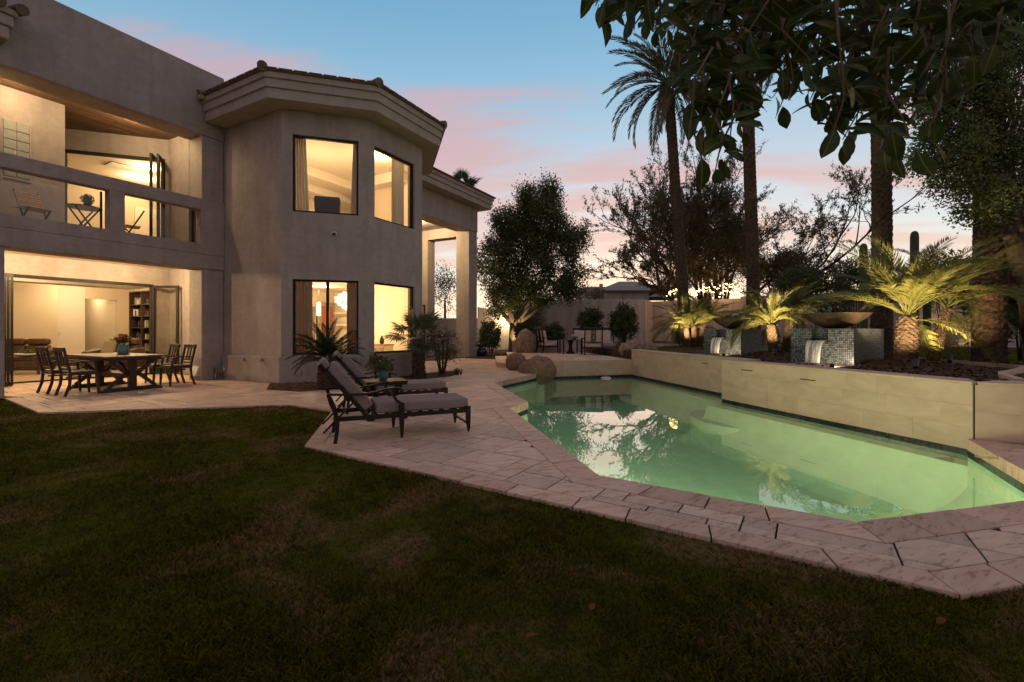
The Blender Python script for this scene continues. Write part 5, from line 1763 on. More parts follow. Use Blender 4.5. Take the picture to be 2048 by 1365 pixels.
# --- lounge set on the far terrace
def lounge_frame(o, w, back_diamonds=True, h=1.05):
    hw = w / 2
    for sy in (-1, 1):
        y = sy * hw
        MB().ribbon([(.34, y, .60), (.35, y, .3), (.36, y, .0)], [.05, .045, .035], [.05, .045, .035], up=(1, 0, 0)).build('leg', M['iron'], o)
        MB().ribbon([(-.40, y, h), (-.35, y, .75), (-.30, y, .42), (-.32, y, .2), (-.38, y, .0)], .045, .045, up=(0, 1, 0)).build('leg', M['iron'], o)
        MB().ribbon([(-.35, y, .66), (-.1, y, .64), (.15, y, .66), (.34, y, .65), (.42, y, .60), (.40, y, .57)], .06, .025).build('armrest', M['iron'], o)
    MB().bar((-.41, -hw - .03, h), (-.41, hw + .03, h), .05, .08).build('top_rail', M['iron'], o, bevel=.01)
    MB().box(-.33, .38, -hw, hw, .26, .30).build('seat_frame', M['iron'], o)
    MB().bar((-.315, -hw, .50), (-.315, hw, .50), .03, .04).build('back_rail', M['iron'], o)
    n = 1 if w < 1 else 3
    for i in range(n):
        c = -hw + (i + .5) * w / n
        b = MB()
        b.bar((-.32, c - .075, .50), (-.40, c - .075, h - .03), .02, .02).bar((-.32, c + .075, .50), (-.40, c + .075, h - .03), .02, .02)
        for z in (.52, .70, .88):
            x = -.32 - .08 * (z - .5) / .52
            q = [(x, c - .07, z), (x, c + .07, z), (x - .02, c + .07, z + .10), (x - .02, c - .07, z + .10)]
            b.bar((x - .008, c - .07, z + .0), (x - .02, c + .07, z + .17), .02, .05, up=(1, 0, 0)).bar((x - .008, c + .07, z + .0), (x - .02, c - .07, z + .17), .018, .05, up=(1, 0, 0))
        b.build('splat', M['iron'], o)
        g = w / n / 2 - .03
        MB().box(-.27, .40, c - g, c + g, .302, .45).build('seat_cushion', M['cushion_tan'], o, bevel=.04, seg=3)
        MB().hexa([(-.25, c - g, .452), (-.08, c - g, .452), (-.08, c + g, .452), (-.25, c + g, .452)], [(-.345, c - g, .96), (-.20, c - g, .96), (-.20, c + g, .96), (-.345, c + g, .96)]).build('back_cushion', M['cushion_tan'], o, bevel=.045, seg=3)
def t_pos(px, py, z=TZ): return G(px, py, z)
o = empty('patio_armchair', t_pos(1184, 710), PI / 2, 'iron armchair with tan cushions seen from behind on the far terrace', 'armchair', 'iron seats of the terrace set')
lounge_frame(o, .68)
o = empty('patio_armchair', t_pos(1094, 706), .35, 'iron armchair with tan cushions turned sideways at the left of the terrace', 'armchair', 'iron seats of the terrace set')
lounge_frame(o, .68)
o = empty('patio_sofa', t_pos(1186, 701), -PI / 2 - .05, 'iron bench sofa with tan cushions facing the pool on the far terrace', 'sofa', 'iron seats of the terrace set')
lounge_frame(o, 1.85)
lt = empty('terrace_table', t_pos(1141, 707.5), .1, 'square dark iron table between the terrace armchairs', 'table')
MB().box(-.42, .42, -.42, .42, .55, .585).build('top', M['iron'], lt, bevel=.006)
MB().lathe([(.20, 0), (.20, .03), (.10, .12), (.07, .3), (.10, .48), (.16, .55)], 18).build('pedestal', M['iron'], lt, smooth=True)
for sx in (-1, 1):
    for sy in (-1, 1):
        MB().bar((sx * .37, sy * .37, 0), (sx * .37, sy * .37, .55), .05).build('leg', M['iron'], lt)
fv = empty('flower_pot', t_pos(1150, 707.5) * Vector((1, 1, 0)) + Vector((0, 0, TZ + .586)), 0, 'small pot of white flowers on the terrace table', 'flower pot')
lathe_obj('pot', [(.05, 0), (.075, .08), (.08, .09)], M['teal_pot'], fv)
tuft('bloom', fv, (0, 0, .12), .15, 90, .06, .05, M['white_petal'], 31, .8)
tuft('foliage', fv, (0, 0, .07), .14, 60, .06, .03, M['leaf_shrub'], 32, .6)
ln_ = empty('lantern', t_pos(1238, 709.5), 0, 'dark metal lantern on the terrace beside the sofa', 'lantern')
MB().box(-.11, .11, -.11, .11, 0, .03).build('base', M['iron'], ln_)
for sx in (-1, 1):
    for sy in (-1, 1):
        MB().bar((sx * .1, sy * .1, .03), (sx * .1, sy * .1, .36), .018).build('post', M['iron'], ln_)
MB().lathe([(.15, .36), (.10, .42), (.04, .46), (.03, .50)], 4).build('roof', M['iron'], ln_)
MB().box(-.085, .085, -.085, .085, .035, .355).build('glass', M['pane'], ln_)
MB().tube([(0, 0, .03), (0, 0, .16)], .04, 10).build('candle', M['white_petal'], ln_)
sw_ = empty('seat_wall', (2.4, 20.4, 0), 0, 'low stucco seat wall behind the terrace sofa', 'wall')
MB().box(-2.4, 1.1, -.15, .2, TZ, .80).build('wall_body', M['garden_wall'], sw_)
for i in range(6):
    MB().box(-2.42 + i * .59, -2.42 + i * .59 + .585, -.20, .24, .801, .86).build('cap_stone', M['wall_tile'], sw_, bevel=.01)

# --- boulders
def boulder(name, c, r, sx, sy, sz, label, m, seed, rz=0):
    bm = bmesh.new()
    bmesh.ops.create_icosphere(bm, subdivisions=4, radius=1)
    rr = random.Random(seed)
    dirs = [(Vector((rr.gauss(0, 1), rr.gauss(0, 1), rr.gauss(0, 1))).normalized(), rr.uniform(.86, .99)) for _ in range(12)]
    for v in bm.verts:
        d = v.co.normalized()
        k = 1.0
        for n, l in dirs:
            dd = d.dot(n)
            if dd > .01: k = min(k, .35 * k + .65 * min(k, l / dd)) if l / dd < k else k
        k *= 1 + .022 * math.sin(d.x * 9 + seed) * math.sin(d.y * 8 + 2) + .012 * math.sin(d.z * 21 + d.x * 17)
        v.co = Vector((d.x * k * sx * r, d.y * k * sy * r, d.z * k * sz * r))
    me = bpy.data.meshes.new(name)
    bm.to_mesh(me); bm.free()
    me.polygons.foreach_set('use_smooth', [True] * len(me.polygons))
    o = link_mesh(name, me, m)
    o.location = c; o.rotation_euler = (0, 0, rz)
    return tag(o, label, 'boulder', 'boulders round the terrace')
boulder('boulder', G(1031, 741) + Vector((.02, .2, .24)), .36, 1, .95, .95, 'smaller round brown boulder at the pool corner left of the big one', M['boulder'], 5)
boulder('boulder', Vector((.80, 14.35, .06)), .60, 1.0, .85, .78, 'big rounded brown boulder reaching into the pool below the terrace', M['boulder'], 9)
boulder('boulder', t_pos(1052, 706) + Vector((0, .2, .32)), .62, .75, .7, 1.15, 'tall pale boulder behind the terrace steps beside the left armchair', M['boulder_pale'], 14)
boulder('boulder', W(1277, 700, 16.6) + Vector((0, 0, -.05)), .62, 1.15, .8, .72, 'pale boulder at the end of the retaining wall beside the terrace', M['boulder_pale'], 21)
boulder('boulder', W(1357, 676, 19.6), .62, .5, .4, 1.1, 'upright lit pale stone behind the small palm cluster', M['boulder_pale'], 33)
# pool skimmer float
fo = empty('pool_float', G(1212, 757, WL), 0, 'small blue floating pool dispenser by the terrace wall', 'pool float')
MB().lathe([(.0, .06), (.10, .05), (.17, .02), (.17, -.02), (.10, -.05)], 20).build('ring', M['white_plastic'], fo, smooth=True)
MB().tube([(0, 0, .055), (0, 0, .075)], .09, 16).build('lid', M['teal_pot'], fo)

# --- two mosaic fountains
FA = math.atan2(-.82, .57)     # local x runs along the front face, local -y out of it
def fountain(corner, label, bowl_label, water_label, group):
    o = empty('fountain', (corner[0], corner[1], BZ - .05), FA, label, 'fountain', group)
    # corner is the front right foot; local frame: x to the right along the front, y back
    w, d, h = 1.1, 1.55, .77
    sx0, sx1, sz0, sz1 = -.72, -.42, .50, .64          # recessed spout slot
    body = MB().box(-w, 0, .20, d, 0, h)
    body.box(-w, sx0, 0, .199, 0, h).box(sx1, 0, 0, .199, 0, h).box(sx0, sx1, .0, .199, 0, sz0)
    body.build('body', M['mosaic'], o)
    MB().box(sx0 - .004, sx1 + .004, -.10, .19, sz0 + .004, sz0 + .02).box(sx0 - .004, sx0 + .008, -.10, .19, sz0 + .021, sz0 + .06).box(sx1 - .008, sx1 + .004, -.10, .19, sz0 + .021, sz0 + .06).build('spout', M['bowl'], o)
    cw = MB()
    n = 8
    vs = []
    for i in range(n + 1):
        f = i / n
        y = -.11 - .22 * f ** .55
        z = sz0 + .03 - .42 * f ** 1.9
        ww = (sx1 - sx0) / 2 * (1 - .18 * f)
        c = (sx0 + sx1) / 2
        for k in range(7):
            g = k / 6 * 2 - 1
            vs.append((c + g * ww, y + .012 * math.sin(k * 2.3 + i * .8), z))
    fs = [(i * 7 + k, i * 7 + k + 1, (i + 1) * 7 + k + 1, (i + 1) * 7 + k) for i in range(n) for k in range(6)]
    wt = cw.add(vs, fs).build('falling_water', M['falling_water'], o, smooth=True)
    md = wt.modifiers.new('thick', 'SOLIDIFY'); md.thickness = .012
    MB().box(-w - .02, .0, -.42, -.02, .02, .075).build('basin', M['wall_tile'], o)
    lm = o.matrix_basis
    spot('fountain_light', lm @ Vector((-.14, -.55, .14)), lm @ Vector((-.34, .02, .38)), 9, 130, (1, .80, .50), .03, .7)
    MB().tube([(-.14, -.62, .075), (-.14, -.58, .11)], .035, 12).build('lamp', M['bronze'], o)
    c = lm @ Vector((-w / 2, d / 2 - .1, h + .0))
    b = empty('planter_bowl', c, 0, bowl_label, 'bowl', 'bronze bowls on the fountains')
    R_ = .60
    lathe_obj('bowl', [(.14, 0.0), (.20, .02), (.36, .10), (.50, .20), (R_, .30), (R_ + .02, .31), (R_ - .02, .315), (.48, .21), (.30, .16), (.0, .15)], M['bowl'], b, 36)
    tuft('foliage', b, (0, 0, .24), .42, 380, .09, .045, M['leaf_shrub'], int(corner[0] * 10), .45)
    tuft('bloom', b, (0, 0, .30), .36, 26, .06, .05, M['white_petal'], int(corner[0] * 11), .45)
    return o
fountain((6.37, 8.57), 'blue mosaic fountain box nearest the camera pouring water', 'wide bronze planter bowl on the nearer mosaic fountain', '', 'mosaic fountains behind the retaining wall')
fountain((6.22, 12.5), 'farther blue mosaic fountain box pouring water near the terrace', 'bronze planter bowl on the farther mosaic fountain', '', 'mosaic fountains behind the retaining wall')

# ================================================================ BOUNDARY WALLS, NEIGHBOURS, HILLS
bwl = empty('boundary_wall', (0, 28, 0), 0, 'tall beige stucco garden wall running behind the terrace and the palms', 'wall')
def bw_seg(a, b, z1, th=.25, z0=0.0):
    A, B = Vector(a), Vector(b)
    u = (B - A).normalized(); nrm = Vector((-u.y, u.x))
    o = MB().prism([tuple(A), tuple(B), tuple(B + nrm * th), tuple(A + nrm * th)], z0, z1).build('wall_section', M['garden_wall'], bwl, bevel=.03)
    o.matrix_parent_inverse = Matrix.Translation(-Vector((0, 28, 0)))
def xat(px, y): return (px - CX) / F * y
bw_seg((xat(1030, 28), 28), (xat(1291, 28), 28), 3.2)
bw_seg((xat(1291, 28) - .05, 28.3), (xat(1308, 30), 30.2), 3.22)
bw_seg((xat(1308, 30) - .1, 30.2), (xat(1500, 27), 27.0), 3.22)
bw_seg((xat(1480, 27), 26.95), (xat(1690, 24), 24.0), 3.3)
bw_seg((xat(1690, 24), 23.9), (xat(2300, 20), 20.5), 3.45)
lw = empty('garden_wall', (-5, 31, 0), 0, 'lower garden wall with a lit sconce beyond the porch', 'wall')
o = MB().box(xat(800, 31), xat(1034, 31), 31, 31.3, 0, 2.15).build('wall_section', M['garden_wall'], lw, bevel=.03); o.matrix_parent_inverse = Matrix.Translation(-lw.location)
o = MB().add([(xat(985, 31), 30.98, 2.15), (xat(1034, 31), 30.98, 2.15), (xat(1034, 31), 30.98, 2.35), (xat(1010, 31), 30.98, 2.6), (xat(955, 31), 30.98, 2.9), (xat(955, 31), 30.98, 2.15)] + [(xat(985, 31), 31.3, 2.15), (xat(1034, 31), 31.3, 2.15), (xat(1034, 31), 31.3, 2.35), (xat(1010, 31), 31.3, 2.6), (xat(955, 31), 31.3, 2.9), (xat(955, 31), 31.3, 2.15)],
             [(0, 1, 2, 3, 4, 5), (2, 8, 9, 3), (3, 9, 10, 4), (1, 7, 8, 2)]).build('wall_ramp', M['garden_wall'], lw); o.matrix_parent_inverse = Matrix.Translation(-lw.location)
sc_ = empty('wall_sconce', W(1007, 642, 30.9), 0, 'small glowing wall sconce on the garden wall left of the tree', 'wall lamp')
MB().lathe([(.09, -.28), (.13, -.20), (.13, .12), (.06, .22)], 14).build('shade', M['lamp_soft'], sc_)
point('sconce_lamp', W(1007, 642, 30.5), 55, WARM, .15)
# neighbour house
nh = empty('neighbour_house', (10, 46, 0), 0, 'grey roofed neighbour house showing above the garden wall', 'house')
def npart(mb, name, m):
    o = mb.build(name, m, nh)
    o.matrix_parent_inverse = Matrix.Translation(-nh.location)
    return o
npart(MB().box(xat(1168, 46), xat(1212, 46), 46, 52, 0, W(0, 574, 46).z), 'wall', M['garden_wall'])
npart(MB().box(xat(1212, 45), xat(1298, 45), 45, 52, 0, W(0, 584, 45).z), 'wall', M['garden_wall'])
npart(MB().box(xat(1208, 45), xat(1302, 45), 44.6, 52, W(0, 584, 45).z, W(0, 581, 45).z), 'eave', M['stucco_trim'])
def hip(x0, x1, y0, y1, z0, z1, rx0, rx1, name='roof'):
    ym = (y0 + y1) / 2
    npart(MB().add([(x0, y0, z0), (x1, y0, z0), (x1, y1, z0), (x0, y1, z0), (rx0, ym, z1), (rx1, ym, z1)], [(0, 1, 5, 4), (1, 2, 5), (2, 3, 4, 5), (3, 0, 4)]), name, M['roof_far'])
hip(xat(1206, 44.5), xat(1304, 44.5), 44.5, 49, W(0, 581, 44.5).z, W(0, 571, 46.7).z, xat(1246, 46.7), xat(1262, 46.7))
hip(xat(1190, 50), xat(1350, 50), 48, 58, W(0, 580, 48).z, W(0, 563.5, 53).z, xat(1238, 53), xat(1272, 53))
hip(xat(1296, 47), xat(1362, 47), 46, 52, W(0, 594, 46).z, W(0, 583, 49).z, xat(1318, 49), xat(1330, 49))
npart(MB().box(xat(1238, 44.97), xat(1243, 44.97), 44.95, 44.99, W(0, 594, 45).z, W(0, 589, 45).z), 'window', M['cushion_tan'])  # no real window: pale tan block, the soffit's lamplight put into its colour
npart(MB().box(xat(1200, 49), xat(1206, 49), 49, 49.5, W(0, 578, 49).z, W(0, 568, 49).z), 'chimney', M['garden_wall'])
hl = MB()
n = 60
vs = []
for i in range(n + 1):
    x = -220 + 440 * i / n
    h = 7 + 5 * math.sin(x * .018 + 1.1) + 3 * math.sin(x * .05)
    vs += [(x, 260, -1), (x, 300, max(1.5, h)), (x, 340, -1)]
fs = []
for i in range(n):
    fs += [(3 * i, 3 * i + 3, 3 * i + 4, 3 * i + 1), (3 * i + 1, 3 * i + 4, 3 * i + 5, 3 * i + 2)]
tag(hl.add(vs, fs).build('hills', M['hill'], smooth=True), kind='structure')
# ================================================================ PLANTS
def frond_mesh(name, L, bend, n, ll, w, m, vup=.35, fwd=1.0, droop=.25, pet=.12, seed=0, rr=.016, taper=.6, steps=14):
    """a feather leaf along +x: bent rachis with leaflets in two ranks"""
    rg = random.Random(seed)
    pts, tg = [Vector((0, 0, 0))], []
    for i in range(steps):
        a = -bend * ((i + .5) / steps) ** 1.3
        d = Vector((math.cos(a), 0, math.sin(a)))
        tg.append(d)
        pts.append(pts[-1] + d * L / steps)
    mb = MB()
    mb.tube(pts[::2] + ([pts[-1]] if steps % 2 else []), [rr * (1 - .85 * k / (len(pts[::2]))) for k in range(len(pts[::2]) + (1 if steps % 2 else 0))], 4)
    for i in range(n):
        u = pet + (1 - pet) * (i + .5) / n
        f = min(u * steps, steps - .001)
        k = int(f)
        p = pts[k] + (pts[k + 1] - pts[k]) * (f - k)
        t = tg[k]
        up_ = Vector((-t.z, 0, t.x))
        s_ = (u - pet) / (1 - pet)
        l = ll * min(1, .45 + s_ / .22) * (1 - taper * s_ ** 2.2) * rg.uniform(.88, 1.08)
        fw_ = fwd * (1 - .45 * s_)
        for sy in (-1, 1):
            v = vup * rg.uniform(.6, 1.4)
            d = (t * math.cos(fw_) + Vector((0, sy, 0)) * math.sin(fw_) + up_ * v).normalized()
            d = (d + Vector((rg.gauss(0, .05), rg.gauss(0, .05), rg.gauss(0, .06)))).normalized()
            mid = p + d * l * .5
            tip = p + d * l + Vector((0, 0, -droop * l))
            wv = t * (w * .5) * rg.uniform(.8, 1.2)
            mb.add([p, mid - wv, tip, mid + wv], [(0, 1, 2, 3)])
    me = mb.mesh(name)
    me.materials.append(m)
    return me
def fan_mesh(name, pet, r, n, m, seed=0, fold=.25):
    rg = random.Random(seed)
    mb = MB()
    c = Vector((pet, 0, -.08 * pet))
    mb.tube([(0, 0, 0), (pet * .5, 0, .02), c], [.014, .011, .008], 4)
    for i in range(n):
        a = (i / (n - 1) - .5) * R(275)
        d = Vector((math.cos(a), math.sin(a), rg.uniform(-.06, .10)))
        l = r * (.78 + .22 * math.cos(a * .6)) * rg.uniform(.9, 1.05)
        p = c
        s_ = Vector((-math.sin(a), math.cos(a), 0))
        w = r * 1.35 / n
        mid = p + d * l * .55
        tip = p + d * l + Vector((0, 0, -.16 * l))
        mb.add([p, mid - s_ * w + Vector((0, 0, fold * w)), tip, mid + s_ * w + Vector((0, 0, fold * w)), mid], [(0, 1, 4), (1, 2, 4), (0, 4, 3), (4, 2, 3)])
    me = mb.mesh(name)
    me.materials.append(m)
    return me
def palm_trunk(pts, rads, m, parent, bump=.14, pitch=.07, n=18, seed=0, name='trunk'):
    """trunk with overlapping leaf bases"""
    pts = [Vector(p) for p in pts]
    Ls = [0]
    for a, b in zip(pts, pts[1:]): Ls.append(Ls[-1] + (b - a).length)
    T = Ls[-1]
    rows = max(8, int(T / pitch * 2))
    vs = []
    rg = random.Random(seed)
    for j in range(rows + 1):
        s = T * j / rows
        k = max(i for i in range(len(Ls) - 1) if Ls[i] <= s + 1e-9)
        f = (s - Ls[k]) / (Ls[k + 1] - Ls[k])
        c = pts[k].lerp(pts[k + 1], f)
        r0 = rads[k] + (rads[k + 1] - rads[k]) * f
        for i in range(n):
            odd = (i + (j // 2)) % 2
            b = bump if (j % 2 == 1) == (odd == 1) else 0
            rr = r0 * (1 + b * rg.uniform(.5, 1.3))
            a = 2 * PI * i / n
            vs.append((c.x + rr * math.cos(a), c.y + rr * math.sin(a), c.z + (rg.uniform(-.01, .01) if b else 0)))
    fs = [(j * n + i, j * n + (i + 1) % n, (j + 1) * n + (i + 1) % n, (j + 1) * n + i) for j in range(rows) for i in range(n)]
    fs.append(tuple(range(rows * n, (rows + 1) * n)))
    return MB().add(vs, fs).build(name, m, parent)
def crown(parent, c, meshes, spec, seed, name='frond', r0=.06, keep=None):
    """spec: list of (number, elevation low, elevation high, mesh choices)"""
    rg = random.Random(seed)
    k = 0
    for n, e0, e1, ch in spec:
        for i in range(n):
            az_ = k * 2.39996 + rg.uniform(-.25, .25)
            e = R(rg.uniform(e0, e1))
            if keep and e < R(24) and not keep(az_ % (2 * PI)): e = R(rg.uniform(26, 60))
            o = bpy.data.objects.new(name, meshes[rg.choice(ch)])
            COL.objects.link(o)
            o.parent = parent
            o.location = Vector(c) + Vector((math.cos(az_) * r0, math.sin(az_) * r0, rg.uniform(-.04, .06) + .1 * math.sin(e)))
            o.rotation_euler = (rg.uniform(-.35, .35), -e, az_)
            s = rg.uniform(.85, 1.1)
            o.scale = (s, s, s)
            k += 1

# --- tall date palms
TF = [frond_mesh('date_frond', 2.9, .65 + .28 * i, 52, .46, .085, M['frond_tall'], vup=.30, fwd=.85, droop=.2, seed=i, rr=.03) for i in range(4)]
def date_palm(base, top, r0, r1, label, seed, nf=44, scale=1.0):
    o = empty('date_palm', base, 0, label, 'palm tree', 'tall date palms with scarred trunks')
    t = Vector(top) - Vector(base)
    pts = [(0, 0, -.1), tuple(t * .25 + Vector((.03, .0, 0))), tuple(t * .6), tuple(t * .97)]
    palm_trunk(pts, [r0 * 1.12, r0, r0 * .92, r1], M['bark_palm'], o, .09, .085, 20, seed)
    # old leaf bases under the crown
    bb = MB()
    rg = random.Random(seed)
    for i in range(40):
        a = i * 2.4; z = -.15 - .8 * rg.random()
        p = t + Vector((math.cos(a) * r1 * .8, math.sin(a) * r1 * .8, z))
        bb.bar(p, p + Vector((math.cos(a) * .26, math.sin(a) * .26, .22)), .07, .03)
    bb.build('leaf_base', M['bark_palm'], o)
    crown(o, t, TF, [(12, 48, 85, (0, 1)), (16, 12, 48, (1, 2)), (nf - 28, -38, 8, (2, 3))], seed, r0=.12)
    for ch in o.children:
        if ch.name.startswith('frond'): ch.scale *= scale
    return o
pA = W(1337, 168, 19.0)
date_palm(Vector((xat(1372, 19), 19.0, BZ - .05)), pA, .215, .185, 'tall date palm whose whole crown shows left of the hanging branch', 1)
pB = W(1492, 40, 16.5)
date_palm(Vector((xat(1508, 16.5), 16.5, BZ - .05)), pB, .205, .18, 'tall date palm trunk standing between the two mosaic fountains', 2)
date_palm(Vector((xat(1763, 11.5), 11.5, BZ - .05)), W(1757, -420, 11.5), .20, .18, 'date palm trunk rising behind the nearer mosaic fountain', 3, 36)
date_palm(Vector((xat(1978, 8.9), 8.9, BZ - .05)), W(1972, -900, 8.9), .215, .19, 'thickest date palm trunk beside the dense leafy tree', 4, 34)

# --- small feather palms with uplights
PF = [frond_mesh('pygmy_frond', 1.62, .75 + .35 * i, 60, .34, .026, M['frond'], vup=.30, fwd=.95, droop=.22, seed=10 + i, rr=.013) for i in range(4)]
PS = [frond_mesh('small_frond', 1.15, .8 + .35 * i, 46, .25, .030, M['frond'], vup=.35, fwd=.95, droop=.2, seed=20 + i, rr=.010) for i in range(4)]
def feather_palm(base, top, r0, r1, meshes, label, seed, spec, group='small feather palms in the raised bed', keep=None):
    o = empty('feather_palm', base, 0, label, 'palm', group)
    t = Vector(top) - Vector(base)
    palm_trunk([(0, 0, -.08), tuple(t * .45), tuple(t)], [r0, r0 * 1.02, r1], M['bark_palm'], o, .22, .045, 18, seed)
    crown(o, t, meshes, spec, seed, r0=.05, keep=keep)
    return o
def uplight(p, target, power, label, size=75, col=WARM):
    o = empty('uplight', p, 0, label, 'garden light', 'garden uplights')
    d = (Vector(target) - Vector(p)).normalized()
    MB().tube([(0, 0, -.05), (0, 0, .10)], .014, 8).build('stake', M['dark_plastic'], o)
    a = Vector((0, 0, .12))
    MB().tube([a - d * .07, a + d * .07], [.035, .05], 12, cap=False).tube([a - d * .072, a - d * .07], .035, 12).build('housing', M['dark_plastic'], o)
    MB().tube([a + d * .058, a + d * .066], .04, 12).build('lens', M['lamp_soft'], o)
    spot('uplight_lamp', Vector(p) + a + d * .10, target, power, size, col, .03, .7)
    return o
p1b, p1t = Vector((7.20, 8.42, BZ + .08)), W(1815, 634, 8.45)
feather_palm(p1b, p1t, .150, .125, PF, 'largest feather palm with thick lit trunk beside the nearer fountain', 31, [(13, 55, 88, (0, 1)), (9, 28, 54, (0, 1)), (10, -25, 22, (1, 2, 3))], keep=lambda a: a < R(75) or a > R(325))
p1c = Vector((8.25, 9.05, BZ + .05))
feather_palm(p1c, W(1893, 618, 9.1), .085, .07, PF, 'slim leaning feather palm right of the thick lit palm', 32, [(8, 45, 85, (0, 1)), (12, 5, 45, (1, 2)), (12, -30, 5, (2, 3))], keep=lambda a: a < R(80) or a > R(310))
feather_palm(W(1547, 699, 11.7), W(1541, 650, 11.7), .10, .085, PS, 'lit feather palm with bright trunk between the two fountains', 33, [(9, 45, 85, (0, 1)), (12, 5, 45, (1, 2)), (6, -10, 10, (2, 3))], keep=lambda a: R(20) < a < R(160))
feather_palm(W(1570, 701, 11.9), W(1583, 636, 12.0), .09, .075, PS, 'feather palm leaning right behind the bright trunk between the fountains', 34, [(9, 45, 85, (0, 1)), (12, 5, 45, (1, 2)), (8, -15, 10, (2, 3))], keep=lambda a: R(-10) < a < R(120))
GB = W(1385, 692, 18.2)
for i, (dx, lx, lb) in enumerate(((-.16, -.25, 'left stem of the small palm cluster by the terrace'), (.08, .10, 'middle stem of the small palm cluster by the terrace'), (.34, .55, 'right stem of the small palm cluster by the terrace'))):
    feather_palm(Vector((GB.x + dx, GB.y + .1 * i, BZ + .03)), Vector((GB.x + lx, GB.y + .1 * i, BZ + .78 + .08 * i)), .10, .085, PF, lb, 35 + i, [(8, 45, 85, (0, 1)), (11, 5, 45, (1, 2)), (6, -20, 5, (2, 3))], keep=lambda a: R(20) < a < R(200))
uplight(Vector((6.45, 7.35, BZ + .03)), p1t + Vector((0, 0, .45)), 240, 'uplight at the foot of the thick lit palm', 80)
uplight(W(1553, 706, 11.0) * Vector((1, 1, 0)) + Vector((-.1, -.1, BZ + .06)), W(1552, 600, 11.8), 190, 'uplight in the mulch between the two fountains', 85)
uplight(W(1362, 694, 17.3) * Vector((1, 1, 0)) + Vector((0, 0, BZ + .03)), W(1385, 615, 18.3), 330, 'uplight before the small palm cluster by the terrace', 85)
uplight(Vector((7.75, 8.15, BZ + .07)), W(1893, 600, 9.1), 60, 'uplight between the thick palm and the slim leaning palm', 85)

# --- fan palm and sago by the bay
FM = [fan_mesh('fan', .50, .42, 22, M['frond_fan'], i) for i in range(3)]
fp = empty('fan_palm', G(838, 757), 0, 'small fan palm with shaggy trunk beside the bay window', 'palm')
tp = W(836, 678, 12.6) - fp.location
palm_trunk([(0, 0, -.05), tuple(tp * .5), tuple(tp)], [.15, .14, .12], M['bark_palm'], fp, .35, .045, 16, 51)
crown(fp, tp, FM, [(6, 45, 85, (0, 1, 2)), (8, 5, 45, (0, 1, 2)), (5, -25, 5, (0, 1, 2))], 52, 'fan_leaf')
RM = [fan_mesh('fan', .8, .75, 26, M['frond_fan'], 5 + i) for i in range(2)]
rp = empty('fan_palm', (xat(926, 30), 30, 0), 0, 'fan palm rising behind the roof of the right wing', 'palm')
tz_ = W(926, 385, 30).z
palm_trunk([(0, 0, 0), (0, 0, tz_ * .5), (0, 0, tz_)], [.22, .2, .18], M['bark_palm'], rp, .15, .09, 14, 53)
crown(rp, (0, 0, tz_), RM, [(6, 45, 85, (0, 1)), (7, 10, 45, (0, 1)), (5, -45, 10, (0, 1))], 54, 'fan_leaf')
SM = [frond_mesh('sago_frond', .80, .55 + .3 * i, 50, .15, .022, M['frond_sago'], vup=.35, fwd=1.15, droop=.02, seed=60 + i, rr=.009, pet=.08, taper=.75) for i in range(3)]
sg = empty('sago_palm', Vector((-4.12, 10.25, .02)), 0, 'dark sago palm before the lower bay window', 'palm')
palm_trunk([(0, 0, -.02), (0, 0, .3), (0, 0, .62)], [.15, .17, .14], M['bark_palm'], sg, .3, .04, 16, 61)
crown(sg, (0, 0, .63), SM, [(12, 50, 82, (0,)), (16, 28, 55, (0, 1)), (14, 5, 30, (1, 2))], 62)

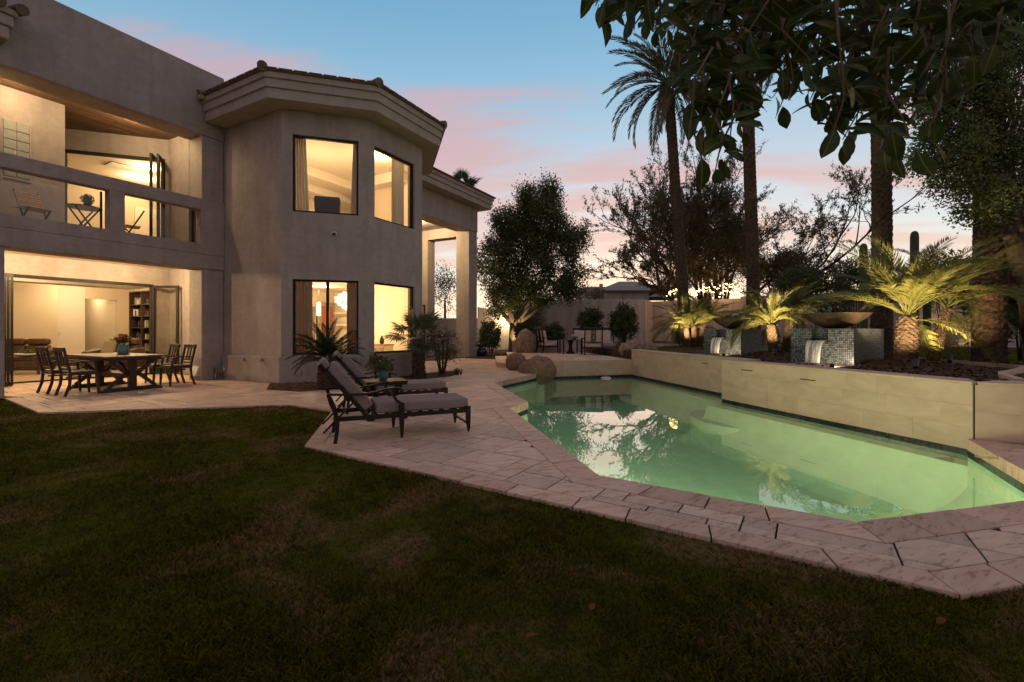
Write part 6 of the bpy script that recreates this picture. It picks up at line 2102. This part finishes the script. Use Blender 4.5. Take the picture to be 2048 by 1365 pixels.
# --- leafy trees and shrubs from leaf clusters
def leafy(name, label, cat, base, trunk, blobs, leaf, per, L, Wd, sig, bark, seed, group=None, limb_r=.07, twig=True, flat=.0, shell=.35, crown_name='crown', sub_limbs=0, trunk_name='trunk', outw=.8):
    """trunk: list of (polyline, radii); blobs: (centre, radii, number of clusters); all in world space"""
    o = empty(name, base, 0, label, cat, group)
    B = Vector(base)
    rg = np.random.default_rng(seed)
    rr = random.Random(seed)
    for pts, rads in trunk:
        MB().tube([Vector(p) - B for p in pts], rads, 10).build(trunk_name, bark, o, smooth=True)
    ends = [(Vector(pts[-1]), rads[-1]) for pts, rads in trunk]
    tw = MB()
    allC = []
    for c, rad, n in blobs:
        c = Vector(c)
        e, er = min(ends, key=lambda x: (x[0] - c).length)
        m_ = (e + c) / 2 + Vector((rr.gauss(0, .12), rr.gauss(0, .12), .0)) * max(rad)
        path = [e, e.lerp(m_, .6) + Vector((0, 0, .0)), m_.lerp(c, .4), c]
        if twig: tw.tube([p - B for p in path], [min(er, limb_r), limb_r * .75, limb_r * .5, limb_r * .25], 6)
        d = rg.normal(size=(n, 3))
        d /= np.linalg.norm(d, axis=1, keepdims=True)
        q = (shell + (1 - shell) * rg.random((n, 1))) ** .6
        C = np.array(c) + d * q * np.array(rad)
        C = C[C[:, 2] > B.z + .02]
        if twig:
            for p in C[:: max(1, 3 - sub_limbs)]:
                p = Vector(p)
                k = rr.choice(path[1:])
                mm = k.lerp(p, .5) + Vector((rr.gauss(0, .06), rr.gauss(0, .06), rr.gauss(0, .06))) * max(rad)
                tw.tube([k - B, mm - B, p - B], [limb_r * .22, limb_r * .15, limb_r * .06], 3, cap=False)
        dirs = (C - np.array(c)) / np.array(rad)
        for p, dd in zip(C, dirs):
            m2 = rr.randint(int(per * .6), int(per * 1.3))
            pts_ = p + rg.normal(size=(m2, 3)) * np.array(sig)
            allC.append((pts_, np.repeat((dd / (np.linalg.norm(dd) + 1e-6))[None], m2, 0)))
    P = np.concatenate([a for a, _ in allC]); D = np.concatenate([b for _, b in allC])
    k = P[:, 2] > B.z + .01
    P, D = P[k], D[k]
    q = leaf_quads(rg, P, L, Wd, flat, D, outw)
    q = q - np.array(B)
    quads_mesh(crown_name, q, leaf, o)
    if twig and tw.v: tw.build('limbs', bark, o)
    return o
def blob(px, py, y, rx, rz, n, ry=None):     # ellipsoid from its outline in the photo
    c = W(px, py, y)
    s = y / F
    return (tuple(c), (rx * s, ry if ry else (rx + rz) * .5 * s, rz * s), n)
# left tree by the porch
tb_ = Vector((xat(1025, 25), 25, 0))
tk = W(1027, 648, 25)
lt_ = [([tb_ - Vector((0, 0, .1)), W(1025, 690, 25), W(1026, 665, 25), tk], [.27, .23, .21, .21])]
for px, py, dy, r in ((985, 600, .4, .09), (1005, 560, -.5, .10), (1040, 540, .3, .12), (1085, 560, -.3, .10), (1110, 590, .5, .09), (1062, 610, -.8, .08)):
    e = W(px, py, 25 + dy)
    lt_.append(([tk - Vector((0, 0, .08)), tk.lerp(e, .4) + Vector((0, 0, -.12)), tk.lerp(e, .75), e], [.16, r * 1.25, r, r * .7]))
leafy('ficus_tree', 'large dark leafy tree with pale lit trunk right of the porch pillar', 'tree', tb_, lt_,
      [blob(1085, 430, 25, 55, 55, 75), blob(1020, 455, 25, 45, 50, 60), blob(1130, 490, 25, 48, 52, 62), blob(990, 530, 25, 42, 60, 60), blob(1060, 510, 25, 62, 58, 85), blob(1145, 560, 25, 36, 36, 30),
       blob(1090, 585, 25, 55, 34, 36), blob(1000, 600, 25, 40, 34, 34), blob(1100, 385, 25, 22, 24, 18), blob(1055, 400, 25, 22, 28, 18), blob(1035, 575, 25, 45, 30, 26)],
      M['leaf_ficus'], 150, .125, .06, (.21, .21, .23), M['bark'], 71, limb_r=.06, shell=.15)
# wide airy tree behind, and the darker ones under it
mb_ = Vector((xat(1425, 31), 31, BZ))

def desert_tree(base, label, stems, seed, leaf, bark):
    """forking upswept limbs ending in fine twigs set with tiny leaves"""
    rr = random.Random(seed)
    rg = np.random.default_rng(seed)
    o = empty('mesquite_tree', base, 0, label, 'tree')
    wood, C, D = MB(), [], []
    def grow(p, d, L, r, lv):
        n = 4 if lv < 3 else 3
        pts = [p]
        dd = d.copy()
        for i in range(n):
            dd = (dd + Vector((rr.gauss(0, .13), rr.gauss(0, .13), rr.gauss(.02, .10) + (.03 if lv > 0 else 0)))).normalized()
            pts.append(pts[-1] + dd * L / n)
        wood.tube(pts, [r * (1 - .5 * i / n) for i in range(n + 1)], 7 if lv < 2 else (4 if lv < 3 else 3), cap=False)
        if lv >= 3:
            m = 12 if lv == 3 else 22
            for i in range(m):
                f = rr.uniform(.15, 1.05) * n
                k = min(n - 1, int(f))
                q = pts[k] + (pts[k + 1] - pts[k]) * (f - k)
                C.append(q + Vector((rr.gauss(0, .07), rr.gauss(0, .07), rr.gauss(0, .07))))
                D.append(dd)
        if lv < 4:
            kids = (4, 4, 4, 3)[lv]
            for i in range(kids):
                f = (.45 + .55 * (i + rr.random()) / kids) * n
                k = min(n - 1, int(f))
                q = pts[k] + (pts[k + 1] - pts[k]) * (f - k)
                side_ = Vector((rr.gauss(0, 1), rr.gauss(0, 1), rr.gauss(.15, .7))).normalized()
                grow(q, (dd + side_ * rr.uniform(.45, .85)).normalized(), L * rr.uniform(.50, .68), max(.006, r * .5), lv + 1)
    for sx, sy, sz, L, r in stems:
        d = Vector((sx, sy, sz)).normalized()
        grow(Vector((sx * .12, sy * .12, -.1)), d, L, r, 0)
    me = wood.mesh('trunk', True)
    link_mesh('trunk', me, bark, o)
    C = np.array([tuple(c) for c in C]); D = np.array([tuple(c) for c in D])
    quads_mesh('crown', leaf_quads(rg, C, .26, .055, 0, D, 1.2), leaf, o)
    return o
desert_tree(mb_, 'wide airy desert tree with thin feathery twigs behind the palms',
            [(-.95, .1, 1.0, 5.6, .18), (-.70, -.3, .95, 6.6, .17), (-.45, .3, 1.1, 6.6, .16), (-.1, -.2, 1.0, 6.6, .16), (.35, .2, 1.0, 7.0, .16), (.70, -.2, .90, 7.4, .16), (1.0, .2, .72, 7.0, .15), (.55, .3, 1.1, 6.8, .14), (-.25, .5, 1.0, 5.6, .14), (.58, .0, .80, 6.2, .14), (.85, .3, 1.05, 6.6, .13), (.2, .4, 1.2, 6.4, .14)], 84, M['leaf_mesquite'], M['bark_dark'])
for px, py, rx, rz, y, n, lb, sd in ((1440, 505, 92, 72, 29, 170, 'dense round dark tree in the middle behind the tall palms', 82), (1560, 545, 58, 40, 27.5, 90, 'low dark conifer like shrub tree right of the middle palm trunk', 83), (1345, 545, 60, 48, 30, 70, 'low dark tree behind the left tall palm trunk', 84)):
    b = Vector((xat(px, y), y, BZ - .1))
    leafy('shrub_tree', lb, 'tree', b, [([b, b + Vector((.1, 0, 1.2)), W(px, py + rz * .6, y)], [.16, .13, .08])] + [([b + Vector((0, 0, .8)), W(px + k, py, y)], [.1, .04]) for k in (-rx * .5, rx * .4)],
          [blob(px, py, y, rx, rz, n), blob(px + rx * .3, py - rz * .4, y, rx * .5, rz * .6, n // 3)], M['leaf_mesquite'], 120, .14, .05, (.30, .30, .24), M['bark_dark'], sd, limb_r=.05, shell=.2, outw=1.2)
# string lights in it
sl = empty('string_lights', W(1410, 580, 27.5), 0, 'strings of small warm lights along the wall top behind the palms', 'string lights')
sr = random.Random(6)
wire = MB()
prev = None
for k in range(120):
    f = k / 119
    px = 1336 + 146 * f
    base_y = 596 - 12 * abs(math.sin(f * 9)) - (24 * sr.random() if 1425 < px < 1472 else 10 * sr.random())
    p = W(px + sr.uniform(-4, 4), base_y, 27.4 + sr.uniform(-.5, .5)) - sl.location
    MB().ball(p, .028, 5).build('bulb', M['bulb'], sl)
    if prev is not None: wire.tube([prev, (prev + p) / 2 - Vector((0, 0, .05)), p], .005, 3)
    prev = p
wire.build('wire', M['dark_plastic'], sl)
for px in (1350, 1400, 1450):
    point('string_glow', W(px, 578, 27.2), 10, (1, .6, .25), .3)
# trees beyond the walls
for px, py, rx, rz, y, lb, sd in ((890, 580, 40, 45, 34, 'airy tree seen through the porch opening', 91), (1135, 590, 40, 32, 33, 'grey green bush tree rising over the wall right of the leafy tree', 92), (1190, 590, 14, 14, 40, 'small round tree beside the neighbour house', 93)):
    b = Vector((xat(px, y), y, 0))
    leafy('tree', lb, 'tree', b, [([b, W(px, py + rz * .5, y)], [.14, .07])], [blob(px, py, y, rx, rz, int(rx * 1.8))], M['leaf_mesquite'], 34, .16, .06, (.28, .28, .26), M['bark_dark'], sd, limb_r=.04, shell=.1)
# dense tree at the right
fb = Vector((9.6, 8.3, BZ - .05))
fk = [([fb, fb + Vector((-.1, .1, 1.2)), fb + Vector((-.35, .2, 2.6)), W(2010, 330, 8.6)], [.22, .18, .15, .12]), ([fb + Vector((-.2, .1, 2.0)), W(1930, 330, 8.5), W(1925, 220, 8.5)], [.12, .08, .05]), ([fb + Vector((-.3, .1, 2.5)), W(2080, 150, 8.9)], [.12, .05])]
leafy('ficus_tree', 'dense small leaved tree at the right edge before the thickest palm trunk', 'tree', fb, fk,
      [blob(1960, 170, 8.5, 85, 85, 95), blob(1905, 300, 8.4, 58, 75, 80), blob(2000, 300, 8.6, 70, 85, 100), blob(2040, 120, 8.8, 75, 90, 90), blob(1960, 400, 8.4, 55, 50, 48), blob(2045, 420, 8.7, 45, 65, 50), blob(1890, 190, 8.6, 45, 60, 40), blob(2110, 260, 8.9, 90, 130, 90), blob(2000, 30, 8.8, 110, 80, 80)],
      M['leaf_ficus'], 95, .064, .032, (.12, .12, .13), M['bark_dark'], 101, limb_r=.03, shell=.25)
# shrubs
def shrub(label, px, py, y, rx, rz, z0, n, seed, leaf='leaf_shrub', L=.085, Wd=.05, per=60, sig=.08, group='clipped shrubs along the garden wall', name='shrub', stems=5):
    b = Vector((xat(px, y), y, z0))
    st_ = []
    for i in range(stems):
        a = 2 * PI * i / stems
        e = W(px, py, y) + Vector((math.cos(a) * rx * .4 * y / F, math.sin(a) * .15, rz * .3 * y / F))
        st_.append(([b + Vector((math.cos(a) * .05, math.sin(a) * .05, -.03)), b.lerp(e, .5) + Vector((math.cos(a) * .05, 0, 0)), e], [.022, .017, .009]))
    return leafy(name, label, 'shrub', b, st_, [blob(px, py, y, rx, rz, n)], M[leaf], per, L, Wd, (sig, sig, sig), M['bark_dark'], seed, group=group, limb_r=.015, shell=.3, crown_name='foliage', trunk_name='stem')
shrub('round shrub against the garden wall behind the terrace sofa', 1180, 642, 24, 24, 24, .6, 70, 111, L=.12, Wd=.06, sig=.1)
shrub('tall columnar shrub against the garden wall right of the sofa', 1247, 646, 23, 25, 36, .6, 95, 112, L=.12, Wd=.06, sig=.1)
shrub('low dark shrub behind the left terrace armchair', 1103, 668, 22.5, 25, 22, .3, 60, 113, L=.11, Wd=.06, sig=.09)
shrub('low lit shrub right of the pale tree trunk', 1050, 665, 23.5, 20, 22, .1, 45, 114, L=.11, Wd=.06, sig=.09)
shrub('leafy bush against the garden wall between porch pillar and tree', 982, 668, 26, 24, 30, .0, 70, 115, L=.12, Wd=.06, sig=.1)
shrub('pale grassy bush behind the pale tree trunk', 1062, 640, 27, 24, 26, .2, 40, 116, 'leaf_nandina', .14, .03, sig=.14)
shrub('airy reddish shrub with thin stems beside the small fan palm', 884, 692, 13.3, 38, 38, .03, 90, 117, 'leaf_nandina', .06, .022, 26, .06, group='shrubs at the foot of the bay', stems=9)
shrub('small dark leafy plant at the bay wall behind the teal pot', 757, 729, 11.3, 22, 18, .03, 26, 118, 'leaf_shrub', .10, .04, 20, .06, group='shrubs at the foot of the bay')
shrub('low green plant at the tip of the mulch bed', 918, 744, 13.6, 8, 5, .02, 8, 119, 'leaf_shrub', .07, .03, 16, .04, group='shrubs at the foot of the bay', stems=3)
shrub('trailing leafy plant under the nearer bowl', 1748, 690, 10.6, 10, 24, BZ, 22, 120, 'leaf_shrub', .08, .04, 20, .06, group='shrubs of the raised bed', stems=3)
for i, (px, py, rx, rz, y, lb) in enumerate(((1640, 590, 60, 40, 23, 'dark bush behind the two bowls'), (1710, 565, 40, 34, 23.3, 'leafy vine climbing over the wall beside the cactus'), (1890, 560, 60, 50, 17, 'dark bush behind the slim leaning palm'), (1600, 570, 45, 36, 22.8, 'bush on the wall right of the string lights'), (2000, 610, 60, 60, 14, 'dark bush at the foot of the thickest palm trunk'))):
    shrub(lb, px, py, y, rx, rz, BZ, 70, 130 + i, L=.13, Wd=.06, sig=.14, group='bushes along the back wall', stems=6)
bg = shrub('pink flowering bush at the right edge before the wall', 2045, 560, 10.2, 45, 62, BZ, 80, 140, L=.09, Wd=.045, sig=.09, group=None, name='flowering_shrub')
rg = np.random.default_rng(9)
c = np.array(W(2026, 560, 9.6)); 
Q = []
for k in range(14):
    cc = c + rg.normal(size=3) * np.array([.26, .10, .24])
    Q.append(leaf_quads(rg, cc + rg.normal(size=(34, 3)) * .055, .055, .045))
quads_mesh('blossom', np.concatenate(Q) - np.array(bg.location), M['bougainvillea'], bg)
# potted plant by the porch
po = empty('potted_plant', G(963, 714), 0, 'dark glazed pot with drooping leaves at the porch pillar', 'potted plant')
lathe_obj('pot', [(.14, 0), (.26, .12), (.30, .26), (.24, .40), (.19, .43), (.22, .46), (.17, .46), (.15, .40)], M['dark_pot'], po)
tuft('foliage', po, (0, 0, .50), .48, 150, .26, .06, M['leaf_shrub'], 151, .7)
# cacti
def cactus(px, ytop, y, r, label):
    o = empty('cactus', (xat(px, y), y, BZ), 0, label, 'cactus', 'columnar cacti behind the wall')
    h = W(px, ytop, y).z - BZ
    n = 24
    vs, prof = [], [(1, 0), (1, .5 * h), (1, h - 2 * r), (.92, h - r), (.7, h - .4 * r), (.3, h - .08 * r)]
    for f, z in prof:
        for i in range(n):
            a = 2 * PI * i / n
            rr = r * f * (1 if i % 2 else .84)
            vs.append((rr * math.cos(a), rr * math.sin(a), z))
    fs = [(j * n + i, j * n + (i + 1) % n, (j + 1) * n + (i + 1) % n, (j + 1) * n + i) for j in range(5) for i in range(n)]
    fs.append(tuple(range(5 * n, 6 * n)))
    MB().add(vs, fs).build('stem', M['cactus'], o)
cactus(1727, 487, 20, .15, 'shorter ribbed cactus column left of the palm trunk')
cactus(1829, 462, 18, .14, 'taller ribbed cactus column right of the palm trunk')
cactus(1854, 520, 18.4, .13, 'short ribbed cactus stub beside the taller column')
# lit flaring trunk and its light by the path
tb2 = G(1940, 686, BZ)
tb2 = Vector((tb2.x * .8, tb2.y * .8, BZ))
o = empty('tree_stump', tb2, 0, 'flaring tree trunk lit orange beside the garden path', 'tree trunk')
palm_trunk([(0, 0, -.1), (0, 0, .15), (.05, 0, .6), (.0, 0, 1.7)], [.62, .42, .30, .24], M['bark'], o, .2, .12, 16, 161)
uplight(tb2 + Vector((-1.1, -1.0, .02)), tb2 + Vector((0, 0, .6)), 70, 'bright little light beside the garden path', 80)
# trunk light and porch ground light
uplight(Vector((xat(1037, 24.2), 24.2, 0)), W(1026, 610, 25), 150, 'uplight at the foot of the pale tree trunk', 70)

# --- big leaved branch hanging into the picture from above
def leaf_variant(seed):
    rg = random.Random(seed)
    prof = [(0, .0), (.09, .22), (.28, .50), (.5, .60), (.72, .50), (.89, .22), (1.0, .0)]
    vs = []
    cup, curl, wid, tw = rg.uniform(.08, .45), rg.uniform(.02, .38), rg.uniform(.82, 1.1), rg.uniform(-.5, .5)
    for x, w in prof:
        z = -curl * x * x
        y = w * .5 * .98 * wid
        k = math.sin(x * 7 + seed) * .02
        vs += [(x, -y, z + cup * y - tw * x * y + k), (x, 0, z), (x, y, z + cup * y + tw * x * y - k)]
    fs = []
    for i in range(len(prof) - 1):
        a, b = 3 * i, 3 * i + 3
        fs += [(a, b, b + 1, a + 1), (a + 1, b + 1, b + 2, a + 2)]
    return vs, fs
LV = [leaf_variant(i) for i in range(9)]
LM = []
for i, (vs, fs) in enumerate(LV):
    me = MB().add(vs, fs).mesh('broad_leaf', True)
    me.materials.append(M['leaf_big'])
    LM.append(me)
BX = [1185, 1200, 1225, 1250, 1290, 1320, 1345, 1365, 1400, 1440, 1475, 1500, 1540, 1590, 1640, 1680, 1720, 1750, 1780, 1830, 1850, 1870, 1930, 1990, 2048, 2200]
BY = [30, 50, 50, 70, 80, 95, 150, 240, 310, 350, 310, 255, 240, 215, 230, 300, 310, 270, 310, 330, 270, 205, 180, 110, 90, 80]
def low(px): return float(np.interp(px, BX, BY))
hb = empty('overhanging_tree', (3.2, .9, 3.6), 0, 'dark broad leaved branches hanging down into the top right of the view', 'tree')
HB = Vector(hb.location)
lr = random.Random(17)
leaves, twigs = [], MB()
def sprig(tip, length, nl, sc):
    back = Vector((lr.uniform(-.25, .45), lr.uniform(-.2, .2), 1.0)).normalized()
    start = tip + back * length
    mid = start.lerp(tip, .5) + Vector((lr.uniform(-.04, .04), lr.uniform(-.04, .04), 0))
    twigs.tube([start - HB, mid - HB, tip - HB], [.004, .003, .0015], 5)
    for i in range(nl):
        f = (i + .3) / nl
        p = start.lerp(mid, f * 2) if f < .5 else mid.lerp(tip, f * 2 - 1)
        a = i * 2.5 + lr.uniform(-.4, .4)
        d = Vector((math.cos(a) * .95, math.sin(a) * .75, lr.uniform(-.45, .50)))
        if i == nl - 1: d = Vector((lr.uniform(-.4, .4), lr.uniform(-.3, .3), -1))
        d.normalize()
        n_ = Vector((lr.gauss(0, .5), lr.gauss(0, .5) - .25, 1)).normalized()
        y_ = n_.cross(d).normalized()
        z_ = d.cross(y_)
        L = lr.choice((lr.uniform(.045, .07), lr.uniform(.06, .085), lr.uniform(.075, .10))) * sc
        mt_ = Matrix((d, y_, z_)).transposed().to_4x4()
        leaves.append((Matrix.Translation(p - HB + d * .012) @ mt_ @ Matrix.Scale(L, 4), p, L))
for k in range(235):
    px = lr.uniform(1190, 2120)
    lo = low(px)
    u = lr.random()
    py = lo - 15 - (lo + 160) * u ** 1.25
    y = lr.uniform(1.15, 1.95)
    sprig(W(px, py, y), lr.uniform(.13, .24), lr.randint(6, 9), .95)
for k in range(130):
    px = lr.uniform(1230, 2150)
    lo = low(px) - 40
    py = lo - (lo + 120) * lr.random()
    sprig(W(px, py, lr.uniform(2.0, 3.0)), lr.uniform(.2, .35), lr.randint(8, 11), 1.0)
for px, py, y in ((1430, 345, 1.25), (1405, 320, 1.3), (1460, 280, 1.25), (1685, 280, 1.3), (1668, 260, 1.25), (1705, 285, 1.3), (1800, 310, 1.3), (1825, 310, 1.25), (1780, 270, 1.3), (1385, 225, 1.25), (1205, 40, 1.35), (1560, 215, 1.4), (1620, 200, 1.35), (1880, 180, 1.3), (1855, 150, 1.3), (1990, 70, 1.3)):
    sprig(W(px, py, y), .17, 7, 1.02)
main = MB()
for a, b in (((3.2, .9, 3.6), W(1900, -120, 1.6)), (W(1900, -120, 1.6), W(1500, -60, 1.6)), (W(1500, -60, 1.6), W(1230, -40, 1.6)), (W(1900, -120, 1.6), W(1830, 200, 1.5)), (W(1600, -80, 1.6), W(1430, 250, 1.4)), (W(1760, -90, 1.6), W(1690, 220, 1.45))):
    a, b = Vector(a), Vector(b)
    m_ = (a + b) / 2 + Vector((lr.uniform(-.03, .03), 0, .04))
    main.tube([a - HB, m_ - HB, b - HB], [.018, .012, .006] if b.y < 1.55 else [.03, .024, .018], 7)
main.build('branch', M['bark_dark'], hb)
tag(twigs.build('twigs', M['twig'], hb), kind='stuff')
def vis(e):
    m_, p, L = e
    if p.y < .3: return 0
    px, py = CX + p.x / p.y * F, CY - (p.z - EYE) / p.y * F
    if not (-60 < px < 2100 and -60 < py < 1365): return 0
    return L / p.y
leaves.sort(key=vis, reverse=True)
for m_, p, L in leaves[:290]:
    o = bpy.data.objects.new('leaf', LM[lr.randrange(9)])
    COL.objects.link(o)
    o.parent = hb
    o.matrix_local = m_
rest = MB()
for m_, p, L in leaves[290:]:
    vs, fs = LV[lr.randrange(9)]
    rest.add([m_ @ Vector(v) for v in vs], fs)
tag(rest.build('foliage', M['leaf_big'], hb, smooth=True), kind='stuff')

# --- dry leaves lying on the lawn
dl = random.Random(23)
LB = [('near the photo bottom right of the middle', 1330, 1358), ('in the middle of the lower lawn', 1075, 1278), ('standing upright at the lower right', 1405, 1300), ('long and brown at the lower right', 1695, 1335), ('curled beside the deck corner', 1555, 1135), ('pale near the paved edge', 1490, 1125), ('small and pale below the deck edge', 1085, 1080), ('small on the lawn left below', 50, 1330),
      ('thin and brown below the deck corner', 1890, 1245), ('on the dark lawn below the coping', 1180, 1230)]
for i, (lb, px, py) in enumerate(LB):
    p = G(px, py, -.03)
    o = bpy.data.objects.new('fallen_leaf', LM[i % 4].copy())
    o.data.materials.clear(); o.data.materials.append(M['dry_leaf'])
    COL.objects.link(o)
    o.location = p + Vector((0, 0, .018))
    o.rotation_euler = (dl.uniform(-.5, .5), dl.uniform(-.5, .2), dl.uniform(0, 6))
    s = dl.uniform(.05, .085)
    o.scale = (s, s * .8, s)
    tag(o, 'dry fallen leaf ' + lb, 'leaf', 'dry leaves on the lawn')
